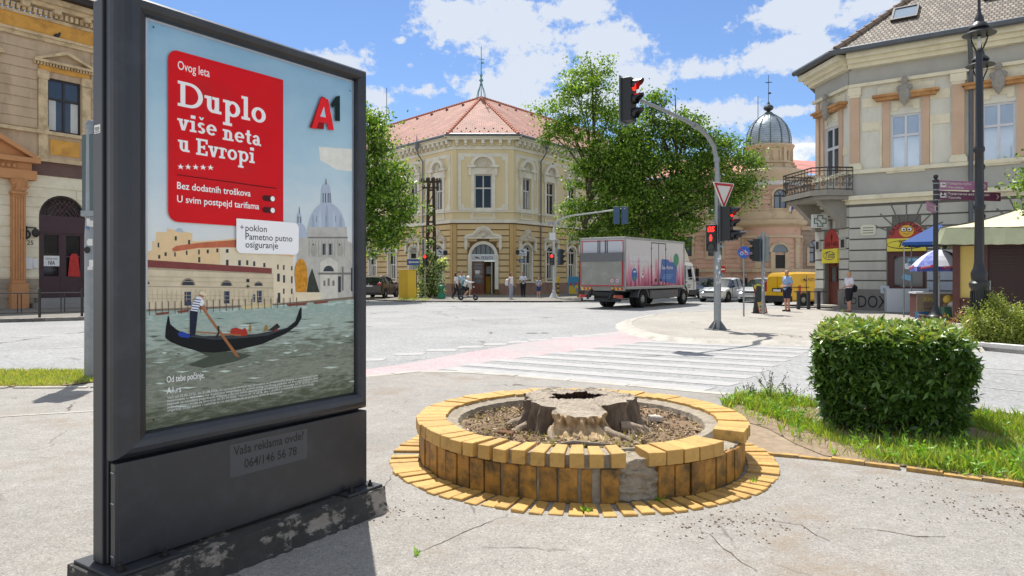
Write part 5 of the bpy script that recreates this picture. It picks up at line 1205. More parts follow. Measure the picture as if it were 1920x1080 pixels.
 b=MB(None, True);b.mat(gut);p=at(725, 225, 74);b.cyl((p[0], p[1], za-2), (p[0], p[1], za+4.2), .04, 6);b.build('lightning_rod', rf)
 return root
PO_ROOT=post_office()
# ---------------------------------------------------------------- old ochre house on the left
def left_house():
 RO, d=(-21.3, 33.0), Vector((.569, .822)).normalized();O=Vector(RO)-d*8
 root=thing('old_house', 'weathered grey brown two storey house with an orange frieze and dark arched shop door', 'building', (RO[0], RO[1], 0));M=frame(O, d)
 def q(px, py):u, z=uz(px, py, O, d);return u, z
 W=mat('lh_wall', '#bba386', .95, .14, 1.2, .3, 25, stretch=(1.3, 1.3, .4), dirt='#9c866c', ds=.9, dthr=(.48, .72));C=mat('lh_cream', '#e2d8bd', .9, .1, 1.2, .2, 25, dirt='#cdbf9e', ds=1);T=mat('lh_trim', '#ccb58f', .95, .15, 2, .4, 25, dirt='#a48d6c', ds=2.2, dthr=(.46, .68));OR=mat('lh_orange', '#d09a48', .9, .16, 1.4, .2, 25, dirt='#a27236', ds=1.2);PT=mat('lh_portal', '#bf895a', .85, .1, 2, .2, 30);BR=mat('lh_band', '#6a5049', .8, .15, 2);PU=mat('lh_shop', '#40272d', .5, .15, 3, .1, 40);ST=mat('lh_stone', '#9a8d7b', .95, .2, 3, .7, 12)
 ub0, zf1=q(0, 22);_, zf1b=q(187, 62);zf1=(zf1+zf1b)/2;zf0=(q(0, 50)[1]+q(187, 88)[1])/2;zs=(q(0, 240)[1]+q(165, 262)[1])/2;zc=(q(60, 300)[1]+q(165, 312)[1])/2;zb=(q(48, 330)[1]+q(165, 333)[1])/2
 (w0, wz1), (w1, wz0)=q(89, 145), q(152, 255);(d0, _), (d1, _)=q(73, 470), q(161, 470);zd1=q(117, 367)[1];zg=.12;L=11.5
 r=(d1-d0)/2;pitch=3.9;wins=[(w0+k*pitch, w1+k*pitch, wz0, wz1, False)for k in(-1, 0)]
 door=(d0, d1, .55, zd1-r, True)
 b=MB(M, True);b.mat(W);wall(b, 0, L, zc, zf1, wins, .25);b.mat(C);wall(b, 0, L, zg, zc, [door]+[], .3);b.build('wall', root)
 b=MB(M, True);b.mat(W);rows(b, 0, L, zs+.2, zf0-.35, .44, [(o[0]-.42, o[1]+.42, o[2], o[3]+1.25, False)for o in wins], y=-.035, gap=.035)
 b.mat(C);rows(b, 0, L, 1.5, zb-.1, .48, [(door[0]-.02, door[1]+.02, 0, door[3], True)]+[], y=-.04, gap=.035);b.mat(ST);rows(b, 0, L, zg, 1.48, .45, [(door[0]-.02, door[1]+.02, 0, 3, False)]+[], y=-.1, gap=.04);b.build('rustication', root)
 b=MB(M, True);b.mat(OR);b.box(0, L, -.05, -.001, zf0, zf1);b.build('frieze', root)
 b=MB(M, True);b.mat(T);cornice(b, 0, L, ((zf0-.3, zf0-.12, .10), (zf0-.12, zf0, .18), (zf1, zf1+.15, .12), (zf1+.5, zf1+.7, .45), (zf1+.7, zf1+.95, .6)), ends=False);cornice(b, 0, L, ((zs-.02, zs+.14, .16), (zc-.02, zc+.12, .18), (zc+.12, zc+.2, .1)), ends=False)
 for k in range(int(L/.22)):b.box(k*.22, k*.22+.13, -.28, -.001, zf1+.18, zf1+.42)
 for k in range(int(L/1.3)):b.box(k*1.3, k*1.3+.3, -.55, -.29, zf1+.3, zf1+.5)
 b.build('cornice', root)
 b=MB(M, True);b.mat(BR);b.box(0, L, -.05, -.001, zb, zc-.02);b.build('band', root)
 b=MB(M, True)
 for o in wins:
  a, c, lo, hi=o[:4];b.mat(T)
  for x0, x1 in((a-.40, a-.02), (c+.02, c+.40)):
   b.box(x0, x1, -.10, -.001, lo, hi+.1);b.box(x0-.04, x1+.04, -.15, -.001, hi-.12, hi+.28);b.box(x0-.03, x1+.03, -.15, -.001, lo-.02, lo+.2);b.box(x0, x1, -.1, -.001, zc+.2, zs-.02)
  b.mat(OR);b.box(a-.36, c+.36, -.06, -.001, hi+.282, hi+.62);b.mat(T);m=(a+c)/2;k=(c-a)/2+.62
  b.box(m-k, m+k, -.30, -.001, hi+.62, hi+.74)
  for i in range(int(2*k/.13)):b.box(m-k+i*.13, m-k+i*.13+.07, -.2, -.002, hi+.5, hi+.619)
  b.prism([(m-k, hi+.742), (m-k+.25, hi+.742), (m, hi+1.16), (m, hi+1.32)], -.32, -.001);b.prism([(m+k-.25, hi+.742), (m+k, hi+.742), (m, hi+1.32), (m, hi+1.16)], -.32, -.001);b.mat(W);b.prism([(m-k+.2, hi+.743), (m+k-.2, hi+.743), (m, hi+1.17)], -.06, -.003)
  b.mat(OR);b.box(a+.1, c-.1, -.04, -.001, zc+.35, zs-.2)
 b.build('window_surround', root)
 fm=mat('lh_frame', '#2b2624', .5, .1);gm=glass('lh_glass', '#3a4450', .06, .7)
 for o in wins:window(root, M, o, fm, gm, .14, 1, .62, .09, mat('lh_curtain', '#bdbdb8', .9, .1))
 for k in(0, ):
  D=(d0+k*4.4, d1+k*4.4, .55, zd1-r, True);m=(D[0]+D[1])/2;zt=D[3]
  b=MB(M, True);b.mat(PU);b.box(D[0], D[1], .02, .12, zt-.75, zt+.05);b.box(D[0], D[0]+.16, .05, .15, .55, zt-.75);b.box(D[1]-.16, D[1], .05, .15, .55, zt-.75);b.box(m-.09, m+.09, .05, .15, .55, zt-.75)
  for s in(D[0]+.16, m+.09):
   e=m-.09 if s<m else D[1]-.16;b.box(s, e, .06, .14, .55, 1.55);b.box(s, e, .06, .14, 2.45, 2.52);b.box(s, e, .06, .14, zt-.85, zt-.75);b.box(s, s+.07, .06, .14, 1.55, zt-.85);b.box(e-.07, e, .06, .14, 1.55, zt-.85)
  dd=b.build('shop_door', root)
  b=MB(M, True);b.mat(glass('lh_shop_glass', '#1d1a1b', .06, .6));b.quad((D[0]+.16, .12, 1.5), (D[1]-.16, .12, 1.5), (D[1]-.16, .12, zt-.76), (D[0]+.16, .12, zt-.76));b.poly([(D[0], .14, zt)]+[(D[1], .14, zt)]+[(p[0], .14, p[1])for p in arc(m, zt, r, 0, 180, 14)]);b.build('pane', dd)
  b=MB(M, True);b.mat(mat('lattice_iron', '#4b3438', .6, .1))
  for i in range(-5, 6):
   x=m+i*r/5
   for s in(-1, 1):x2=x+s*.55;za, zz=zt+.05, zt+.05+.75;b.prism([(x-.018, za), (x+.018, za), (x2+.018, zz), (x2-.018, zz)], .10, .12)if abs(x2-m)<r*.72 and abs(x-m)<r*.97 else None
  for k2 in range(3):ar=arc(m, zt, r*(.35+.3*k2), 10, 170, 12);ar2=arc(m, zt, r*(.35+.3*k2)-.03, 170, 10, 12);b.prism(ar+ar2, .09, .11)
  b.build('lattice', dd)
  if k==0:
   b=MB(M, True);b.mat(mat('paper_white', '#dddcd8', .8, .03));b.quad((D[0]+.22, .055, 2.02), (D[0]+.88, .055, 2.02), (D[0]+.88, .055, 2.5), (D[0]+.22, .055, 2.5));b.mat(mat('ink_black', '#0c0c0d'));b.text('SECOND HAND', D[0]+.55, 2.33, .1, .053, .01, align='CENTER', fit=.5);b.text('NIA', D[0]+.55, 2.09, .26, .053, .02, align='CENTER', fit=.28);b.build('notice', dd)
   b=MB(M, True);b.mat(mat('red_cloth', '#b8332f', .8, .2, 8));x=D[1]-.52;b.prism([(x-.26, 1.55), (x+.28, 1.52), (x+.20, 2.45), (x+.12, 2.62), (x-.10, 2.62), (x-.18, 2.45)], .02, .05);b.build('dress', dd)
   # orange portal at the left edge
 b=MB(M, True);b.mat(PT);u1=q(43, 480)[0];u0=q(18, 480)[0];up=q(66, 295)[0];zk=q(40, 338)[1];zl=q(40, 365)[1];ze=q(40, 297)[1];za=q(2, 258)[1]
 for s in(0, -3.4):
  b.box(u0+s, u1+s, -.30, -.001, 1.25, zl);b.box(u0-.08+s, u1+.08+s, -.42, -.001, .12, 1.24)
  for i in range(5):x=u0+s+(i+.5)*(u1-u0)/5;b.cyl((x, -.30, 1.4), (x, -.30, zl-.1), .045, 6)
  b.box(u0-.06+s, u1+.06+s, -.38, -.001, zl, zl+.1);b.lathe([(.22, 0), (.26, .2), (.34, .42), (.40, .55)], ((u0+u1)/2+s, -.2, zl+.1), 8)
  for i in range(12):b.ball(((u0+u1)/2+s+random.uniform(-.33, .33), -.38+random.uniform(-.05, .05), zl+random.uniform(.15, .6)), (.09, .07, .09), 6, 4)
 b.box(u0-3.7, up-.1, -.45, -.001, zk, zk+.42);b.box(u0-3.7, up-.25, -.30, -.001, zk+.42, ze-.22);b.box(u0-4.0, up, -.6, -.001, ze-.22, ze);mx=(u0+u1-3.4)/2
 b.prism([(mx-(up-mx), ze+.002), (mx-(up-mx)+.3, ze+.002), (mx, za+.35), (mx, za+.62)], -.6, -.001);b.prism([(up-.3, ze+.002), (up, ze+.002), (mx, za+.62), (mx, za+.35)], -.6, -.001);b.prism([(mx-(up-mx)+.3, ze+.003), (up-.3, ze+.003), (mx, za+.36)], -.25, -.002)
 for i in range(16):b.ball((mx+1.5-i*.22, -.34, (zk+ze)/2+.1), (.10, .06, .12), 6, 4)
 b.mat(mat('portal_dark', '#3a2a20', .7, .1));b.box(u1-3.4+.02, u0-.02, .1, .2, .2, 4.2);b.build('portal', root)
 # wall lamp, sign, number, paper
 b=MB(M, True);b.mat(mat('iron_dark', '#2a2624'));x, z=q(61, 437);b.box(x-.32, x-.27, -.16, -.041, z-.3, z+.3);b.box(x-.3, x+.05, -.28, -.24, z+.2, z+.25);b.ball((x+.02, -.28, z), (.17, .10, .2), 8, 6);b.cyl((x-.3, -.2, z+.22), (x+.02, -.28, z+.22), .03, 6);b.build('wall_bracket', root)
 b=MB(M, True);b.mat(mat('ink_black', '#0c0c0d'));x, z=q(56, 459);b.text('25', x-.14, z, .28, -.046, .01);x, z=q(36, 440);b.text('D', x-.1, z-.2, .62, -.31, .03);b.build('house_number', root)
 b=MB(M, True);b.mat(mat('paper_white', '#dddcd8'));x, z=q(52, 494);b.quad((x-.2, -.106, z-.25), (x+.16, -.106, z-.25), (x+.16, -.106, z+.28), (x-.2, -.106, z+.28));x, z=q(63, 494);b.quad((x-.06, -.106, z-.2), (x+.14, -.106, z-.2), (x+.14, -.106, z+.2), (x-.06, -.106, z+.2));b.build('notice', root)
 # steps, roof
 b=MB(M, True);b.mat(mat('step_grey', '#8b8884', .9, .1, 3));b.box(d0-.4, d1+.4, -.9, -.101, .12, .34);b.box(d0-.2, d1+.2, -.55, .3, .34, .55);b.build('step', root)
 b=MB(M, True);b.mat(mat('lh_fascia', '#2c2320', .7, .15));b.box(-.3, L+.3, -1.0, .1, zf1+.95, zf1+1.2);b.build('eaves_board', root)
 b=MB(M, True);b.mat(tiles('lh_tiles', '#7d6a5e', '#94806f', '#4b4039', .2, .18, bump=.9));z0=zf1+1.21;b.quad((-.3, -1.05, z0), (L+.3, -1.05, z0), (L+.3, 5.5, z0+4.6), (-.3, 5.5, z0+4.6), uv=[(0, 0), (L, 0), (L, 8), (0, 8)]);b.quad((L+.3, -1.05, z0), (L+.3, 12, z0), (L+.3, 5.5, z0+4.6), (L+.3, 5.5, z0+4.6));b.build('roof', root)
 b=MB(M, True);b.mat(W);b.quad((L, 0, 0), (L, 12, 0), (L, 12, z0), (L, 0, z0));b.quad((0, 12, 0), (0, 0, 0), (0, 0, z0), (0, 12, z0));b.build('side_wall', root)
 # lower side wing
 b=MB(M, True);b.mat(C);ops=[(L+1.2+2.8*k, L+2.5+2.8*k, z, z+2, False)for k in range(3)for z in(1.2, 4.9)];wall(b, L, L+9.5, 0, 8, ops, .2);b.mat(T);cornice(b, L+.01, L+9.5, ((3.9, 4.1, .1), (7.7, 8.0, .4)), ends=False);b.build('side_wing', root)
 b=MB(M, True);b.mat(tiles('lh_tiles', '#7d6a5e', '#94806f', '#4b4039', .2, .18));b.quad((L, -.5, 8.01), (L+9.7, -.5, 8.01), (L+9.7, 5, 10.2), (L, 5, 10.2), uv=[(0, 0), (9, 0), (9, 6), (0, 6)]);b.mat(C);b.quad((L+9.5, 0, 0), (L+9.5, 9, 0), (L+9.5, 9, 8), (L+9.5, 0, 8));b.build('roof', root)
 for o in ops:window(root, M, o, fm, gm, .12, 1, .6, .08)
 p=thing('pigeon', 'dark pigeon sitting on the moulding of the weathered left house', 'pigeon', tuple(M@Vector((q(104, 70)[0], -.16, zf0))));b=MB();b.mat(mat('pigeon', '#2c2c31', .7, .2, 20));b.ball((0, 0, .09), (.15, .075, .085), 8, 6);b.ball((.13, 0, .19), (.05, .045, .05), 7, 5);b.tube([(.08, 0, .12), (.13, 0, .18)], [.06, .045], 7);b.tube([(-.1, 0, .08), (-.28, 0, .05)], [.05, .02], 6);b.tube([(.17, 0, .19), (.21, 0, .18)], [.012, .003], 5)
 for s in(-.03, .03):b.cyl((.02, s, .0), (.02, s, .05), .008, 5)
 b.build('body', p, 60)
left_house()
# ---------------------------------------------------------------- grey corner house on the right
GO, GD=Vector((14.75, 31.0)), Vector((.806, -.592)).normalized();GC=Vector((14.5, 33.8));GM=frame(GO, GD)
def grey_house():
 root=thing('corner_house', 'grey plastered two storey corner house with orange pilasters and a balcony', 'building', (GO.x, GO.y, 0));M=GM
 def q(px, py):return uz(px, py, GO, GD)
 W=mat('gh_wall', '#cdcbbe', .92, .07, 1.2, .15, 30, stretch=(1.3, 1.3, .4), dirt='#b8b6aa', ds=.8);G2=mat('gh_ground', '#b2b1a7', .92, .09, 1.5, .2, 30, stretch=(1.3, 1.3, .4), dirt='#a09e95', ds=.9);JT=mat('gh_joint', '#6e6c66', .95, .1, 2);PK=mat('gh_orange', '#c0a48b', .9, .08, 1.5, .15, 30);CR=mat('gh_cream', '#d6cfb6', .9, .08, 2, .15, 30, dirt='#bfb79e', ds=1.4);OC=mat('gh_ochre', '#a87a4c', .9, .15, 2, .3, 30, dirt='#c09a6a', ds=2);GB=mat('gh_band', '#a3a29b', .9, .08, 1.4, .1, 30);PL=mat('gh_plinth', '#7d7b77', .95, .14, 1.2, .3, 30, dirt='#67645f', ds=1.3, dthr=(.4, .75));BL=mat('gh_paint', '#a9b2bb', .9, .08, 1.4)
 L=21.0;ZE=11.15;ZC=9.75;z_s=(q(1614, 324)[1]+q(1810, 310)[1])/2;z_l=(q(1610, 378)[1]+q(1780, 352)[1])/2;z_p=q(1650, 543)[1]
 w0, w1=q(1670, 270)[0], q(1727, 270)[0];zw0, zw1=q(1698, 317)[1], q(1698, 213)[1];v0, v1=q(1841, 245)[0], q(1905, 245)[0]
 wins=[(w0, w1, zw0, zw1, False), (v0, v1, zw0, zw1, False)]+[(v0+3.0*k, v1+3.0*k, zw0, zw1, False)for k in(1, 2, 3, 4)]
 s0, s1=q(1665, 500)[0], q(1736, 500)[0];zs1=q(1700, 415)[1];zs0=q(1700, 543)[1];sr=(s1-s0)/2
 shops=[(s0, s1, zs0, zs1-sr, True)]+[(s0+4.1*k, s1+4.1*k, zs0, zs1-sr, True)for k in(1, 2, 3, 4)]
 b=MB(M, True);b.mat(W);wall(b, 0, L, z_s, ZE, wins, .2);b.mat(JT);wall(b, 0, L, .06, z_s, shops, .3);b.build('wall', root)
 pads=[(o[0]-.03, o[1]+.03, o[2]-2, o[3], True)for o in shops]
 b=MB(M, True);b.mat(G2);rows(b, 0, L, z_p+1.25, z_l-.35, .47, pads, y=-.06, gap=.07);b.mat(BL);rows(b, 1.5, L, z_p, z_p+1.25, .42, pads, y=-.06, gap=.06);b.mat(G2);rows(b, 0, 1.49, z_p, z_p+1.25, .42, pads, y=-.06, gap=.06)
 # wedge stones round the shop arch
 b.mat(JT)
 for o in shops[:2]:
  m=(o[0]+o[1])/2
  for an in(25, 47, 68, 90, 112, 133, 155):c, s=math.cos(R(an)), math.sin(R(an));r0, r1=sr+.05, sr+(.95 if an in(90, 68, 112)else .75);n=Vector((-s, c))*.03;p=Vector((m, o[3]));A, B=p+Vector((c, s))*r0, p+Vector((c, s))*r1;b.prism([tuple(A-n), tuple(B-n), tuple(B+n), tuple(A+n)][::-1], -.064, -.001)
 b.build('rustication', root)
 b=MB(M, True);b.mat(PL);rows(b, 0, L, .06, z_p-.02, 3, [(o[0]+.02, o[1]-.02, 0, .4, False)for o in()], y=-.10, gap=0);b.build('plinth', root)
 b=MB(M, True);b.mat(CR);cornice(b, 0, L, ((z_s-.04, z_s+.12, .16), (z_l-.30, z_l-.12, .12), (z_l-.12, z_l+.06, .28)), ends=False);b.mat(GB);b.box(0, L, -.05, -.001, z_l+.06, z_s-.04);b.box(0, L, -.06, -.001, ZC+.12, ZE-.62);b.mat(CR);b.box(0, L, -.18, -.001, ZC-.02, ZC+.12);b.box(0, L, -.34, -.001, ZE-.62, ZE-.45);b.box(0, L, -.52, -.001, ZE-.45, ZE-.28);b.box(0, L, -.75, -.001, ZE-.28, ZE-.05);b.build('cornice', root)
 b=MB(M, True)
 for x0, x1 in((q(1594, 250)[0], q(1612, 250)[0]), (q(1786, 230)[0], q(1809, 230)[0]), (q(1809, 230)[0]+2.9, q(1809, 230)[0]+3.4), (q(1809, 230)[0]+6.0, q(1809, 230)[0]+6.5)):
  b=MB(M, True);b.mat(PK);b.box(x0, x1, -.10, -.001, z_s+.42, ZC-.36);b.mat(CR);b.box(x0-.07, x1+.07, -.16, -.001, ZC-.36, ZC-.03);b.box(x0-.03, x1+.03, -.13, -.001, ZC-.46, ZC-.36);b.box(x0-.10, x1+.10, -.17, -.001, z_s+.13, z_s+.33);b.box(x0-.05, x1+.05, -.13, -.001, z_s+.33, z_s+.42);b.build('pilaster', root)
 def hood(b, o, mirror=False):
  a, c, lo, hi=o[:4];m=(a+c)/2;zh=hi+.62;k=(c-a)/2
  b.mat(PK);b.box(a-.30, a-.03, -.07, -.001, lo-.1, zh);b.box(c+.03, c+.30, -.07, -.001, lo-.1, zh)
  b.mat(CR);st=[(m-k+.05, hi+.16), (m-k+.28, hi+.16), (m-k+.28, hi+.3), (m+k-.28, hi+.3), (m+k-.28, hi+.16), (m+k-.05, hi+.16), (m+k-.05, hi+.56), (m-k+.05, hi+.56)];b.prism(st, -.05, -.001)
  b.prism([(m-k-.5, zh+.3), (m+k+.5, zh+.3), (m+k+.5, zh+.62), (m+k, zh+.62), (m+k, zh+1.05), (m+.3, zh+1.05), (m+.3, zh+1.35), (m-.5, zh+1.35), (m-.5, zh+1.05), (m-k, zh+1.05), (m-k, zh+.62), (m-k-.5, zh+.62)], -.04, -.001)
  b.mat(OC);b.box(m-k-.55, m+k+.55, -.30, -.001, zh, zh+.14);b.box(m-k-.66, m+k+.66, -.38, -.001, zh+.14, zh+.24);b.mat(mat('gh_cartouche', '#8f8b83', .9, .2, 8, .6, 20));b.ball((m, -.34, zh+.18), (.24, .16, .42), 9, 7);b.ball((m, -.34, zh+.72), (.13, .12, .16), 8, 6);b.ball((m-.2, -.3, zh+.42), (.10, .09, .12), 6, 5);b.ball((m+.2, -.3, zh+.42), (.10, .09, .12), 6, 5);b.lathe([(.02, -.52), (.12, -.36), (.2, -.1)], (m, -.3, zh+.16), 8)
 b=MB(M, True)
 for o in wins:hood(b, o);a, c, lo, hi=o[:4];b.mat(CR);b.box(a-.15, c+.15, -.12, -.001, lo-.14, lo-.01);
 b.mat(CR);x0, x1=q(1612, 240)[0]+.08, w0-.32;x2, x3=w1+.32, q(1786, 240)[0]-.08
 for za in(q(1640, 245)[1], q(1640, 200)[1]):hh=.10 if za<7 else .38;b.box(x0, x1, -.03, -.001, za, za+hh);b.box(x2, x3, -.03, -.001, za, za+hh)
 for xx in(x1-.0, x2):b.box(xx-(0 if xx==x2 else .1), xx+(.1 if xx==x2 else 0), -.031, -.001, z_s+.2, q(1640, 245)[1])
 b.build('window_surround', root)
 fm=mat('gh_frame', '#c4c6cb', .5, .05);gm=mat('gh_glass', '#9aa8b6', .04, .1, 1, metal=.6)
 for o in wins[:4]:window(root, M, o, fm, gm, .11, 1, .62, .085)
 # shop fronts
 for k, o in enumerate(shops[:3]):
  m=(o[0]+o[1])/2;zt=o[3];b=MB(M, True);b.mat(mat('shop_red', '#a02a1e', .45, .05));b.poly([(p[0], -.03, p[1])for p in arc(m, zt, sr-.02, 0, 180, 20)]);b.mat(mat('ink_black', '#0c0c0d'))
  s_='RASPRODAJA'
  for i, ch in enumerate(s_):an=158-i*(136/9);rr=sr*.73;b.text(ch, m+rr*math.cos(R(an)), zt+rr*math.sin(R(an)), .25, -.034, .012, align='CENTER', ang=R(an-90))
  b.mat(mat('smile_yellow', '#d6a52c', .5, .03));b.poly([(p[0], -.036, p[1])for p in arc(m, zt+.29, .27, 0, 360, 22, .25)[:-1]]);b.mat(mat('eye_white', '#dddddd', .4, 0))
  for s in(-.11, .11):b.poly([(p[0], -.039, p[1])for p in arc(m+s, zt+.36, .08, 0, 360, 14)[:-1]])
  b.mat(mat('ink_black', '#0c0c0d'))
  for s in(-.11, .11):
   for p, p2 in zip(arc(m+s, zt+.36, .10, 0, 360, 16, .085), arc(m+s, zt+.36, .10, 0, 360, 16, .085)[1:]):n=Vector((p[0]-m-s, p[1]-zt-.36)).normalized()*.02;n2=Vector((p2[0]-m-s, p2[1]-zt-.36)).normalized()*.02;b.quad((p[0], -.041, p[1]), (p2[0], -.041, p2[1]), (p2[0]+n2 .x, -.041, p2[1]+n2 .y), (p[0]+n.x, -.041, p[1]+n.y))
   b.poly([(p[0], -.0415, p[1])for p in arc(m+s*.9, zt+.35, .04, 0, 360, 10)[:-1]])
  b.box(m-.02, m+.02, -.041, -.0405, zt+.355, zt+.38);b.prism(arc(m, zt+.26, .13, 200, 340, 8, .11)+arc(m, zt+.26, .13, 340, 200, 8, .09), -.040, -.0365)
  sg=b.build('arch_sign', root)
  b=MB(M, True);b.mat(mat('sign_yellow', '#d9c93a', .5, .04));zy=q(1700, 471)[1];b.box(o[0]-.02, o[1]+.02, -.12, .0, zy, zt-.02);b.mat(mat('ink_black', '#0c0c0d'));zz=(zy+zt)/2
  e1=arc(m, zz, .72, 15, 345, 24, .19);e2=arc(m-.01, zz+.005, .69, 345, 15, 24, .155)
  for p, p2, r1, r2 in zip(e1, e1[1:], e2[::-1], e2[::-1][1:]):b.quad((p[0], -.123, p[1]), (p2[0], -.123, p2[1]), (r2[0], -.123, r2[1]), (r1[0], -.123, r1[1]))
  b.text('Tóth', m, zz-.10, .34, -.124, .012, align='CENTER', shear=.35, fit=.72);b.build('shop_sign', root)
  b=MB(M, True);b.mat(mat('shop_frame', '#4d1d1c', .5, .12, 4));b.box(o[0], o[0]+.22, .02, .14, zs0-.35, zy);b.box(o[1]-.12, o[1], .02, .14, zs0-.35, zy);b.box(o[0]+.22, o[1]-.12, .02, .14, zy-.22, zy);b.box(o[0]+.22, o[1]-.12, .0, .16, zs0-.35, zs0+.12);sw=b.build('shop_window', root)
  b=MB(M, True);b.mat(glass('gh_shop_glass', '#3d4044', .05, .7));b.quad((o[0]+.2, .1, zs0), (o[1]-.1, .1, zs0), (o[1]-.1, .1, zy), (o[0]+.2, .1, zy));b.build('pane', sw)
  if k==0:
   b=MB(M, True);b.mat(mat('promo_blue', '#7fb4d2', .6, .05));b.box(m+.03, m+.40, .05, .06, zy-.62, zy-.30);b.cbox((m+.0, .055, zs0+.52), (.34, .01, .22), 0, .35);b.mat(mat('eye_white', '#dddddd'));b.poly([(p[0], .06, p[1])for p in arc(m+.02, zs0+.98, .16, 0, 360, 14, .13)[:-1]]);b.box(m+.62, m+.90, .05, .06, zs0+.85, zs0+1.22);b.mat(mat('ink_black', '#0c0c0d'));b.text('40%', m+.21, zy-.54, .19, .045, .008, align='CENTER', fit=.3);b.poly([(p[0], .045, p[1])for p in arc(m+.76, zs0+1.05, .10, 0, 360, 12)[:-1]]);b.mat(mat('rail_grey', '#9a9a9a', .4, .1, metal=.5))
   for i in range(16):x=o[0]+.3+i*.085;b.box(x, x+.02, .3, .32, zs0+.1, zs0+random.uniform(.3, .55))
   b.box(o[0]+.25, o[1]-.15, .28, .34, zs0+.8, zs0+.84);b.build('display', sw)
 b=MB(M, True);b.mat(mat('plaque', '#c9c7b4', .7, .05));(px0, pz1), (px1, pz0)=q(1614, 422), q(1643, 441);b.prism([(px0+.08, pz0), (px1-.08, pz0), (px1, pz0+.1), (px1, pz1-.1), (px1-.08, pz1), (px0+.08, pz1), (px0, pz1-.1), (px0, pz0+.1)], -.10, -.06);b.mat(mat('ink_grey', '#55534c', .7, 0))
 for i in range(3):b.box(px0+.1, px1-.1, -.102, -.1005, pz1-.15-i*.11, pz1-.12-i*.11)
 b.build('plaque', root)
 b=MB(M, True);b.mat(mat('spray_black', '#191818', .7, .1));x, z=q(1600, 565)[0], q(1600, 562)[1];x2=q(1609, 565)[0];b.text('DOX', x2+.02, z-.32, .75, -.104, .0, fit=1.15);b.text('DO', x-.35, z-.2, .45, -.104, 0, fit=.5);b.build('graffiti', root)
 # downpipe and gutter
 b=MB(M, True);b.mat(mat('gh_gutter', '#565b60', .5, .15, 3, metal=.3));b.cyl((-.6, -.98, ZE+.02), (L, -.98, ZE+.02), .13, 10);xd=q(1821, 250)[0];b.tube([(xd, -.95, ZE-.1), (xd, -.7, ZE-.5), (xd, -.13, ZE-1.2), (xd, -.13, z_s+.3), (xd, -.22, z_s), (xd, -.22, .2)], .085, 9);b.build('gutter', root)
 # chamfer with window, door, balcony
 d2=(GO-GC).normalized();MC=frame(GC, d2);wc=(GO-GC).length
 m=wc/2;cw=(m-.62, m+.62, zw0-.55, zw1, False);cd=(m-.62, m+.62, .1, z_l-1.9, True)
 b=MB(MC, True);b.mat(W);wall(b, 0, wc, z_s, ZE, [cw], .2);b.mat(JT);wall(b, 0, wc, .06, z_s, [cd], .4);b.build('wall', root)
 b=MB(MC, True);b.mat(G2);rows(b, 0, wc, z_p, z_l-.35, .47, [(cd[0]-.03, cd[1]+.03, 0, cd[3], True)], y=-.06, gap=.07);b.mat(PL);rows(b, 0, wc, .06, z_p-.02, 3, [(cd[0], cd[1], 0, 3, False)], y=-.1, gap=0);b.build('rustication', root)
 b=MB(MC, True);b.mat(CR);
 for z0, z1, p in((z_s-.04, z_s+.12, .16), (z_l-.30, z_l-.12, .12), (z_l-.12, z_l+.06, .28), (ZC-.02, ZC+.12, .18), (ZE-.62, ZE-.45, .34), (ZE-.45, ZE-.28, .52), (ZE-.28, ZE-.05, .75)):b.box(-p*.4, wc+p*.45, -p, .02, z0, z1)
 b.mat(GB);b.box(0, wc, -.06, -.001, ZC+.12, ZE-.62);b.box(0, wc, -.05, -.001, z_l+.06, z_s-.04);b.mat(PK);b.box(.1, .4, -.1, -.001, z_s+.3, ZC-.1);b.mat(CR);b.box(wc-.7, wc-.1, -.03, -.001, 6.9, 7.25);b.build('cornice', root)
 b=MB(MC, True);hood(b, cw);b.build('window_surround', root);window(root, MC, cw, fm, glass('gh_dark_glass', '#39444f', .05, .8), .1, 1, .66, .1)
 b=MB(MC, True);mm=(cd[0]+cd[1])/2;zt=cd[3];b.mat(mat('shop_red', '#a02a1e'));b.poly([(p[0], -.03, p[1])for p in arc(mm, zt, .62, 0, 180, 18, .62)]);b.poly([(cd[0], -.03, zt-.25), (cd[1], -.03, zt-.25), (cd[1], -.03, zt), (cd[0], -.03, zt)]);b.mat(mat('ink_black', '#0c0c0d'));b.text('50%', mm-.32, zt-.15, .28, -.034, .01, align='CENTER');b.text('40%', mm+.32, zt-.15, .28, -.034, .01, align='CENTER');b.ball((mm, -.04, zt+.28), (.07, .01, .14), 8, 6);b.box(mm-.02, mm+.02, -.036, -.033, zt-.1, zt+.2);b.build('arch_sign', root)
 b=MB(MC, True);b.mat(mat('sign_yellow', '#d9c93a'));b.box(cd[0]-.03, cd[1]+.03, -.14, -.0, zt-.92, zt-.27);b.mat(mat('sign_navy', '#1f2c52'));b.text('Tóth', mm, zt-.68, .36, -.144, .01, align='CENTER', shear=.3, fit=.8);b.prism(arc(mm, zt-.58, .5, 10, 350, 18, .2)+arc(mm, zt-.58, .47, 350, 10, 18, .17), -.143, -.141);b.build('shop_sign', root)
 b=MB(MC, True);b.mat(mat('gh_door', '#5b2a1d', .5, .15, 3, .1, 30));b.box(cd[0], cd[0]+.16, .18, .28, .25, zt-.92);b.box(cd[1]-.16, cd[1], .18, .28, .25, zt-.92);b.box(cd[0]+.16, cd[1]-.16, .18, .28, .25, 1.3);b.box(mm-.06, mm+.06, .18, .28, 1.3, zt-.92);b.box(cd[0]+.16, cd[1]-.16, .18, .28, zt-1.1, zt-.92);dr=b.build('door', root)
 b=MB(MC, True);b.mat(glass('gh_door_glass', '#59605f', .08));b.quad((cd[0]+.1, .24, 1.2), (cd[1]-.1, .24, 1.2), (cd[1]-.1, .24, zt-.9), (cd[0]+.1, .24, zt-.9));b.build('pane', dr)
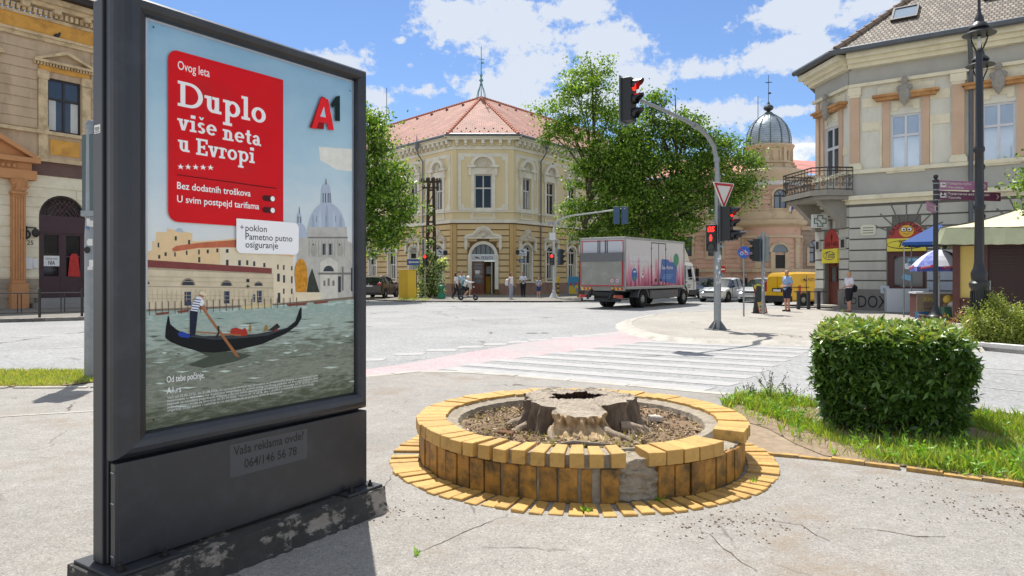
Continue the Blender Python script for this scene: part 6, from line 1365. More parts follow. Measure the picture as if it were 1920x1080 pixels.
 b=MB(MC, True);b.mat(mat('step_stone', '#a8a298', .9, .12, 4));b.box(cd[0]-.2, cd[1]+.25, -.45, .2, .06, .25);b.build('step', root)
 b=MB(MC, True);b.mat(mat('grille_grey', '#a6a49c', .7, .1));b.box(.12, .5, -.12, -.061, 2.75, 3.25);b.box(wc-.55, wc-.15, -.12, -.061, 2.75, 3.25);b.mat(mat('iron_dark', '#2a2624'));b.box(.18, .44, -.122, -.1205, 2.82, 3.18);b.box(wc-.49, wc-.21, -.122, -.1205, 2.82, 3.18);b.build('vent_box', root)
 # balcony: slab on corbels with a wrought iron railing
 b=MB(MC, True);zb=z_s-.75;P=1.75;b.mat(mat('balcony_stone', '#8d897f', .92, .15, 2, .3, 30, dirt='#6c685f', ds=2));pts=[(-.35, 0), (-.35, -P*.75), (.1, -P), (wc-.1, -P), (wc+.30, -P*.7), (wc+.30, 0)];b.slab(ccw(pts), zb-.22, zb);b.slab(ccw([(p[0]*.96+.05, p[1]*.88)for p in pts]), zb-.38, zb-.22, True)
 for x in(.35, wc-.35):b.prism([(x-.2, zb-.38), (x-.2, zb-1.6), (x+.2, zb-1.6), (x+.2, zb-.38)][::-1], -.35, 0, True);b.add([(x-.2, -.35, zb-1.3), (x+.2, -.35, zb-1.3), (x+.2, -1.3, zb-.38), (x-.2, -1.3, zb-.38), (x-.2, -.35, zb-.38), (x+.2, -.35, zb-.38)], [(0, 1, 2, 3), (0, 3, 4), (1, 5, 2)])
 bl=b.build('balcony', root)
 b=MB(MC, True);b.mat(mat('wrought_iron', '#22201f', .5, .1));rail=[(-.30, 0), (-.30, -P*.72), (.12, -P+.06), (wc-.12, -P+.06), (wc+.25, -P*.66), (wc+.25, 0)]
 for z in(zb+.06, zb+.86, zb+1.0):b.tube([(p[0], p[1], z)for p in rail], .022 if z<zb+.99 else .032, 6)
 for p, p2 in zip(rail, rail[1:]):
  n=max(1, round((Vector(p2)-Vector(p)).length/.30))
  for i in range(n+1):
   x, y=Vector(p).lerp(Vector(p2), i/n);b.cyl((x, y, zb), (x, y, zb+1.0), .014, 5)
   if i<n:
    t=(Vector(p2)-Vector(p)).normalized();c=Vector(p).lerp(Vector(p2), (i+.5)/n)
    for zc, rr, tu in((zb+.28, .11, 1.6), (zb+.62, .12, -1.6), (zb+.45, .06, 1)):
     b.tube([(c.x+t.x*rr*(1-k*.07)*math.cos(k*.6*tu), c.y+t.y*rr*(1-k*.07)*math.cos(k*.6*tu), zc+rr*(1-k*.07)*math.sin(k*.6*tu))for k in range(13)], .013, 4)
 b.build('railing', bl)
 # left side wall along the other street, roof
 A2=Vector((.57, .82));b=MB(frame(GC+A2*16, -A2), True);b.mat(W);b.quad((0, 0, 0), (16, 0, 0), (16, 0, ZE), (0, 0, ZE));b.build('side_wall', root)
 rt=tiles('gh_tiles', '#6d6257', '#9c9080', '#443c34', .17, .21, bump=1.0, ms=.03);ro=.98
 n1=Vector((GD.y, -GD.x));n1=n1 if n1 .y<0 else-n1;n2=Vector((-1, -.09)).normalized();n3=Vector((-.82, .57))
 zE=ZE+.12;E0=GO+n1*ro+GD*(-.35);Er=GO+GD*L+n1*ro;E1=GC+n2*ro+Vector((0, .3));E3=GC+A2*16+n3*ro;H=7.0
 inn=(GD+A2).normalized();AP=Vector((GO.x, GO.y))+(-n1)*6.6+GD*6.0;za=zE+6.6*1.0
 b=MB(None, True);b.mat(rt)
 def rp(pts):
  P=[Vector(p)for p in pts];ed=Vector((P[1].x-P[0].x, P[1].y-P[0].y, 0)).normalized();nn=(P[1]-P[0]).cross(P[2]-P[0]).normalized();up=nn.cross(ed);up=up if up.z>0 else-up;b.poly([tuple(p)for p in P], uv=[((p-P[0]).dot(ed), (p-P[0]).dot(up))for p in P])
 Rr=AP+GD*16;rp([(E0 .x, E0 .y, zE), (Er.x, Er.y, zE), (Rr.x, Rr.y, za), (AP.x, AP.y, za)]);rp([(E1 .x, E1 .y, zE), (E0 .x, E0 .y, zE), (AP.x, AP.y, za)]);R3=AP+A2*16;rp([(E3 .x, E3 .y, zE), (E1 .x, E1 .y, zE), (AP.x, AP.y, za), (R3 .x, R3 .y, za)]);rf=b.build('roof', root)
 b=MB(None, True);b.mat(mat('gh_ridge', '#7a6a5c', .85, .2, 4));p, k=Vector((E0 .x, E0 .y, zE)), Vector((AP.x, AP.y, za));n=26
 for i in range(n):b.tube([p.lerp(k, i/n), p.lerp(k, (i+1)/n)], [.17, .13], 7)
 b.build('ridge_tiles', rf)
 b=MB(None, True);b.mat(mat('eaves_wood', '#5f564c', .9, .2, 3));b.poly([(E0 .x, E0 .y, zE-.08), (Er.x, Er.y, zE-.08), ((GO+GD*L).x, (GO+GD*L).y, zE-.14), (GO.x, GO.y, zE-.14)]);b.poly([(E1 .x, E1 .y, zE-.08), (E0 .x, E0 .y, zE-.08), (GO.x, GO.y, zE-.14), (GC.x, GC.y, zE-.14)]);b.build('soffit', rf)
 b=MB(None, True);b.mat(mat('gh_gutter', '#565b60'));b.tube([(E1 .x, E1 .y, zE-.02), (E0 .x, E0 .y, zE-.02)], .13, 9);b.build('gutter', rf)
 # skylights on the main slope
 nz=Vector((-n1 .x, -n1 .y));
 for u, s in((2.05, 1.75), (5.35, 2.05), (6.65, 2.05)):
  c=GO+GD*u+n1*ro+nz*s;slope=(za-zE)/((AP-E0).dot(nz));X=Vector((GD.x, GD.y, 0));Yv=Vector((nz.x, nz.y, slope)).normalized();Z=X.cross(Yv);Z=Z if Z.z>0 else-Z;o=Vector((c.x, c.y, zE+s*slope));Mx=Matrix(((X.x, Yv.x, Z.x, o.x), (X.y, Yv.y, Z.y, o.y), (X.z, Yv.z, Z.z, o.z), (0, 0, 0, 1)))
  b=MB(Mx, True);b.mat(mat('skylight_frame', '#2e2b2a', .5, .1));b.box(-.5, -.42, -.6, .6, 0, .12);b.box(.42, .5, -.6, .6, 0, .12);b.box(-.42, .42, -.6, -.5, 0, .12);b.box(-.42, .42, .5, .6, 0, .12);sk=b.build('skylight', rf);b=MB(Mx, True);b.mat(mat('gh_glass', '#8aa0b8'));b.quad((-.42, -.5, .08), (.42, -.5, .08), (.42, .5, .08), (-.42, .5, .08));b.build('pane', sk)
  # green cross sign on a bracket
 s=thing('pharmacy_sign', 'white box sign with a green outlined cross on the corner house', 'sign', (13.95, 32.2, 0));zz=at(1541, 414, 32)[2];b=MB();b.mat(mat('box_white', '#cfd2cf', .5, .04));b.box(-.33, .33, -.1, .1, zz-.30, zz+.30);b.mat(mat('cross_green', '#1f5c43', .5, .04));o=.115;c=.27
 P=[(-o, -c), (o, -c), (o, -o), (c, -o), (c, o), (o, o), (o, c), (-o, c), (-o, o), (-c, o), (-c, -o), (-o, -o)]
 for p, p2 in zip(P, P[1:]+P[:1]):a=Vector(p);e=Vector(p2);t=(e-a).normalized();n=Vector((-t.y, t.x));a-=t*.02;e+=t*.02;b.poly([(k.x*.98, -.102, zz+k.y*.9)for k in(a-n*.022, e-n*.022, e+n*.022, a+n*.022)])
 b.prism(arc(-.14, zz-.14, .2, -10, 100, 10)+arc(-.14, zz-.14, .16, 100, -10, 10), -.1035, -.1025)
 b.build('box', s);b=MB();b.mat(mat('iron_dark', '#2a2624'));b.cyl((.33, 0, zz+.2), (.6, 0, zz+.2), .03, 6);b.build('bracket', s)
grey_house()
# ---------------------------------------------------------------- domed corner building far behind
def dome_house():
 Y=65.0;cx=(1441-CX)/F*(Y+2.8);root=thing('domed_building', 'pink sandstone coloured corner building with a round tower and grey ribbed dome', 'building', (cx, Y+2.8, 0))
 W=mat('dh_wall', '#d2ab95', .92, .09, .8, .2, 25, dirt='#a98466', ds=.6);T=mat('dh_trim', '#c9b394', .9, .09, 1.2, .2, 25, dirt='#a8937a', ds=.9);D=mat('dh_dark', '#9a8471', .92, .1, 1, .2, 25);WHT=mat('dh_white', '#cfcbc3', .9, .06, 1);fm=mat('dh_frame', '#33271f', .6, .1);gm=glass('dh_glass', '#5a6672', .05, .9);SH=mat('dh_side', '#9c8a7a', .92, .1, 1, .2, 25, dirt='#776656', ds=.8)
 def zz(py):return HC-(py-HY)*(Y+(2.8 if py<322 else 0))/F
 C=(cx, Y+2.8);r=2.85;n=40
 def ring(b, prof, nn=n):b.lathe(prof, (C[0], C[1], 0), nn)
 b=MB(None, True);b.mat(W);ring(b, [(r, 0), (r, zz(328))]);b.build('tower_wall', root, 30)
 b=MB(None, True);b.mat(T);z=zz(418);ring(b, [(r, z-.35), (r+.5, z-.1), (r+.62, z+.12), (r+.62, z+.3), (r+.02, z+.34)]);ring(b, [(r+.02, z+.34), (r+.3, z+.34), (r+.3, z+1.2), (r+.38, z+1.2), (r+.38, z+1.32), (r, z+1.34)]);z=zz(507);ring(b, [(r, z-.2), (r+.25, z-.15), (r+.25, z+.15), (r, z+.2)]);z=zz(440);ring(b, [(r, z-.3), (r+.2, z-.25), (r+.2, z), (r, z)]);z=zz(328);ring(b, [(r, z-.5), (r+.25, z-.45), (r+.45, z), (r+.55, z+.35), (r+.55, z+.5), (r-.2, z+.75)]);b.mat(WHT);z=zz(342);ring(b, [(r, z-.25), (r+.16, z-.2), (r+.16, z+.25), (r, z+.28)]);b.build('tower_cornice', root, 30)
 b=MB(None, True);b.mat(D)
 for k in range(14):
  for z0, z1 in((zz(507)+.3+k*.0, 0), ):pass
 b.mat(T)
 for an in(-150, -122, -58, -30, -90-60+5):
  pass
 for an in(-165, -127, -53, -15):
  M=frame((C[0]+r*math.cos(R(an)), C[1]+r*math.sin(R(an)), 0), (-math.sin(R(an)), math.cos(R(an))));b=MB(M, True);b.mat(T);b.box(-.28, .28, -.16, .2, zz(507)+.2, zz(440)-.3);b.box(-.34, .34, -.22, .2, zz(440)-.6, zz(440)-.3);b.box(-.28, .28, -.16, .2, zz(407)+.3, zz(345)-.2);b.box(-.34, .34, -.22, .2, zz(352)-.1, zz(345)-.1);b.build('tower_pilaster', root)
 b=MB(None, True);b.mat(D)
 for lo, hi in((zz(505), zz(445)), (zz(404), zz(350))):
  k=int((hi-lo)/.42)
  for i in range(k):z=lo+.2+i*.42;ring(b, [(r+.004, z), (r+.004, z+.05)])
 b.build('tower_joint', root)
 Mw=frame((C[0]-1, C[1]-r-.02, 0), (1, 0))
 o=(1-.58, 1+.58, zz(404), zz(367), True);b=MB(Mw, True);b.mat(T);b.prism(arc(1, o[3], .80, 0, 180, 14)+arc(1, o[3], .585, 180, 0, 14), -.06, .1);b.box(.28, .418, -.06, .2, o[2], o[3]);b.box(1.582, 1.72, -.06, .2, o[2], o[3]);b.mat(fm);b.prism([(o[0], o[2]), (o[1], o[2])]+arc(1, o[3], .58, 0, 180, 12), -.004, .1);b.build('window_surround', root);window(root, Mw, o, fm, gm, -.02, 1, .98, .08)
 b=MB(Mw, True);b.mat(T);zd=zz(412);b.box(.15, .55, -.12, .3, 0, zz(475)+.1);b.box(1.45, 1.85, -.12, .3, 0, zz(475)+.1);b.prism(arc(1, zz(475)+.1, 1.0, 0, 180, 14)+arc(1, zz(475)+.1, .72, 180, 0, 14), -.12, .3);b.mat(mat('dh_door', '#15110f', .5, .1));b.box(.55, 1.45, -.01, .1, .1, zz(478));b.mat(gm);b.poly([(p[0], -.012, p[1])for p in arc(1, zz(475)+.1, .7, 0, 180, 12)]);b.build('doorway', root)
 # drum and dome
 rd=2.05;b=MB(None, True);b.mat(T);z0, z1=zz(322), zz(276);ring(b, [(rd+.35, z0-.2), (rd+.35, z0+.5), (rd+.15, z0+.55), (rd+.12, z0+.9), (rd+.3, z0+1.0), (rd+.3, z0+1.1), (rd-.03, z0+1.12), (rd-.03, z1-.45), (rd+.2, z1-.25), (rd+.3, z1-.1), (rd+.3, z1), (rd-.1, z1+.05)], 8*4)
 for k in range(8):an=R(22.5+45*k-90);M=frame((C[0]+rd*math.cos(an), C[1]+rd*math.sin(an), 0), (-math.sin(an), math.cos(an)));b.M=M;b.box(-.16, .16, -.14, .2, z0+1.1, z1-.3);b.box(-.55, -.45, -.06, .2, z0+1.3, z1-.6);b.box(.45, .55, -.06, .2, z0+1.3, z1-.6);b.box(-.3, .3, -.45, .2, z0-.1, z0+.85)
 b.build('drum', root, 30)
 zt=zz(212);prof=[(1.98, z1), (2.02, z1+.25), (2.0, z1+.8), (1.86, z1+1.4), (1.6, z1+1.95), (1.22, z1+2.4), (.8, z1+2.72), (.42, z1+2.95), (.28, z1+3.1)];k=(zt-z1)/3.1;prof=[(a, z1+(z-z1)*k)for a, z in prof]
 dm=mat('dome_zinc', '#a8b0b6', .42, .12, 3, .5, 9, metal=.55, dirt='#7a848c', ds=5, stretch=(1, 1, 1));b=MB(None, True);b.mat(dm);b.lathe(prof, (C[0], C[1], 0), 32);do=b.build('dome', root, 40)
 b=MB(None, True);b.mat(mat('dome_rib', '#5a6f6c', .5, .1, metal=.3))
 for j in range(12):a=R(j*30+15-90);b.tube([(C[0]+(p+.02)*math.cos(a), C[1]+(p+.02)*math.sin(a), z)for p, z in prof], .055, 6)
 b.build('rib', do)
 b=MB(None, True);b.mat(mat('scale_line', '#6d757c', .5, .1, metal=.4))
 for i in range(len(prof)-1):
  for f in(0, .33, .66):p=prof[i][0]+(prof[i+1][0]-prof[i][0])*f;z=prof[i][1]+(prof[i+1][1]-prof[i][1])*f;b.lathe([(p+.012, z), (p+.012, z+.03)], (C[0], C[1], 0), 32)
 b.build('seam', do)
 b=MB(None, True);b.mat(mat('finial_dark', '#3c4246', .5, .1, metal=.4));b.lathe([(.3, zt-.05), (.34, zt+.05), (.16, zt+.12), (.2, zt+.2), (.42, zt+.34), (.48, zt+.5), (.38, zt+.68), (.18, zt+.78), (.09, zt+1.0), (.03, zt+1.15), (.025, zt+3.6), (0, zt+3.65)], (C[0], C[1], 0), 12);z=zt+2.9;b.box(C[0]-.35, C[0]+.35, C[1]-.02, C[1]+.02, z, z+.05);b.box(C[0]-.02, C[0]+.02, C[1]-.3, C[1]+.3, z, z+.05);b.ball((C[0]+.1, C[1], zt+1.9), (.18, .04, .1), 7, 5);b.build('finial', do)
 b=MB(None, True);b.mat(mat('zinc', '#6f747a'));b.cyl((C[0]-.8, C[1]+.6, z1+1), (C[0]-.8, C[1]+.6, zz(178)), .035, 6);b.build('lightning_rod', do)
 # wings
 def wing(O, d, L, Wm, ops, zc, name):
  M=frame(O, d);b=MB(M, True);b.mat(Wm);wall(b, 0, L, 0, zc, ops, .25);b.build('wall', root)
  b=MB(M, True);b.mat(Wm);pads=[(o[0]-.3, o[1]+.3, o[2]-.3, o[3], o[4])for o in ops];rows(b, 0, L, zz(507)+.3, zz(430), .45, pads, y=-.06, gap=.08);rows(b, 0, L, zz(407), zz(345), .45, pads, y=-.05, gap=.07);b.build('rustication', root)
  b=MB(M, True);b.mat(T);
  for z, h, p in((zz(507), .3, .2), (zz(425), .35, .25), (zz(412), .3, .15), (zc-.8, .3, .3), (zc-.5, .25, .5), (zc-.25, .25, .75)):b.box(0, L, -p, .05, z-h/2, z+h/2)
  for o in ops:a, c=o[0], o[1];b.box(a-.28, a-.02, -.12, -.001, o[2]-.2, o[3]+(.0 if o[4]else .3));b.box(c+.02, c+.28, -.12, -.001, o[2]-.2, o[3]+(.0 if o[4]else .3));b.box(a-.35, c+.35, -.2, -.001, o[2]-.35, o[2]-.1)
  b.build('cornice', root)
  for o in ops:window(root, M, o, fm, gm, .14, 1, .66, .1)
 dlw=Vector((-.86, .32)).normalized();Lw=20.0;Ol=Vector((C[0]-r+.2, Y+2.0));O_=Ol+dlw*Lw
 ops=[]
 for t in(2.6, 5.4, 8.2, 11.0, 13.8, 16.6):x=Lw-t;ops+=[(x-.62, x+.62, zz(478), zz(440), False), (x-.62, x+.62, zz(397), zz(352), False)]
 wing(O_, -dlw, Lw, W, ops, zz(322), 'l')
 Or=Vector((C[0]+r-.2, Y+2.0));ops=[]
 for t in(1.75, 5.0, 8.3):ops+=[(t-.72, t+.72, zz(491), zz(462), True), (t-.72, t+.72, zz(405), zz(374), False)]
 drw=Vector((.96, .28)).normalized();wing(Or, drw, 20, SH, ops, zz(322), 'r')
 rt=tiles('dh_tiles', '#b0695c', '#c27f70', '#8a5148', .4, .34, bump=.6);b=MB(None, True);b.mat(rt);ze=zz(322)+.03;zr=zz(279)
 nb=Vector((-.28, .96));e0=Or+Vector((.5, -.7));e1=e0+drw*20;r0=e0+nb*7+drw*.2;r1=r0+drw*20
 b.poly([(e0 .x, e0 .y, ze), (e1 .x, e1 .y, ze), (r1 .x, r1 .y, zr), (r0 .x-1.5, r0 .y, zr)], uv=[(0, 0), (20, 0), (20, 8), (0, 8)])
 e0=Ol+Vector((-.2, -.7));e1=e0+dlw*Lw;nb=Vector((.32, .86));r0=e0+nb*7;r1=r0+dlw*Lw;b.poly([(e1 .x, e1 .y, ze), (e0 .x, e0 .y, ze), (r0 .x, r0 .y, zr), (r1 .x, r1 .y, zr)], uv=[(0, 0), (20, 0), (20, 8), (0, 8)]);b.build('roof', root)
 f=thing('flag', 'small red blue and white flag on the tower balcony of the domed building', 'flag', (C[0]+.95, C[1]-r-.5, zz(407)+.3));b=MB();b.mat(mat('iron_dark', '#2a2624'));b.cyl((0, .3, 0), (.35, -.3, 1.6), .03, 6);b.build('pole', f)
 for k, c in enumerate(('#a8323a', '#3a4a8a', '#d5d5d8')):b=MB();b.mat(mat('flag_'+str(k), c, .8, .05));P=[(-.02-.2*k+.25, -.25, 1.35-.1*k), (.22-.2*k+.04, -.25, 1.35-.12*k), (.1-.15*k, -.2, .35-.1*k), (-.1-.15*k, -.15, .40-.1*k)];b.add(P+[(p[0], p[1]+.012, p[2])for p in P], [(0, 1, 2, 3), (7, 6, 5, 4), (0, 4, 5, 1), (1, 5, 6, 2), (2, 6, 7, 3), (3, 7, 4, 0)]);b.build('cloth', f)
dome_house()
# ---------------------------------------------------------------- trees
LMA=leafmat('tree_leaf_light', '#3a5a1e', '#62882e', '#a0b84a', .38, .42)
LMB=leafmat('tree_leaf_dark', '#304e1c', '#547828', '#90aa44', .36, .42)
def tree(name, lab, base, tr, blobs, Y, dens=1.0, size=.19, lm=LMA, fork=.45, group=None, sig=.30, depth=1.0):
 """trunk and limbs reaching into crown clumps; blobs are (px, py, rx px, ry px, depth offset m)"""
 t=thing(name, lab, 'tree', base, group=group);B=[]
 for q in blobs:
  px, py, rx, ry=q[:4];dy=q[4]if len(q)>4 else 0.0;p=at(px, py, Y+dy);k=Y/F
  B.append((np.array(p)-np.array(base), np.array((rx*k, (rx+ry)/2*k*depth, ry*k))))
 P=[]
 for c, r in B:
  n=max(4, int(12*dens*(r[0]*r[2])**.9))
  for i in range(n):
   u=rng.normal(size=3);u/=np.linalg.norm(u);q=c+u*r*(rng.random()**.38)*rng.choice((.85, 1.0, 1.0, 1.22));m=int(rng.integers(40, 130));s=sig*rng.uniform(.55, 1.35);ax=rng.normal(size=3)*.6;ax[2]=abs(ax[2])*.5
   P.append(q+rng.normal(size=(m, 3))*np.array((s*1.2, s*1.2, s*.6))+rng.normal(size=(m, 1))*ax*s*1.3)
 P=np.concatenate(P);S=rng.uniform(.65, 1.35, len(P))*size
 leaves('crown', P, S, lm, t, width=.62, fold=.2, up=.45)
 b=MB();b.mat(mat('bark', '#54483c', .95, .3, 6, .8, 25, stretch=(1, 1, .3)))
 low=min(c[2]-r[2]for c, r in B);top=max(c[2]for c, r in B);cen=np.mean([c for c, r in B], axis=0)
 zf=max(low*.9, 2.0);fk=np.array((cen[0]*.12, cen[1]*.12, zf))
 b.tube([(0, 0, -.1), (0, 0, .3), (fk[0]*.5, fk[1]*.5, zf*.5), tuple(fk)], [tr*1.5, tr*1.1, tr*.95, tr*.85], 10)
 spine=[fk, fk+(np.array((cen[0], cen[1], cen[2]))-fk)*.5, np.array((cen[0], cen[1], cen[2])), np.array((cen[0]*.9, cen[1], top))]
 b.tube([tuple(p)for p in spine], [tr*.85, tr*.62, tr*.4, tr*.1], 8)
 for c, r in B:
  f=min(.95, max(0.0, (c[2]-r[2]-zf)/max(.1, top-zf)))*.8;k=f*3;i=min(2, int(k));a=spine[i]+(spine[i+1]-spine[i])*(k-i)
  mid=a+(c-a)*.55+np.array((0, 0, .35));b.tube([tuple(a), tuple(mid), tuple(c), tuple(c+np.array((0, 0, r[2]*.7)))], [tr*.38, tr*.26, tr*.15, tr*.04], 6)
  for j in range(5):
   e=c+rng.normal(size=3)*r*.55;b.tube([tuple(mid+(c-mid)*rng.random()), tuple((mid+e)/2+np.array((0, 0, .15))), tuple(e)], [tr*.14, tr*.09, tr*.03], 5)
 b.build('trunk', t, 60)
 return t
g='leafy trees along the far pavements'
tree('leafy_tree', 'tall tree with a loose pointed crown left of the overhead signal', (4.8, 49.3, .08), .22, [(1108, 128, 38, 24), (1118, 160, 45, 26), (1080, 172, 50, 28), (1048, 212, 40, 30), (1100, 210, 55, 30), (1150, 200, 40, 40), (1030, 248, 26, 16), (1075, 258, 55, 30), (1130, 255, 50, 35), (1095, 305, 45, 30), (1142, 300, 45, 40), (1110, 350, 50, 32), (1155, 350, 40, 40), (1085, 395, 42, 26), (1135, 400, 55, 34), (1075, 432, 30, 14), (1120, 438, 48, 16), (1165, 300, 44, 46, 1), (1170, 400, 40, 40), (1178, 250, 24, 26, 1)], 49.3, .80, .19, LMA, group=g, sig=.30)
tree('leafy_tree', 'broad dense tree behind the delivery truck, reaching over to the round tower', (10.2, 51.0, .08), .28, [(1213, 205, 34, 26), (1232, 180, 15, 14), (1290, 228, 36, 20), (1165, 330, 50, 44, -1), (1185, 285, 46, 34), (1195, 265, 40, 30), (1235, 245, 45, 26), (1283, 255, 45, 26), (1328, 268, 45, 26), (1370, 285, 42, 28), (1402, 300, 30, 22, 1), (1205, 315, 60, 40), (1265, 310, 65, 45), (1330, 320, 60, 42), (1385, 335, 42, 30, 1), (1180, 370, 60, 45, -1), (1240, 375, 60, 45, -1), (1300, 365, 45, 34), (1352, 378, 38, 26), (1165, 420, 50, 30, -1), (1215, 430, 55, 30, -1), (1262, 432, 45, 30, -1), (1290, 410, 30, 24), (1390, 372, 24, 16, 1)], 51.0, 1.0, .20, LMB, group=g, sig=.36)
tree('leafy_tree', 'bushy street tree right behind the advertising panel, beside the dark car', (-10.6, 44.0, .08), .24, [(690, 212, 26, 18), (705, 232, 30, 24), (672, 250, 60, 40), (712, 275, 34, 24), (690, 305, 46, 36), (648, 320, 70, 60), (735, 325, 36, 20), (752, 352, 26, 20), (712, 355, 50, 34), (745, 385, 32, 26), (755, 415, 24, 20), (690, 400, 60, 40), (728, 435, 36, 26), (680, 455, 50, 26), (640, 400, 60, 70), (752, 440, 18, 12)], 44.0, 1.0, .20, LMA, group=g, sig=.33)
tree('street_tree', 'thin leafy twigs hanging beside the purple direction boards', (13.2, 16.6, .1), .12, [(1926, 345, 22, 6), (1985, 330, 60, 40), (2050, 300, 90, 60), (1934, 388, 18, 11), (1990, 400, 50, 34), (2080, 380, 70, 60)], 17.0, 6.0, .09, LMA, sig=.12)
# climber on the wooden utility pole
def creeper():
 x, y=(806-CX)/F*49.0, 49.0;t=thing('climbing_plant', 'variegated climbing shrub at the foot of the wooden utility pole', 'climbing plant', (x, y-.35, .08));P=[]
 for px, py, r, n in((800, 545, .42, 600), (812, 520, .45, 700), (795, 505, .4, 500), (820, 500, .38, 450), (786, 492, .26, 240), (830, 494, .22, 200), (806, 480, .26, 300), (800, 530, .45, 500), (820, 545, .4, 400), (808, 455, .16, 130), (807, 430, .12, 80), (809, 400, .10, 60), (795, 555, .3, 250)):
  c=np.array(at(px, py, 48.7))-np.array((x, y-.35, .08));P.append(c+rng.normal(size=(n, 3))*np.array((r, r*.8, r*.9))*.62)
 P=np.concatenate(P);P[:, 2]=np.maximum(P[:, 2], .03);cut=len(P)//3
 leaves('foliage', P, rng.uniform(.09, .2, len(P)), leafmat('creeper_leaf', '#3b5a26', '#5f7f3a', '#8fa566', .35), t, width=.6)
 Q=P[rng.random(len(P))<.22];leaves('pale_leaves', Q+rng.normal(size=Q.shape)*.1+np.array((0, -.15, .1)), rng.uniform(.12, .24, len(Q)), leafmat('creeper_pale', '#b9c49a', '#d4d8b8', '#c2cc9a', .4), t, width=.55)
 b=MB();b.mat(mat('twig', '#4d4030'))
 for k in range(9):a=random.uniform(0, 6.3);b.tube([(.1*math.cos(a), .1*math.sin(a), -.05), (.3*math.cos(a), .3*math.sin(a), 1.2), (.2*math.cos(a+1), .2*math.sin(a+1), 2.4)], [.04, .025, .01], 5)
 b.build('stems', t)
 P=[(gp(random.uniform(745, 805), random.uniform(560.5, 563.5), .08))for k in range(260)];leaves('grass', [(p[0], p[1], .08)for p in P], rng.uniform(.06, .2, 260), leafmat('verge_blade', '#7f9a3c', '#a3ad58', '#b3ab6a'), D=rng.normal(size=(260, 3))*.7+np.array((0, 0, 1)), width=.3, kind='stuff', label='yellow green tufts at the foot of the yellow cabinet')
creeper()
# ---------------------------------------------------------------- street furniture
GALV=mat('galvanised', '#8d9294', .45, .10, 6, .05, 60, metal=.6, dirt='#7b8081', ds=8);BLK=mat('signal_black', '#16181a', .45, .08, 8);SBACK=mat('signal_back', '#2c4a66', .5, .1, 4);GRYB=mat('signal_grey', '#7c8686', .5, .1, 4);RED_L=mat('red_lens', '#5a0a08', .3, 0, emit=('#ff1a10', 3.2));OFF_R=mat('lens_off_red', '#2a0d0c', .2, 0);OFF_Y=mat('lens_off_amber', '#2a1e0a', .2, 0);OFF_G=mat('lens_off_green', '#0b1f16', .2, 0);STK=mat('sticker_white', '#dedcd6')
def rot(n):
 """z rotation that turns a thing's front (local -y) towards n"""
 return math.atan2(n[0], -n[1])
def signal(parent, c, n, size=.30, lit=None, count=3, back=BLK, plate=True, label=None, visor=.28, text=None):
 """signal head as a part: housing, with lenses and visors as sub-parts; c = centre of its back, n = facing"""
 d=Vector((-n[1], n[0]))if True else None;M=frame((c[0], c[1], c[2]), (-n[1], n[0]));h=size*1.16*count;w=size*1.25
 b=MB(M);b.mat(BLK);b.box(-w/2, w/2, -.16, .06, -h/2, h/2);b.mat(back);b.box(-w/2-.012, w/2+.012, .06, .10, -h/2-.012, h/2+.012)
 if plate:b.mat(GRYB);b.box(-w/2-.07, w/2+.07, .10, .115, -h/2-.06, h/2+.06)
 hd=b.build('signal_head', parent, bevel=.006)
 if label:hd['label']=label
 for i in range(count):
  z=h/2-size*1.16*(i+.5);on=lit==i
  b=MB(M);b.mat(RED_L if on and i<count-1 or on else(OFF_R, OFF_Y, OFF_G)[i%3])
  if text and i in text:
   b.mat(OFF_R);b.disc((0, -.166, z), size*.44);b.mat(RED_L);text[i](b, z)
  else:b.disc((0, -.166, z), size*.44)
  b.build('lens', hd)
  b=MB(M);b.mat(mat('visor_black', '#1b1d20', .35, .05));k=14;r=size*.47
  for(a0, a1)in zip(range(k), range(1, k+1)):
   p, q=R(-35+250*a0/k), R(-35+250*a1/k);f=lambda a:visor*(.35+.65*max(0, math.sin(a))**.6)
   o=[(r*math.cos(p), -.16, z+r*math.sin(p)), (r*math.cos(q), -.16, z+r*math.sin(q)), (r*math.cos(q), -.16-f(q), z+r*math.sin(q)), (r*math.cos(p), -.16-f(p), z+r*math.sin(p))];b.quad(*o)
   r2=r-.008;i_=[(r2*math.cos(p), -.16, z+r2*math.sin(p)), (r2*math.cos(q), -.16, z+r2*math.sin(q)), (r2*math.cos(q), -.16-f(q), z+r2*math.sin(q)), (r2*math.cos(p), -.16-f(p), z+r2*math.sin(p))];b.quad(*i_[::-1]);b.quad(o[3], o[2], i_[2], i_[3])
  b.build('visor', hd)
 return hd
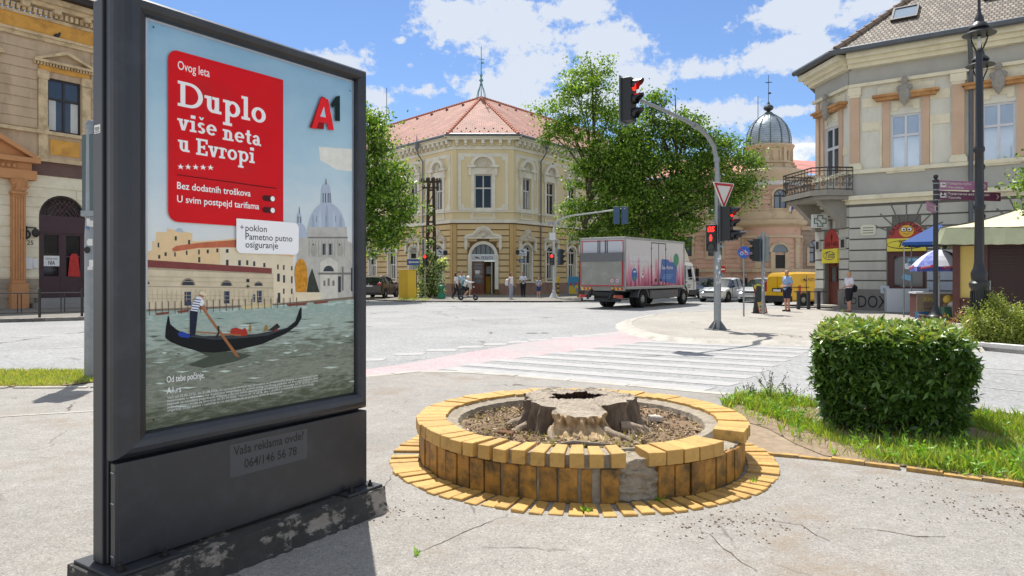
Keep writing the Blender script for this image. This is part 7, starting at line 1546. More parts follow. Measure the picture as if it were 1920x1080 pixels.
def main_mast():
 bx, by, bz=5.72, 19.75, .08;t=thing('traffic_light', 'grey traffic light mast with a curved overhead arm on the corner pavement', 'traffic light', (bx, by, bz))
 arm=Vector((-2.80, -2.40));pts=[]
 for f, py in((0, 330), (.01, 300), (.05, 274), (.13, 255), (.24, 240), (.40, 225.5), (.7, 203), (1.0, 181)):q=arm*f;pts.append((q.x, q.y, HC-(py-HY)*(by+q.y)/F-bz))
 b=MB();b.mat(GALV);b.tube([(0, 0, 0), (0, 0, 2.2), (0, 0, 2.22), (0, 0, pts[0][2])], [.098, .098, .078, .075], 14);b.build('pole', t, 40)
 b=MB();b.mat(GALV);b.tube([(0, 0, pts[0][2]-.02)]+pts, [.07, .068, .066, .064, .06, .058, .052, .046, .04], 12);b.lathe([(.09, -.06), (.09, .06)], pts[1], 12);b.tube([tuple(Vector(pts[4]).lerp(Vector(pts[5]), .2)), tuple(Vector(pts[4]).lerp(Vector(pts[5]), .4))], .085, 10);b.build('arm', t, 40)
 b=MB();b.mat(mat('mast_base', '#6f7375', .6, .15, 5, metal=.4))
 for k in range(4):a=R(45+90*k);c, s=math.cos(a), math.sin(a);b.add([(.07*c-.008*s, .07*s+.008*c, .30), (.30*c-.008*s, .30*s+.008*c, .015), (.07*c-.008*s, .07*s+.008*c, .015), (.07*c+.008*s, .07*s-.008*c, .30), (.30*c+.008*s, .30*s-.008*c, .015), (.07*c+.008*s, .07*s-.008*c, .015)], [(0, 1, 2), (5, 4, 3), (0, 3, 4, 1)])
 b.cbox((0, 0, .01), (.5, .5, .025), R(20));b.build('base', t)
 nb=Vector((.85, -.53)).normalized();na=Vector((-.45, -.89)).normalized()
 e=pts[-1];signal(t, (e[0]-.10, e[1]-.02, e[2]-.10), nb, .30, 0, 3, label='overhead red signal on the arm', visor=.26)
 signal(t, (.20, -.10, 3.02-bz), nb, .27, 0, 3, visor=.24)
 signal(t, (.42, .05, 2.72-bz), Vector((.97, -.25)).normalized(), .24, None, 1, visor=.26, label='side arrow signal, unlit')
 def digits(b, z):b.text('05', 0, z-.075, .20, -.170, .008, align='CENTER', shear=.15)
 def man(b, z):b.poly([(p[0], -.170, p[1])for p in arc(0, z+.062, .022, 0, 360, 10)[:-1]]);b.poly([(-.026, -.170, z+.036), (-.036, -.170, z-.02), (-.022, -.170, z-.02), (-.028, -.170, z-.085), (.028, -.170, z-.085), (.022, -.170, z-.02), (.036, -.170, z-.02), (.026, -.170, z+.036)][::-1])
 signal(t, (-.17, -.06, 2.63-bz), na, .21, None, 3, plate=False, label='pedestrian signal with red countdown and red figure', visor=.10, text={0:digits, 1:man})
 b=MB();b.mat(GALV)
 for z in(2.3, 3.0, 2.9):b.box(-.2, .2, -.03, .03, z, z+.05)
 b.build('bracket', t)
 b=MB();b.mat(STK);rs=random.Random(3)
 for k in range(16):a=R(rs.uniform(-160, -20));z=rs.uniform(1.25, 2.05);w=R(rs.uniform(18, 40));h=rs.uniform(.05, .12);b.quad(*[(.1*math.cos(q), .1*math.sin(q), zz)for q, zz in((a, z), (a+w, z), (a+w, z+h), (a, z+h))])
 b.mat(mat('sticker_blue', '#4a78b0', .5, .1))
 for a, z in((-100, 1.62), (-60, 1.5), (-120, 1.9)):b.quad(*[(.101*math.cos(R(q)), .101*math.sin(R(q)), zz)for q, zz in((a, z), (a+25, z), (a+25, z+.05), (a, z+.05))])
 b.build('stickers', t)
 y=thing('yield_sign', 'triangular give way sign with a red border on the tall mast', 'traffic sign', (bx+.12, by-.16, 0), rot((.53, -.85)))
 zc=HC-(360-HY)*19.6/F
 def tri(s):return[(-s, .577*s), (s, .577*s), (0, -1.155*s)][::-1]
 b=MB();b.mat(mat('sign_white', '#c9c6bf', .45, .03));b.prism([(p[0], p[1]+zc)for p in[(-.415, .24), (-.405, .255), (.405, .255), (.415, .24), (.02, -.475), (-.02, -.475)][::-1]], -.015, .01, True);b.mat(mat('sign_red', '#a51318', .4, .03));b.poly([(p[0]*1, -.0165, p[1]+zc)for p in[(-.385, .232), (.385, .232), (0, -.44)][::-1]]);b.mat(mat('sign_white', '#c9c6bf'));b.poly([(p[0], -.018, p[1]+zc)for p in[(-.275, .165), (.275, .165), (0, -.315)][::-1]]);b.build('plate', y)
main_mast()
def bike_sign():
 X, Y=gp(1395, 593.5, .08);t=thing('cycle_sign', 'round blue end of cycle path sign on a thin pole', 'traffic sign', (X, Y, .08), rot((-.1, -1)));z=HC-(473-HY)*Y/F-.08
 b=MB();b.mat(GALV);b.cyl((0, .04, 0), (0, .04, z+.25), .03, 8);b.build('pole', t)
 b=MB();b.mat(mat('sign_blue', '#1f55a8', .4, .03));b.prism(arc(0, z, .225, 0, 360, 22)[:-1], -.015, .005, True);b.mat(mat('sign_white', '#c9c6bf'))
 for x in(-.085, .085):b.prism(arc(x, z-.04, .065, 0, 180, 8)+arc(x, z-.04, .048, 180, 0, 8), -.018, -.0155);b.prism(arc(x, z-.04, .065, 180, 360, 8)+arc(x, z-.04, .048, 360, 180, 8), -.018, -.0155)
 for p, q in(((-.085, -.04), (-.03, .05)), ((-.03, .05), (.06, .05)), ((.085, -.04), (.05, .09)), ((-.03, .05), (.0, -.04)), ((.0, -.04), (.06, .05))):a, c=Vector(p), Vector(q);n=(c-a).normalized();n=Vector((-n.y, n.x))*.008;b.poly([(k.x, -.0165, k.y+z)for k in(a-n, c-n, c+n, a+n)])
 b.mat(mat('sign_red', '#a51318'));a, c=Vector((.16, -.15)), Vector((-.16, .15));n=Vector((.68, .73))*.018;b.poly([(k.x, -.019, k.y+z)for k in(a-n, a+n, c+n, c-n)]);b.build('plate', t)
bike_sign()
def back_light():
 Y=27.6;X=(1431-CX)/F*Y;t=thing('traffic_light', 'traffic light on a short grey pole seen from behind, beside the leaning menu board', 'traffic light', (X, Y, .08));b=MB();b.mat(GALV);b.cyl((0, 0, 0), (0, 0, 3.2), .065, 10);b.build('pole', t)
 n1=Vector((-.95, .1)).normalized();z=HC-(469-HY)*Y/F-.08;signal(t, (-.24, .02, z), n1, .25, None, 3, back=SBACK, plate=False, visor=.2);signal(t, (.05, .18, z+.05), Vector((.3, .95)).normalized(), .25, None, 3, back=SBACK, plate=True, visor=.2)
 b=MB();b.mat(STK);
 for k in range(6):a=R(-140+k*17);zz=.9+.16*k;b.quad(*[(.067*math.cos(q), .067*math.sin(q), h)for q, h in((a, zz), (a+.5, zz), (a+.5, zz+.1), (a, zz+.1))])
 b.build('stickers', t)
back_light()
def menu_boards():
 X, Y=gp(1431, 588, .08);t=thing('menu_board', 'narrow pavement board with a red border and small pictures', 'board', (X, Y, .08), rot((-.1, -1)));b=MB(Matrix.Rotation(R(-10), 4, 'X')@Matrix.Rotation(R(-9), 4, 'Y'));b.mat(mat('board_red', '#8a2a26', .5, .1));b.box(-.17, .17, -.02, .02, 0, 1.15);b.mat(mat('board_pale', '#c6b98a', .6, .1, 12));b.box(-.13, .13, -.024, -.0205, .05, .95);cols=['#b04a3a', '#6a7a3a', '#c9a03a', '#5a4a3a']
 for k in range(6):b.mat(mat('menu_'+str(k%4), cols[k%4], .6, .1));b.box(-.1, .1-.04*(k%2), -.027, -.0245, .1+k*.14, .19+k*.14)
 b.mat(mat('board_yellow', '#cdbb3a', .5, .05));b.prism(arc(0, 1.08, .15, 0, 360, 14, .12)[:-1], -.03, .02, True);b.build('board', t)
 X, Y=gp(1419, 588, .08);t=thing('menu_board', 'dark back of a leaning board left of the pictured one', 'board', (X, Y+.1, .08), rot((-.1, -1)));b=MB(Matrix.Rotation(R(8), 4, 'Y'));b.mat(mat('board_dark', '#2a332f', .6, .1));b.box(-.13, .13, -.02, .02, 0, 1.1);b.box(-.12, .12, .02, .3, 0, .03);b.build('board', t, bevel=.008)
 Y=44.0;X=(1355-CX)/F*Y;t=thing('no_entry_sign', 'small red no entry sign above the white hatchback', 'traffic sign', (X, Y, 0));z=HC-(505-HY)*Y/F;b=MB();b.mat(GALV);b.cyl((0, .04, 0), (0, .04, z+.2), .03, 8);b.build('pole', t);b=MB();b.mat(mat('sign_red', '#a51318'));b.prism(arc(0, z, .22, 0, 360, 20)[:-1], -.01, .01, True);b.mat(mat('sign_white', '#c9c6bf'));b.box(-.15, .15, -.013, -.0105, z-.04, z+.04);b.build('plate', t)
 # low railing by the van
 X, Y=gp(1497, 580, .08);t=thing('railing', 'low grey tube railing at the kerb beside the yellow van', 'railing', (X, Y, .08));b=MB();b.mat(mat('rail_dark', '#3d4144', .5, .1, metal=.4))
 for x in(0, .45, .9):b=MB();b.mat(mat('rail_dark', '#3d4144'));b.box(x-.06, x+.06, -.06, .06, 0, .82);b.build('post', t)
 b=MB();b.mat(mat('rail_dark', '#3d4144'));b.cyl((-.6, 0, .08), (1.6, 0, .08), .03, 6);b.cyl((-.2, 0, .78), (1.3, 0, .78), .025, 6);b.build('bar', t)
menu_boards()
def far_mast():
 Y=47.5;X=(1038.5-CX)/F*Y;t=thing('traffic_light', 'white far traffic light mast with a long straight arm before the post office', 'traffic light', (X, Y, .08));wp=mat('pole_white', '#b9bbb8', .5, .08, 4)
 P=[(X, Y, .08), (X, Y, 4.1)];b=MB();b.mat(wp);b.tube([(0, 0, 0), (0, 0, .5), (0, 0, .52), (0, 0, 4.6)], [.14, .13, .09, .085], 10);b.lathe([(.32, 0), (.14, .35)], n=8);b.build('pole', t, 40)
 e=Vector(at(1172, 391, 41.8))-Vector((X, Y, .08));m1=Vector(at(1047, 413, 47))-Vector((X, Y, .08));m2=Vector(at(1068, 405, 46))-Vector((X, Y, .08));b=MB();b.mat(wp);b.tube([(0, 0, 4.2), (.02, 0, 4.8), tuple(m1), tuple(m2), tuple(e)], [.08, .075, .07, .06, .045], 8);b.build('arm', t, 40)
 for px in(1156.5, 1171.5):c=Vector(at(px, 404, 41.9))-Vector((X, Y, .08));signal(t, tuple(c), Vector((.35, .94)).normalized(), .29, None, 3, back=SBACK, plate=False, visor=.2)
 signal(t, (-.12, -.12, HC-(487-HY)*Y/F-.08), Vector((-.2, -1)).normalized(), .2, 0, 3, plate=False, visor=.08);signal(t, (.42, .05, HC-(482-HY)*Y/F-.08), Vector((.9, .3)).normalized(), .3, None, 3, back=SBACK, plate=False, visor=.25)
 b=MB();b.mat(mat('box_white', '#cfd2cf'));b.box(-.28, .1, -.16, .12, 3.85, 4.35);b.build('control_box', t);b=MB();b.mat(mat('camera_grey', '#9a9d9c', .4, .05));b.box(-.4, .4, -.06, .06, 5.05, 5.12)
 for x in(-.3, 0, .3):b.ball((x, 0, 4.98), .11, 8, 6)
 b.build('camera', t)
 Y2=50.2;x=(803-CX)/F*Y2;t=thing('traffic_light', 'thin traffic light with a red pedestrian lamp in the climbing shrub', 'traffic light', (x, Y2-1.8, .08));b=MB();b.mat(wp);b.tube([(0, 0, 0), (0, 0, .12), (0, 0, .14), (0, 0, 4.0)], [.2, .14, .075, .07], 9);b.build('pole', t, 40);signal(t, (0, -.08, HC-(488-HY)*48.4/F-.08), Vector((0, -1)), .21, 0, 3, plate=False, visor=.08)
far_mast()
def left_bits():
 X, Y=gp(170, 712, ZP);t=thing('traffic_light', 'stickered aluminium traffic light pole left of the advertising panel, seen from behind', 'traffic light', (X, Y, ZP));b=MB();b.mat(GALV);b.tube([(0, 0, -.02), (0, 0, .9), (0, 0, 2.05), (0, 0, 2.3), (0, 0, 3.65)], [.082, .080, .078, .066, .06], 14);b.box(-.09, .09, -.09, .09, 2.34, 2.42);b.lathe([(.07, 3.6), (.075, 3.66), (.04, 3.72), (0, 3.73)], n=12);b.build('pole', t, 40)
 signal(t, (.11, .02, HC-(325-HY)*Y/F-ZP), Vector((.25, .97)).normalized(), .31, None, 3, back=mat('signal_green', '#49595a', .45, .08, 4), plate=False, visor=.2)
 b=MB();b.mat(STK);rs=random.Random(5)
 for k in range(9):a=R(rs.uniform(-150, -50));z=rs.choice((1.05, 1.6, 1.72, 1.85, 1.95, 2.2))+rs.uniform(-.03, .03);w, h=R(rs.uniform(25, 60)), rs.uniform(.03, .10);b.quad(*[(.084*math.cos(q), .084*math.sin(q), zz)for q, zz in((a, z), (a+w, z), (a+w, z+h), (a, z+h))])
 b.mat(mat('ink_black', '#0c0c0d'));b.poly([(.05*math.cos(q)*.9+.0, -.086, 1.86+.05*math.sin(q))for q in[i*math.pi/6 for i in range(12)]]);b.mat(mat('sticker_blue', '#4a78b0', .5, .1));b.quad(*[(.085*math.cos(R(q)), .085*math.sin(R(q)), z)for q, z in((-110, 2.16), (-80, 2.16), (-80, 2.2), (-110, 2.2))]);b.build('stickers', t)
 # black railing along the far kerb
 P=[(-24.2, 21.4), (-17.6, 24.15), (-15.4, 25.4), (-13.4, 27.4)];t=thing('railing', 'low black iron railing along the kerb before the old house', 'railing', (P[0][0], P[0][1], .12));b=MB(world=True);b.mat(mat('iron_dark', '#2a2624'))
 for p, q in zip(P, P[1:]):
  for z in(.12+.18, .12+.86):b.cyl((p[0], p[1], z), (q[0], q[1], z), .022, 5)
  n=round((Vector(q)-Vector(p)).length/.32)
  for i in range(n):
   x, y=Vector(p).lerp(Vector(q), i/n)
   if i%4==0:b.cbox((x, y, .12+.5), (.06, .06, 1.0))
   elif i%4==2:b.cbox((x, y, .12+.52), (.025, .025, .68));b.cbox((x+.1, y+.04, .12+.52), (.025, .025, .68))
 b.build('rails', t)
left_bits()
def far_bits():
 Y=48.2;Z=.08
 def xx(px, y=Y):return(px-CX)/F*y
 t=thing('arrow_sign', 'blue rectangular one way sign with a white left arrow under the school zone board', 'traffic sign', (xx(775), Y, Z));b=MB();b.mat(GALV);b.cyl((0, .04, 0), (0, .04, 4.0-Z), .035, 8);b.build('pole', t);z=HC-(491.5-HY)*Y/F-Z;b=MB();b.mat(mat('sign_blue', '#1f55a8'));b.box(-.44, .44, -.02, .01, z-.2, z+.2);b.mat(mat('sign_white', '#c9c6bf'));b.poly([(-.36, -.023, z), (-.20, -.023, z-.12), (-.20, -.023, z-.05), (.36, -.023, z-.05), (.36, -.023, z+.05), (-.20, -.023, z+.05), (-.20, -.023, z+.12)]);b.build('plate', t)
 t=thing('school_zone_sign', 'white board reading school zone in Cyrillic above the blue arrow sign', 'traffic sign', (xx(775.5), Y-.02, 0));z=HC-(473.5-HY)*Y/F;b=MB();b.mat(mat('sign_white', '#c9c6bf'));b.box(-.28, .28, -.02, .01, z-.46, z+.46);b.mat(mat('ink_black', '#0c0c0d'));b.text('Зона', 0, z+.18, .25, -.023, .012, align='CENTER', fit=.36);b.text('школе', 0, z+.0, .25, -.023, .012, align='CENTER', fit=.44);b.box(-.17, .17, -.023, -.0205, z-.40, z-.06);b.build('plate', t)
 x, y=gp(747.5, 560.5, Z);t=thing('cabinet', 'plain yellow metal cabinet on the pavement beside the dark car', 'cabinet', (x, y, Z));b=MB(frame((0, 0), (.9, .06)));ym=mat('cabinet_yellow', '#c8a018', .45, .06, 2);b.mat(ym);b.box(0, 1.12, 0, .7, .03, 1.84);b.box(-.01, 1.13, -.012, .71, 1.84, 1.87);cb=b.build('body', t, bevel=.008);b=MB(frame((0, 0), (.9, .06)));b.mat(mat('cabinet_yellow_lit', '#dcb41e', .4, .05, 2));b.box(.58, 1.10, -.012, -.001, .06, 1.80);b.mat(mat('iron_dark', '#2a2624'));b.box(1.121, 1.15, .02, .3, .7, 1.8);b.build('door', t)  # right half coloured lighter to show the cabinet's better lit face
 x, y=gp(828, 560.5, Z);t=thing('water_pump', 'green cast iron street pump beside the climbing shrub', 'pump', (x, y, Z));b=MB();b.mat(mat('pump_green', '#1f7a5a', .45, .12, 5));b.lathe([(.0, 0), (.24, .02), (.26, .18), (.20, .34), (.09, .42), (.08, .6), (.17, .64), (.19, .84), (.12, .9), (.0, .92)], n=12);b.tube([(.16, -.05, .75), (.26, -.15, .7), (.26, -.16, .55)], .035, 6);b.tube([(0, 0, .9), (-.1, 0, 1.0), (-.28, 0, .85)], .025, 5);b.build('body', t, 40)
 x, y=gp(1075, 553.5, Z);t=thing('painted_cabinet', 'utility cabinet painted with a blue sky and yellow and red figures', 'cabinet', (x, y, Z));b=MB();b.mat(mat('cab_blue', '#2f84b4', .5, .2, 3));b.box(-.38, .38, -.2, .25, .06, 1.42);bd=b.build('body', t, bevel=.01);b=MB();b.mat(mat('cab_yellow', '#d2b32c', .5, .2, 5));b.poly([(-.36, -.205, .10), (.36, -.205, .10), (.36, -.205, .62), (.2, -.205, .95), (.05, -.205, .5), (-.1, -.205, .8), (-.25, -.205, .95), (-.36, -.205, .5)]);b.mat(mat('cab_red', '#b8342c', .5, .1));b.poly([(p[0], -.207, p[1])for p in arc(-.2, .82, .10, 0, 360, 10, .12)[:-1]]);b.poly([(p[0], -.207, p[1])for p in arc(.16, .86, .10, 0, 360, 10, .12)[:-1]]);b.mat(mat('cab_grey', '#8a94a4', .5, .1));b.box(.14, .34, -.207, -.2055, .2, .55);b.build('painting', t)
 for px, lab in((1046.5, 'yellow and black striped bollard just right of the far mast'), ):
  x, y=gp(px, 555, Z);t=thing('bollard', lab, 'bollard', (x, y, Z))
  for k in range(6):b=MB();b.mat(mat('bol_yellow', '#c9a61c', .5, .05)if k%2==0 else BLK);b.cyl((0, 0, k*.16), (0, 0, (k+1)*.16), .055, 8);b.build('band', t)
  b=MB();b.mat(mat('bol_yellow', '#c9a61c'));b.lathe([(.0, 0.96), (.12, .97), (.13, 1.28), (.09, 1.42), (0, 1.43)], n=10);b.build('head', t)
 for px, y0, nm, lab in((825.5, 474, 'POŠTA', 'white bracket sign with the post emblem left of the entrance'), (980, 473, 'POST', 'white bracket sign with the post emblem right of the entrance')):
  YY=54.2;t=thing('bracket_sign', lab, 'sign', (xx(px, YY), YY, 0));z=HC-(y0-HY)*YY/F;b=MB();b.mat(mat('sign_pale', '#c9cdd2'));b.box(-.32, .32, -.06, .06, z-.26, z+.26);b.mat(mat('sign_navy', '#1f2c52'));b.text(nm, 0, z-.19, .17, -.063, .01, align='CENTER', shear=.25, fit=.46);b.poly([(-.2, -.063, z+.13), (.06, -.063, z-.0), (.16, -.063, z+.05), (-.06, -.063, z+.18)]);b.mat(mat('sign_orange', '#c9863a'));b.poly([(-.06, -.062, z+.0), (.02, -.062, z-.03), (.14, -.062, z+.02), (.06, -.062, z+.03)]);b.build('panel', t);b=MB();b.mat(mat('iron_dark', '#2a2624'));b.cyl((-.1, 0, z), (.45 if px<900 else-.45, .6, z), .03, 6);b.lathe([(.0, -.2), (.2, -.15), (.2, .15), (0, .2)], (.34 if px<900 else-.34, .1, z), 10);b.build('bracket', t)
 for px, lab in((828, 'small blue street name plate left of the post office door'), (978.5, 'small blue street name plate right of the post office door')):
  YY=54.3;t=thing('street_plate', lab, 'sign', (xx(px, YY), YY, 0));z=HC-(489-HY)*YY/F;b=MB();b.mat(mat('sign_blue_dk', '#234f86', .5, .05));b.box(-.23, .23, -.03, .0, z-.13, z+.13);b.mat(mat('sign_white', '#c9c6bf'));b.box(-.14, .14, -.033, -.0305, z+.02, z+.05);b.box(-.10, .10, -.033, -.0305, z-.06, z-.03);b.build('plate', t)
  # wooden utility pole
 Yp=49.0;x=xx(808, Yp);t=thing('utility_pole', 'dark wooden utility pole with a crossarm of insulators before the post office', 'utility pole', (x, Yp, Z));zt=HC-(333-HY)*Yp/F-Z;wd=mat('pole_wood', '#46382c', .95, .3, 4, .7, 20, stretch=(2, 2, .3));b=MB();b.mat(wd)
 for s in(-1, 1):b.tube([(s*.30, 0, 0), (s*.17, 0, zt)], [.14, .10], 8)
 for k in range(7):z=.8+k*1.1;w=.30-.13*z/zt;b.cbox((0, 0, z), (2*w, .12, .12));b.tube([(-w, -.06, z), (w, -.06, z+.9)], .035, 5)
 b.build('posts', t);b=MB();b.mat(wd);b.box(-.72, .66, -.08, .08, zt-.35, zt-.22);b.box(-.6, .55, -.08, .08, zt-.75, zt-.65);b.build('crossarm', t);b=MB();b.mat(mat('insulator', '#4a4038', .3, .1))
 for k in range(8):b.lathe([(.02, 0), (.06, .05), (.06, .13), (.03, .2), (0, .2)], (-.66+k*.18, 0, zt-.22), 7)
 for k in range(4):b.lathe([(.02, 0), (.05, .05), (.05, .12), (0, .15)], (-.45+k*.3, 0, zt-.65), 7)
 b.build('insulator', t);
 t=thing('overhead_wire', 'thin overhead cable sagging from the wooden pole towards the left tree', 'cable', (x, Yp, 0));b=MB();b.mat(mat('iron_dark', '#2a2624'));e=Vector(at(735, 372, 46))-Vector((x, Yp, 0));s=Vector((-.3, 0, zt-.6));b.tube([tuple(s.lerp(e, f)+Vector((0, 0, -.5*f*(1-f))))for f in[i/8 for i in range(9)]], .018, 4);e=Vector(at(795, 365, 54.5))-Vector((x, Yp, 0));b.tube([tuple(s), tuple(e)], .016, 4);b.build('cable', t)
far_bits()
def lamp(name, lab, x, y, zl, lz, rotz=0, base=True, top=True):
 t=thing(name, lab, 'street lamp', (x, y, .1), rotz);m=mat('lamp_black', '#1d1f23', .4, .1, 6, .05, 50);b=MB();b.mat(m)
 if base:
  b.lathe([(.30, 0), (.30, .10), (.26, .14), (.26, .30), (.20, .34), (.165, .42), (.16, 1.18), (.20, 1.24), (.205, 1.32), (.15, 1.38), (.165, 1.46), (.17, 1.55), (.12, 1.66), (.098, 1.8), (.088, 2.95), (.12, 3.0), (.125, 3.06), (.09, 3.12), (.083, 4.25), (.11, 4.3), (.115, 4.36), (.08, 4.42), (.07, zl)], n=18)
  for k in range(18):a=k*math.pi/9;b.cyl((.165*math.cos(a), .165*math.sin(a), .48), (.162*math.cos(a), .162*math.sin(a), 1.14), .016, 5)
  b.build('post', t, 35)
 else:b.lathe([(.0, 0), (.055, 0.01), (.05, 1.0), (.045, zl)], (0, 0, 0), 10);b.build('post', t, 35)
 b=MB();b.mat(m);z=zl;b.lathe([(.06, z-.02), (.09, z), (.08, z+.03)], n=14)
 b.lathe([(.34, z+.40), (.33, z+.42), (.20, z+.47), (.17, z+.52), (.21, z+.54), (.19, z+.60), (.10, z+.68), (.09, z+.78), (.045, z+.86), (.03, z+1.0), (.025, z+(2.2 if top else 1.1)), (0, z+(2.21 if top else 1.11))], n=20);b.lathe([(.34, z+.40), (.20, z+.385), (.05, z+.38)], n=20);h=b.build('hood', t, 40)
 b=MB();g=bpy.data.materials.get('lamp_glass')
 if not g:
  g=bpy.data.materials.new('lamp_glass');g.use_nodes=True;N=g.node_tree.nodes;L=g.node_tree.links;N.remove(N['Principled BSDF']);tr=N.new('ShaderNodeBsdfTransparent');tr.inputs[0].default_value=(.95, .96, .96, 1);gl=N.new('ShaderNodeBsdfGlossy');gl.inputs['Roughness'].default_value=.05;fr=N.new('ShaderNodeFresnel');fr.inputs[0].default_value=1.25;mx=N.new('ShaderNodeMixShader');L.new(fr.outputs[0], mx.inputs[0]);L.new(tr.outputs[0], mx.inputs[1]);L.new(gl.outputs[0], mx.inputs[2]);L.new(mx.outputs[0], N['Material Output'].inputs['Surface'])
 b.mat(g);b.lathe([(.06, z+.01), (.10, z+.10), (.16, z+.24), (.175, z+.34), (.16, z+.385)], n=18);b.build('glass_bowl', t, 60)
 b=MB();b.mat(mat('bulb', '#c9c9c0', .3, 0));b.lathe([(.0, z+.08), (.03, z+.10), (.045, z+.22), (.03, z+.34), (0, z+.36)], n=10);b.build('bulb', t, 60)
 return t
X, Y=(1836-CX)/F*16.0, 16.0
lamp('street_lamp', 'tall black cast iron street lamp with a fluted base at the far kerb', X, Y, HC-(98-HY)*Y/F-.1, 0)
X2, Y2=(1838-CX)/F*18.6, 18.6
lamp('street_lamp', 'second black lamp mostly hidden behind the tall one, its hood showing lower', X2, Y2, HC-(152-HY)*Y2/F-.1, 0, base=True, top=False)
t=thing('lamp_plinth', 'square dark stone plinth under the tall cast iron lamp', 'plinth', (X, Y, .08));b=MB();b.mat(mat('plinth_dark', '#4a4844', .9, .15, 5, .3, 40));b.box(-.42, .42, -.42, .42, -.05, .02);b.build('slab', t, bevel=.01)
def finger_post():
 Y=17.4;X=(1754.5-CX)/F*Y;t=thing('finger_post', 'black tourist signpost with purple direction boards behind the hedge', 'signpost', (X, Y, .1));m=mat('lamp_black', '#1d1f23');zt=HC-(336-HY)*Y/F-.1
 b=MB();b.mat(m);b.lathe([(.17, 0), (.17, .42), (.19, .44), (.19, .50), (.12, .56), (.09, .66), (.062, .74), (.056, .8), (.056, zt-.08), (.075, zt-.06), (.075, zt-.02), (.03, zt), (.058, zt+.05), (.05, zt+.1), (0, zt+.12)], n=14)
 b.build('post', t, 35)
 def zz(py):return HC-(py-HY)*Y/F-.1
 b=MB();b.mat(GALV)
 for py in(345, 357, 366, 376, 388, 398):b.lathe([(.064, zz(py)), (.064, zz(py)+.025)], n=12);b.box(0, .1, -.02, .02, zz(py), zz(py)+.02)
 b.build('clamp', t)
 pur=mat('sign_purple', '#5a2545', .45, .05);pal=mat('sign_purple_faded', '#94607f', .5, .08, 5);wt=mat('sign_white', '#c9c6bf')
 def arm(y0, y1, l, col, lines, icon, ang, name='direction_board', left=False):
  Mx=Matrix.Rotation(R(ang), 4, 'Z');b=MB(Mx);b.mat(col);za, zb=zz(y1), zz(y0);s=-1 if left else 1;x0, x1=s*.085, s*(.085+l);b.box(min(x0, x1), max(x0, x1), -.018, .018, za, zb);h=zb-za
  b.mat(wt);i0=x0+s*.03;i1=i0+s*h*.72;b.box(min(i0, i1), max(i0, i1), -.0215, -.0185, za+.05, zb-.05);c=(i0+i1)/2
  b.mat(mat('ink_black', '#0c0c0d'))
  if icon=='i':b.box(c-.025, c+.025, -.024, -.022, za+.09, za+h*.55);b.box(c-.045, c+.03, -.0239, -.0219, za+h*.48, za+h*.56);b.box(c-.05, c+.05, -.0238, -.0218, za+.08, za+.11);b.poly([(p[0], -.0235, p[1])for p in arc(c, za+h*.72, .03, 0, 360, 10)[:-1]])
  elif icon=='h':b.poly([(c-.06, -.0235, za+.1), (c+.06, -.0235, za+.1), (c+.06, -.0235, za+.13), (c+.01, -.0235, za+h*.45), (c-.005, -.0235, za+h*.78), (c-.02, -.0235, za+h*.45)])
  else:b.prism(rrect(c-.035, c+.035, za+.10, zb-.08, .015), -.0235, -.022);b.mat(wt);b.box(c-.02, c+.02, -.0245, -.0237, za+.13, zb-.10)
  b.mat(wt)
  if not left:
   b.box(i1+.03, i1+.04, -.0215, -.0185, za+.04, zb-.04);tx=i1+.07
   b.text(lines[0], tx, zb-h*.42, h*.36, -.0215, .006, fit=lines[2]);b.text(lines[1], tx, za+h*.14, h*.36, -.0215, .006, fit=lines[3]);e=x1-.05;b.poly([(e-.09, -.0215, zb-.05), (e-.065, -.0215, zb-.05), (e, -.0215, (za+zb)/2), (e-.065, -.0215, za+.05), (e-.09, -.0215, za+.05), (e-.025, -.0215, (za+zb)/2)][::-1])
  else:
   b.text(lines[0], x1+.1, zb-h*.42, h*.34, -.0215, .005, fit=lines[2]);b.text(lines[1], x1+.16, za+h*.14, h*.34, -.0215, .005, fit=lines[3]);b.poly([(x1+.08, -.0215, zb-.03), (x1+.06, -.0215, zb-.03), (x1+.02, -.0215, (za+zb)/2), (x1+.06, -.0215, za+.03), (x1+.08, -.0215, za+.03), (x1+.04, -.0215, (za+zb)/2)])
  b.build(name, t)
 arm(338, 354.5, 1.44, pal, ('Градска кућа', 'Városháza', .68, .46), 'h', 13);arm(357.5, 374, 1.84, pur, ('Туристичке информације', 'Tourinfo', 1.24, .38), 'i', 13)
 arm(384, 400, .98, pal, ('Galerija "Dr. Vinko Perčić"', 'Dr. Vinko Perčić galéria', .60, .52), 'g', 50, left=True)
finger_post()
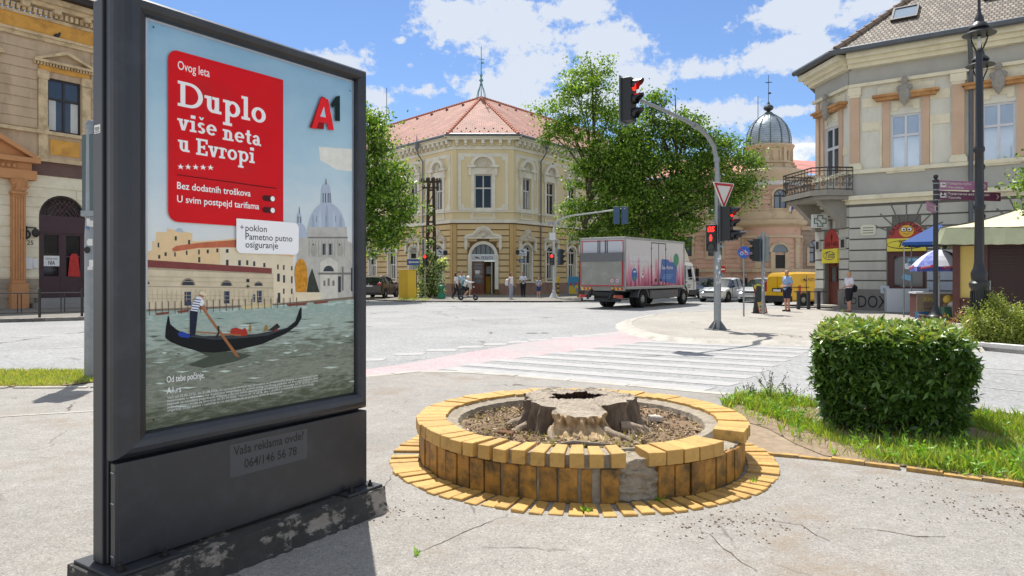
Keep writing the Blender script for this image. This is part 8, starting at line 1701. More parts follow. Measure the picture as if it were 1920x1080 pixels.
def kiosk():
 c=Vector((16.45, 23.0));Mf=frame((0, 0), GD);t=thing('kiosk', 'brown and yellow market kiosk with a cream fabric canopy and closed shutter', 'kiosk', (c.x, c.y, .08), math.atan2(GD.y, GD.x))
 H=2.02;za, ze, zv=3.66, 3.02, 2.50;can=mat('canopy_cream', '#cfc9a4', .85, .08, 1.5, .1, 12);val=mat('canopy_valance', '#b7bb98', .85, .10, 2, .3, 6)
 b=MB();b.mat(can);V=[(-H, -H), (H, -H), (H, H), (-H, H)];n=10
 for k in range(4):
  p, q=Vector(V[k]), Vector(V[(k+1)%4])
  for i in range(n):
   for j in range(6):
    def P(i, j):e=p.lerp(q, i/n);f=j/6;s=.10*math.sin(f*math.pi);return(e.x*(1-f), e.y*(1-f), ze+(za-ze)*f-s*.8-.05*math.sin(i/n*math.pi)*(1-f))
    b.quad(P(i, j), P(i+1, j), P(i+1, j+1), P(i, j+1))
 b.build('canopy', t, 30)
 b=MB();b.mat(val)
 for k in range(4):
  p, q=Vector(V[k]), Vector(V[(k+1)%4]);m=26
  for i in range(m):
   def P(i, j):e=p.lerp(q, i/m);f=j/4;o=1+.085*f;w=.012*math.sin(i*1.9+k)*f+.014*math.sin(i*.8);nn=Vector((q-p)).normalized();nn=Vector((nn.y, -nn.x));return(e.x*o+nn.x*w*2, e.y*o+nn.y*w*2, ze-.05*math.sin(i/m*math.pi)+(zv-ze)*f+.01*math.sin(i*2.3))
   for j in range(4):b.quad(P(i, j), P(i, j+1), P(i+1, j+1), P(i+1, j))
 b.build('valance', t, 50)
 b=MB();b.mat(mat('canopy_seam', '#3a3a30', .8, .1))
 for v in V:b.tube([(0, 0, za+.01), (v[0]*.5, v[1]*.5, (za+ze)/2-.065), (v[0], v[1], ze+.01)], .014, 4)
 for p, q in zip(V, V[1:]+V[:1]):b.tube([(p[0], p[1], ze), ((p[0]+q[0])/2, (p[1]+q[1])/2, ze-.045), (q[0], q[1], ze)], .013, 4)
 b.build('seam', t)
 br=mat('kiosk_brown', '#55302b', .6, .12, 3);ye=mat('kiosk_yellow', '#c3ab62', .7, .06, 2);sh=mat('kiosk_shutter', '#33191a', .5, .1, 3)
 y0=-1.62;b=MB();b.mat(br);b.box(-1.72, -1.52, y0, y0+.2, 0, ze-.1);b.box(-.93, -.78, y0, y0+.2, 0, ze-.1);b.box(1.9, 2.1, y0, y0+.2, 0, ze-.1);b.box(-1.7, 2.1, y0+.02, y0+.18, 2.45, ze-.1);b.box(-1.75, -1.65, 1.5, 1.7, 0, ze-.1);b.build('frame', t)
 b=MB();b.mat(ye);b.box(-1.519, -.931, y0+.05, y0+.15, .75, 2.449);b.mat(br);b.box(-1.519, -.931, y0+.05, y0+.15, 0, .749);b.box(-1.519, -.931, y0-.06, y0+.049, .74, .80);b.build('side_panel', t)
 b=MB();b.mat(sh)
 for k in range(24):z=.05+k*.10;b.box(-.779, 1.899, y0+.06+.012*(k%2), y0+.14, z, z+.097)
 s=b.build('shutter', t);b=MB();b.mat(GALV);b.box(-.74, -.70, y0+.02, y0+.055, 1.05, 1.35);b.build('latch', s)
 b=MB();b.mat(sh);b.box(-1.7, 1.9, 1.5, 1.6, 0, 2.7);b.box(1.95, 2.05, y0+.2, 1.6, 0, 2.7);b.box(-1.72, -1.62, y0+.25, 1.5, 0, 2.7);b.build('walls', t)
 # blue canopy of the next stall
 c2=Vector((15.62, 26.0));t=thing('awning', 'blue pyramid market awning partly hidden behind the cream canopy', 'awning', (c2 .x, c2 .y, .08), math.atan2(GD.y, GD.x));b=MB();b.mat(mat('awning_blue', '#1c4684', .8, .08, 2));h2=1.02;V=[(-h2, -h2), (h2, -h2), (h2, h2), (-h2, h2)]
 for p, q in zip(V, V[1:]+V[:1]):b.poly([(p[0], p[1], 2.72), (q[0], q[1], 2.72), (0, 0, 3.42)]);b.quad((p[0]*1.03, p[1]*1.03, 2.60), (q[0]*1.03, q[1]*1.03, 2.60), (q[0], q[1], 2.72), (p[0], p[1], 2.72))
 b.build('canopy', t)
 for v in V:b=MB();b.mat(GALV);b.cyl((v[0]*.96, v[1]*.96, 0), (v[0]*.96, v[1]*.96, 2.7), .025, 6);b.build('leg', t)
 # beach parasol
 Yp=24.6;X=(1761-CX)/F*Yp;t=thing('parasol', 'white and blue printed beach parasol on a white pole in front of the shop', 'parasol', (X, Yp, .08));zt=HC-(468-HY)*Yp/F-.08;zr=HC-(500-HY)*Yp/F-.08;r=.88
 cols=[mat('par_white', '#d2d4dc', .7, .04, 3), mat('par_blue', '#3c4fa0', .7, .1, 4, dirt='#8d96c4', ds=4, dthr=(.45, .7)), mat('par_white', '#d2d4dc'), mat('par_lilac', '#b3b7d8', .7, .12, 3)]
 for k in range(8):
  b=MB();b.mat(cols[(k+1)%2*1 if k in(4, 5, 6, 7)else(0, 3, 0, 3)[k%4]]);a0, a1=k*math.pi/4+.2, (k+1)*math.pi/4+.2
  for j in range(5):
   f0, f1=j/5, (j+1)/5;z0, z1=zt-(zt-zr)*f0**1.9, zt-(zt-zr)*f1**1.9;b.quad((r*f0*math.cos(a0), r*f0*math.sin(a0), z0), (r*f1*math.cos(a0), r*f1*math.sin(a0), z1), (r*f1*math.cos(a1), r*f1*math.sin(a1), z1), (r*f0*math.cos(a1), r*f0*math.sin(a1), z0))
  zl=zr-.16;b.mat(mat('par_blue', '#3c4fa0')if k%2 else mat('par_blue2', '#2f4690', .7, .1));b.quad((r*math.cos(a0), r*math.sin(a0), zr), (r*1.01*math.cos(a0), r*1.01*math.sin(a0), zl), (r*1.01*math.cos(a1), r*1.01*math.sin(a1), zl), (r*math.cos(a1), r*math.sin(a1), zr))
  am=(a0+a1)/2;M=frame((r*.975*math.cos(am), r*.975*math.sin(am)), (-math.sin(am), math.cos(am)));b.M=M;b.mat(mat('par_red', '#b8283c', .6, .05));b.prism([(-.22, zr-.10), (.22, zr-.02), (.22, zr+.06), (-.22, zr-.02)], -.03, -.02);b.mat(mat('par_white', '#d2d4dc'));b.text('Prima', -.16, zr-.055, .11, -.034, .004, fit=.30, ang=.18);b.build('canopy_segment', t)
 b=MB();b.mat(mat('pole_white', '#b9bbb8'));b.cyl((0, 0, 0), (0, 0, zt), .022, 8);b.cbox((0, 0, 1.45), (.07, .05, .05));b.lathe([(.2, 0), (.2, .05), (.05, .1)], n=10);b.build('pole', t)
 # counter with sign, white cabinet, sign stand, crates and stored things
 Yk=25.3;xk=(1717-CX)/F*Yk;t=thing('stall_counter', 'market stall counter with a white top and faded lettered front', 'stall', (xk, Yk, .08), math.atan2(GD.y, GD.x)*.35);b=MB();b.mat(mat('counter_top', '#c9ccd0', .5, .05));b.box(0, 1.75, -.1, .8, .86, .92);b.build('counter_top', t);b=MB();b.mat(mat('counter_front', '#8a7a66', .8, .15, 3));b.box(.03, 1.7, 0, .04, .05, .859);b.mat(mat('counter_letter', '#b9aa4a', .7, .1));b.text('KING', .25, .60, .2, -.004, .01);b.mat(mat('ink_brown', '#4a3c30', .8, .1));b.text('ESCAPE', .25, .44, .15, -.004, .008);b.text('THE', .25, .29, .15, -.004, .008);b.text('GROUP', .25, .14, .15, -.004, .008);b.build('front', t);b=MB();b.mat(br)
 for x in(.03, 1.66):b=MB();b.mat(br);b.box(x, x+.05, .05, .75, 0, .86);b.build('leg', t)
 Yc=28.2;X=(1703-CX)/F*Yc;t=thing('white_cabinet', 'white double door cabinet standing before the shop window', 'cabinet', (X, Yc, .08), math.atan2(GD.y, GD.x)*.5);b=MB();wm=mat('cab_white', '#b9bfc6', .5, .05, 2);b.mat(wm);b.box(-.75, .72, 0, .5, .02, .98);b.build('body', t, bevel=.008);b=MB();b.mat(wm);b.box(-.74, -.012, -.02, -.001, .05, .97);b.build('door', t);b=MB();b.mat(wm);b.box(-.005, .60, -.02, -.001, .05, .97);b.build('door', t)
 X=(1659-CX)/F*28.6;t=thing('sign_stand', 'small white notice on a thin stand beside the white cabinet', 'sign stand', (X, 28.6, .08));b=MB();b.mat(GALV);b.cyl((0, .02, 0), (0, .02, .95), .016, 6);b.box(-.12, .12, -.1, .12, 0, .02);b.build('stand', t);b=MB(Matrix.Rotation(R(-12), 4, 'X')@Matrix.Rotation(R(6), 4, 'Y'));b.mat(mat('cab_white', '#b9bfc6'));b.box(-.17, .17, -.02, .0, .80, 1.12);b.mat(mat('ink_grey', '#55534c'));b.text('-50%', 0, .91, .15, -.023, .006, align='CENTER', fit=.24);b.build('notice', t)
 Yb=24.4;X=(1727.5-CX)/F*Yb;t=thing('crate', 'small open blue plastic crate on the pavement at the counter', 'crate', (X, Yb, .08));b=MB();b.mat(mat('crate_blue', '#2a628c', .5, .1, 4));b.box(-.16, .16, -.12, -.10, 0, .26);b.box(-.16, .16, .10, .12, 0, .26);b.box(-.16, -.14, -.10, .10, 0, .26);b.box(.14, .16, -.10, .10, 0, .26);b.box(-.14, .14, -.10, .10, 0, .02);b.box(-.17, .17, -.13, -.121, .21, .27);b.build('crate', t)
 Yj=23.6
 for px, py, lab, kind in((1779, 590, 'pale board leaning against the stored boxes under the kiosk', 'board'), (1790, 565, 'rounded grey tub standing by the brown kiosk post', 'tub'), (1787, 560, 'yellow ball on the stored things by the kiosk', 'ball'), (1743, 592, 'flattened brown cardboard boxes on the pavement', 'cardboard'), (1796, 601, 'crumpled white plastic bag on the ground by the kiosk', 'bag'), (1775, 570, 'green box among the stored things', 'box')):
  p=at(px, py, Yj);t=thing(kind if kind!='bag' else 'plastic_bag', lab, kind, (p[0], p[1], .08));b=MB();z=p[2]-.08
  if kind=='board':b.mat(mat('junk_board', '#a5967c', .8, .15, 4));b.cbox((0, 0, .42), (.12, .03, .95), 0, .65);b.cbox((.14, .05, .42), (.10, .03, .9), 0, .6)
  elif kind=='tub':b.mat(mat('junk_tub', '#a8a7a0', .5, .1));b.lathe([(0, 0), (.16, .02), (.2, .5), (.22, .52), (.2, .55), (.14, .62), (0, .64)], n=14)
  elif kind=='ball':b.mat(mat('junk_yellow', '#b89a3a', .5, .1));b.ball((0, .25, .70), .16, 12, 8);b.mat(mat('junk_brown', '#6a5a48', .8, .1));b.lathe([(.0, 0), (.2, 0), (.16, .55)], (0, .25, 0), 10)
  elif kind=='cardboard':
   b.mat(mat('junk_card', '#7d6450', .9, .15, 4))
   for k in range(4):b.cbox((random.uniform(-.1, .1), random.uniform(-.1, .1), .03+k*.05), (.55-k*.05, .4, .04), random.uniform(-.3, .3), .04*k)
  elif kind=='bag':b.mat(mat('bag_white', '#c9c9c9', .5, .1));[b.ball((random.uniform(-.14, .14), random.uniform(-.1, .1), .07+random.uniform(-.02, .05)), (.13, .1, .08), 7, 5)for k in range(5)]
  else:b.mat(mat('junk_green', '#3f6a5a', .6, .1));b.box(-.14, .14, -.1, .1, 0, .42);b.box(-.15, .15, -.11, .11, .42, .46)
  b.build(kind+'_body' if kind in('tub', 'box', 'ball')else kind, t, 40 if kind in('tub', 'ball', 'bag')else None)
kiosk()
# ---------------------------------------------------------------- vehicles (local x forward, y left, z up)
TYRE=mat('tyre', '#161616', .85, .1, 8, .2, 40);RIM=mat('rim', '#8d9093', .35, .08, 5, metal=.7);BPL=mat('black_plastic', '#1c1d1f', .6, .1, 5);CGL=glass('car_glass', '#151b1e', .04, .8);TAIL=mat('tail_red', '#a01418', .25, .05, coat=.5);HEADL=mat('headlamp', '#aeb6bb', .12, .05, 3, coat=.8, metal=.2);PLATE=mat('plate_white', '#c9c9c4', .5, .03)
def wheel(parent, x, y, r, w, side, steps=20):
 M=Matrix.Translation((x, y, r))@Matrix.Rotation(R(90*side), 4, 'X')
 b=MB(M);b.mat(TYRE);b.lathe([(r*.62, -w/2), (r*.92, -w/2), (r, -w*.32), (r, w*.32), (r*.92, w/2), (r*.66, w/2), (r*.62, w*.40), (0, w*.3)], n=steps);wh=b.build('wheel', parent, 40)
 b=MB(M);b.mat(RIM);b.lathe([(r*.66, w*.46), (r*.60, w*.36), (r*.22, w*.42), (r*.18, w*.5), (0, w*.5)], n=steps);b.mat(BPL)
 for k in range(8):a=k*math.pi/4;b.cbox((r*.45*math.cos(a), r*.45*math.sin(a), w*.405), (r*.2, r*.1, w*.06), a)
 b.build('rim', wh, 40);return wh
def car(name, lab, loc, hd, L, W, st, paint, glassi, top_glass, axles, wr=.31, rear_glass=None, cat='car', seam=None):
 t=thing(name, lab, cat, (loc[0], loc[1], loc[2]if len(loc)>2 else 0), math.atan2(hd[1], hd[0]));body=MB();gl=MB();body.mat(paint);gl.mat(CGL)
 secs=[]
 for xf, zb, zl, zr, w in st:
  x=L/2-xf*L;h=W/2*w;tall=zr-zl>.12;wr_=h*(.80 if tall else .93)
  half=[(0, zb), (h*.88, zb), (h*.98, zb+.10), (h, zb+(zl-zb)*.55), (h*.975, zl), (wr_, zr-(.07 if tall else .015)), (wr_*.82, zr), (0, zr+.015)]
  ring=[(x, y, z)for y, z in half]+[(x, -y, z)for y, z in half[-2:0:-1]];secs.append(ring)
 n=len(secs[0])
 for i in range(len(secs)-1):
  for j in range(n):
   q=(secs[i][j], secs[i][(j+1)%n], secs[i+1][(j+1)%n], secs[i+1][j])
   side=j in(4, n-5);topf=j in(5, 6, n-7, n-6);g=(side and i in glassi)or(topf and i in top_glass)
   (gl if g else body).quad(*q)
   if g:
    c=sum((Vector(p)for p in q), Vector())/4
    body.quad(*[tuple(c+(Vector(p)-c)*1.0+(Vector((0, 0, 0))))for p in q])if False else None
 body.poly(secs[0][::-1]);body.poly(secs[-1]);body.build('body', t, 38);gl.build('glazing', t, 38)
 # pillars and window trims
 b=MB();b.mat(BPL)
 for i in sorted(glassi):
  for j in(4, n-5):
   for s in(i, i+1):p, q=Vector(secs[s][j]), Vector(secs[s][(j+1)%n]);o=Vector((0, .006 if j==4 else-.006, .002));b.tube([tuple(p+o), tuple(q+o)], .022, 4)
 b.build('pillar_trim', t)
 for ax in axles:
  for s in(-1, 1):
   b=MB();b.mat(BPL);M=Matrix.Translation((ax, s*(W/2-.10), wr))@Matrix.Rotation(R(-90*s), 4, 'X');b.M=M;b.lathe([(0, .02), (wr*1.20, .02), (wr*1.20, .112), (wr*1.1, .116), (0, .06)], n=24);b.build('wheel_arch', t, 40);wheel(t, ax, s*(W/2-.085), wr, .2, -s)
 return t, secs
def lamps(t, L, W, zf, zr, front=True, rear=True, tall=.12, rw=.3, rh=.16):
 for s in(-1, 1):
  if front:b=MB();b.mat(HEADL);b.M=Matrix.Translation((L/2-.17, s*W*.355, zf))@Matrix.Rotation(R(-s*32), 4, 'Z');b.ball((0, 0, 0), (.10, .20, tall/2+.02), 12, 8);b.build('headlight', t, 60)
  if rear:b=MB();b.mat(TAIL);b.M=Matrix.Translation((-L/2+.09, s*W*.36, zr))@Matrix.Rotation(R(s*22), 4, 'Z');b.ball((0, 0, 0), (.09, rw*.6, rh*.6), 12, 8);b.build('tail_light', t, 60)
  b=MB();b.mat(BPL);b.M=Matrix.Identity(4);x=L/2-.32*L;b.ball((x, s*(W/2+.08), .97), (.06, .10, .075), 8, 6);b.build('mirror', t, 60)
 b=MB();b.mat(PLATE)
 if rear:b.box(-L/2-.018, -L/2-.004, -.26, .26, zr-.16, zr-.05)
 if front:b.box(L/2+.0, L/2+.03, -.26, .26, .34, .44)
 b.build('number_plate', t)
 b=MB();b.mat(BPL)
 if front:b.box(L/2-.06, L/2+.012, -.42, .42, zf-.09, zf-.0);b.box(L/2-.06, L/2+.016, -.5, .5, .26, .33)
 for s in(-1, 1):
  for x in(.02, -.24):b.cbox((L*x, s*(W/2+.004), .80), (.16, .02, .025));b.cbox((L*(x+.135), s*(W/2-.004), .6), (.012, .02, .55))
 if rear:b.box(-L/2-.012, -L/2+.1, -W*.4, W*.4, .26, .40)
 b.build('trim', t)
WHITE=mat('car_white', '#c3c5c6', .3, .03, 2, coat=.6);
hat=[(0, .34, .55, .56, .78), (.03, .24, .62, .64, .90), (.10, .2, .70, .73, .97), (.25, .2, .82, .87, 1), (.44, .2, .87, 1.38, 1), (.60, .2, .89, 1.45, 1), (.78, .2, .91, 1.43, 1), (.90, .22, .93, 1.32, .98), (.985, .26, .94, .98, .92), (1, .34, .80, .82, .86)]
t, _=car('hatchback', 'small white hatchback waiting behind the traffic mast, front to the left', (12.95, 43.5, 0), (-.62, -.785), 3.95, 1.66, hat, WHITE, {3, 4, 5, 6}, {3, 7}, (1.22, -1.25));lamps(t, 3.95, 1.66, .66, .86)
sed=[(0, .34, .55, .57, .80), (.03, .22, .64, .66, .92), (.10, .2, .72, .76, .98), (.26, .2, .84, .90, 1), (.43, .2, .89, 1.36, 1), (.58, .2, .91, 1.44, 1), (.72, .2, .93, 1.40, 1), (.88, .22, .95, 1.02, .98), (.98, .26, .92, .98, .93), (1, .36, .80, .82, .88)]
t, _=car('sedan', 'white saloon car beside the hatchback, nearer the corner house', (15.15, 42.6, 0), (-.66, -.75), 4.5, 1.78, sed, mat('car_silver', '#b4b8bb', .3, .03, 2, coat=.6, metal=.25), {3, 4, 5, 6}, {3, 6}, (1.42, -1.3));lamps(t, 4.5, 1.78, .68, .82)
t, _=car('dark_car', 'dark blue car mostly hidden between the truck cab and the white hatchback', (13.6, 50.6, 0), (-.62, -.785), 4.2, 1.72, hat, mat('car_navy', '#2a3446', .3, .03, 2, coat=.6), {3, 4, 5, 6}, {3, 7}, (1.3, -1.3));lamps(t, 4.2, 1.72, .66, .86)
est=[(0, .34, .55, .57, .80), (.03, .22, .66, .68, .92), (.10, .2, .76, .79, .98), (.26, .2, .88, .93, 1), (.42, .2, .93, 1.40, 1), (.58, .2, .95, 1.48, 1), (.78, .2, .97, 1.46, 1), (.92, .22, .99, 1.38, .99), (.985, .28, 1.0, 1.04, .95), (1, .36, .84, .86, .90)]
t, s_=car('estate_car', 'dark brown estate car parked at the left kerb, its tail to the camera', (-9.05, 48.1, .08), (.10, .995), 4.5, 1.80, est, mat('car_brown', '#2c2122', .25, .05, 2, coat=.8), {3, 4, 5, 6}, {3, 7}, (1.4, -1.35), .32);lamps(t, 4.5, 1.80, .7, .93, rw=.38, rh=.2)
b=MB();b.mat(mat('roof_rail', '#9a9c9e', .4, .05, metal=.5))
for s in(-1, 1):b.tube([(.5, s*.62, 1.46), (.2, s*.66, 1.53), (-1.4, s*.66, 1.51), (-1.7, s*.62, 1.42)], .025, 6)
b.build('roof_rail', t)
b=MB();b.mat(BPL);b.tube([(-2.13, .0, 1.10), (-2.06, -.25, 1.22)], .015, 5);b.build('wiper', t);b=MB();b.mat(RIM);b.lathe([(.06, 0), (.05, .01)], n=10);b.M=Matrix.Translation((-2.262, 0, .94))@Matrix.Rotation(R(-90), 4, 'Y');b.lathe([(0, .012), (.06, .008), (.06, 0)], n=12);b.build('badge', t)
def van():
 L, W=4.3, 1.74;ym=mat('van_yellow', '#d2a413', .32, .04, 2, coat=.5)
 st=[(0, .36, .60, .62, .80), (.03, .24, .74, .78, .92), (.12, .22, .88, .94, .98), (.22, .22, .98, 1.06, 1), (.36, .22, 1.02, 1.62, 1), (.44, .22, 1.04, 1.74, 1), (.62, .22, 1.05, 1.76, 1), (.9, .22, 1.05, 1.74, 1), (.985, .24, 1.05, 1.68, .98), (1, .30, 1.0, 1.52, .94)]
 t, secs=car('van', 'yellow post van parked behind the grey corner house, rear to the left', (15.85, 38.15, 0), (.90, .436), L, W, st, ym, {3, 4}, {3}, (1.35, -1.2), .32, cat='van')
 for s in(-1, 1):b=MB();b.mat(TAIL);b.box(-L/2-.02, -L/2+.12, s*.80-.09, s*.80+.07 if s>0 else s*.80+.09, .72, 1.28);b.build('tail_light', t, bevel=.02)
 b=MB();b.mat(BPL);b.box(-L/2-.04, -L/2+.15, -.86, .86, .22, .52);b.box(-L/2-.012, -L/2, -.004, .004, .55, 1.55);b.cbox((-L/2-.01, -.08, .92), (.03, .12, .05));b.box(-1.0, -.98, -W/2-.008, -W/2+.01, .35, 1.6);b.box(.15, .17, -W/2-.008, -W/2+.01, .35, 1.6);b.cbox((-1.4, -W/2-.005, .97), (1.2, .02, .03));b.build('trim', t)
 b=MB();b.mat(mat('van_plate_dark', '#22262a', .4, .1));b.box(-L/2-.022, -L/2-.008, -.34, .34, .72, .92);b.mat(PLATE);b.box(-L/2-.03, -L/2-.023, -.26, .26, .74, .86);b.build('number_plate', t)
 b=MB(frame((-1.55, -W/2-.010), (1, 0)));b.mat(mat('sign_navy', '#1f2c52'));b.text('POŠTA', .62, 1.30, .20, 0, .008, shear=.25, fit=.62);b.poly([(.30, 0, 1.36), (.50, 0, 1.28), (.58, 0, 1.32), (.40, 0, 1.44)]);b.mat(mat('post_horn', '#b8321e', .4, .05));b.poly([(p[0], -.001, p[1])for p in rrect(-.02, .16, .55, 1.08, .07)]);b.build('lettering', t)
van()
def truck():
 hd=Vector((.60, .80));left=Vector((-.80, .60));o=Vector((5.30, 33.2))+left*1.2;t=thing('delivery_truck', 'white box delivery truck with a faded pink advert and folded grey tail lift', 'truck', (o.x, o.y, 0), math.atan2(.80, .60))
 L, W, z0, z1=6.75, 2.4, .98, 3.36;bw=mat('box_side', '#c3c2c2', .5, .06, 1.2, .03, 60);alu=mat('box_alu', '#9a9b99', .5, .10, 3, .1, 60, metal=.3, dirt='#7d7c78', ds=3)
 b=MB();b.mat(bw);b.box(0, L, -W/2, W/2, z0, z1);b.build('cargo_box', t)
 b=MB();b.mat(alu)
 for y in(-W/2, W/2):
  for z in(z0, z1):b.box(-.03, L+.03, y-.03, y+.03, z-.05, z+.05)
  for x in(0, L):b.box(x-.035, x+.035, y-.035, y+.035, z0+.051, z1-.051)
 for x in(0, L):
  for z in(z0, z1):b.box(x-.034, x+.034, -W/2+.031, W/2-.031, z-.05, z+.05)
 b.build('box_edge', t, bevel=.008)
 # printed side: pink rising streaks on a pale ground
 pm=mat('side_print', '#c9c8c9', .5, 0);nt=pm.node_tree;N=nt.nodes;Lk=nt.links;tc=N.new('ShaderNodeTexCoord');sp=N.new('ShaderNodeSeparateXYZ');Lk.new(tc.outputs['Object'], sp.inputs[0]);mp=N.new('ShaderNodeMapping');mp.inputs['Scale'].default_value=(3.0, 1, .45);Lk.new(tc.outputs['Object'], mp.inputs[0]);ns=N.new('ShaderNodeTexNoise');ns.inputs['Scale'].default_value=1.6;ns.inputs['Detail'].default_value=5;Lk.new(mp.outputs[0], ns.inputs['Vector'])
 mr=N.new('ShaderNodeMapRange');mr.inputs[1].default_value=1.0;mr.inputs[2].default_value=3.0;mr.inputs[3].default_value=.92;mr.inputs[4].default_value=-.22;Lk.new(sp.outputs[2], mr.inputs[0]);ma=N.new('ShaderNodeMath');ma.operation='MULTIPLY_ADD';ma.inputs[1].default_value=2.3;Lk.new(ns.outputs['Fac'], ma.inputs[0]);mb=N.new('ShaderNodeMath');mb.operation='SUBTRACT';mb.inputs[1].default_value=1.2;Lk.new(mr.outputs[0], mb.inputs[0]);Lk.new(mb.outputs[0], ma.inputs[2]);cr=N.new('ShaderNodeValToRGB');Lk.new(ma.outputs[0], cr.inputs[0]);cr.color_ramp.elements[0].position=.12;cr.color_ramp.elements[0].color=hexc('#c6c3c4');cr.color_ramp.elements[1].position=.95;cr.color_ramp.elements[1].color=hexc('#8f2348');e=cr.color_ramp.elements.new(.5);e.color=hexc('#c77d98');Lk.new(cr.outputs[0], N['Principled BSDF'].inputs['Base Color'])
 S=frame((0, -W/2), (1, 0));b=MB(S);b.mat(pm);b.quad((.05, -.006, z0+.08), (L-.05, -.006, z0+.08), (L-.05, -.006, z1-.08), (.05, -.006, z1-.08));wt=mat('print_white2', '#d4d2d4', .5, .03)
 b.mat(wt);b.text('SuperKartica', .45, 2.33, .42, -.009, .012, fit=2.2);b.text('moja super kartica', .45, 2.12, .15, -.009, .004, fit=1.9)
 b.mat(mat('print_blue2', '#24559c', .5, .08, 3));b.poly([(3.72, -.009, 1.30), (5.75, -.009, 1.12), (5.85, -.009, 2.30), (4.95, -.009, 2.28), (4.72, -.009, 2.42), (3.92, -.009, 2.42)]);b.poly([(p[0], -.009, p[1])for p in arc(.92, 1.62, .30, 0, 360, 20, .32)[:-1]]);b.mat(wt);b.text('SuperKartica', 3.95, 1.92, .26, -.012, .008, fit=1.35);b.poly([(p[0], -.012, p[1])for p in arc(.94, 1.72, .17, 10, 170, 10, .10)]);b.mat(mat('print_green2', '#1f7f5c', .5, .05));b.poly([(p[0], -.012, p[1])for p in arc(5.72, 2.42, .34, 0, 360, 20, .34)[:-1]]);b.poly([(p[0], -.0125, p[1])for p in arc(.92, 1.5, .2, 180, 360, 10, .12)]);b.mat(wt);b.poly([(p[0], -.012, p[1])for p in arc(1.78, 1.62, .15, 0, 360, 14)[:-1]]);b.mat(mat('print_red2', '#b52f4c', .5, .05));b.poly([(p[0], -.014, p[1])for p in arc(1.80, 1.65, .08, 0, 360, 12)[:-1]]);b.mat(mat('print_lblue', '#5f86bc', .5, .05))
 for k in range(3):b.box(4.0+.1*k, 5.1+.1*k, -.0115, -.0095, 1.42+.09*k, 1.46+.09*k)
 sd=b.build('side_panel', t)
 b=MB(S);b.mat(BPL)
 for x in(2.75, 3.58, 4.42):b.box(x-.02, x+.02, -.016, -.001, z0+.1, z1-.12)
 b.box(2.75, 4.42, -.016, -.001, z1-.16, z1-.12);b.box(2.75, 4.42, -.016, -.001, z0+.08, z0+.12)
 for x in(3.25, 3.85):b.box(x-.1, x+.1, -.02, -.001, 1.28, 1.42)
 for z in(1.2, 2.0, 2.9):
  for x in(2.75, 4.42):b.box(x-.04, x+.04, -.03, -.001, z, z+.08)
 b.build('side_door', t)
 # rear: frame, doors, tail lift
 Rr=frame((0, 1.2), (0, -1));b=MB(Rr);rw=mat('rear_white', '#b4b8bd', .5, .05);b.mat(rw);b.box(.10, 2.3, -.03, -.001, z0+.1, z1-.1);b.mat(BPL)
 for x in(.95, 1.05, 1.35, 1.45):b.box(x, x+.03, -.06, -.03, 2.65, z1-.1)
 b.build('rear_door', t)
 b=MB(Rr);rs=mat('red_reflect', '#a8303c', .4, .08);b.mat(rs)
 for q in((.08, .12, 1.05, z1-.1), (2.28, 2.32, 1.05, z1-.1)):b.box(q[0], q[1], -.035, -.03, q[2], q[3])
 b.box(.12, 2.28, -.035, -.03, z1-.15, z1-.11);b.build('reflective_tape', t)
 lift=mat('lift_grey', '#85867f', .55, .14, 2, .1, 50, metal=.2, dirt='#a09f98', ds=1.4);b=MB(Rr);b.mat(lift);b.box(.06, 2.32, -.14, -.07, 1.10, 2.66);b.mat(mat('lift_band', '#5f6163', .5, .1));b.box(.05, 2.33, -.16, -.06, 2.25, 2.67);b.mat(rs);b.box(.05, .10, -.145, -.065, 1.10, 2.25);b.box(2.28, 2.33, -.145, -.065, 1.10, 2.25);b.box(.10, 2.28, -.145, -.065, 1.08, 1.13);lf=b.build('tail_lift', t)
 b=MB(Rr);b.mat(rw)
 for x in(1.78, 2.06):b.poly([(p[0], -.143, p[1])for p in arc(x, 1.34, .12, 0, 360, 16)[:-1]])
 b.mat(rs)
 for x in(1.78, 2.06):b.prism(arc(x, 1.34, .12, 0, 180, 10)+arc(x, 1.34, .095, 180, 0, 10), -.147, -.144);b.prism(arc(x, 1.34, .12, 180, 360, 10)+arc(x, 1.34, .095, 360, 180, 10), -.147, -.144)
 b.mat(mat('ink_black', '#0c0c0d'));b.text('70', 1.78, 1.30, .11, -.147, .004, align='CENTER');b.text('80', 2.06, 1.30, .11, -.147, .004, align='CENTER');b.build('speed_sticker', lf)
 b=MB(Rr);b.mat(lift);b.box(.0, 2.4, -.05, .02, .86, 1.06)
 for x0 in(.08, 1.72):
  for k in range(6):
   b.mat(mat('chev_red', '#a8303c', .4, .05)if k%2 else mat('chev_yellow', '#c9b23a', .4, .05));x=x0+k*.1;b.poly([(x, -.053, .90), (x+.1, -.053, .90), (x+.06, -.053, 1.02), (x-.04, -.053, 1.02)])
 b.build('rear_beam', t)
 b=MB(Rr);b.mat(BPL)
 for x in(.62, 1.78):b.add([(x-.06, -.10, .92), (x+.06, -.10, .92), (x+.06, -.45, .48), (x-.06, -.45, .48), (x-.06, .0, .92), (x+.06, .0, .92), (x+.06, -.3, .42), (x-.06, -.3, .42)], [(0, 3, 2, 1), (4, 5, 6, 7), (0, 4, 7, 3), (1, 2, 6, 5), (3, 7, 6, 2)])
 b.box(.5, 1.9, -.2, -.1, .62, .78);b.box(.2, 2.3, -.36, -.22, .36, .50);b.build('lift_arm', t)
 b=MB();b.mat(BPL);b.box(-.1, 8.2, -.42, .42, .48, .80);b.box(.3, 6.6, -.9, .9, .80, .975);b.box(3.0, 5.9, -1.0, -.5, .40, .80);b.box(3.0, 5.9, .5, 1.0, .40, .80);b.build('chassis', t)
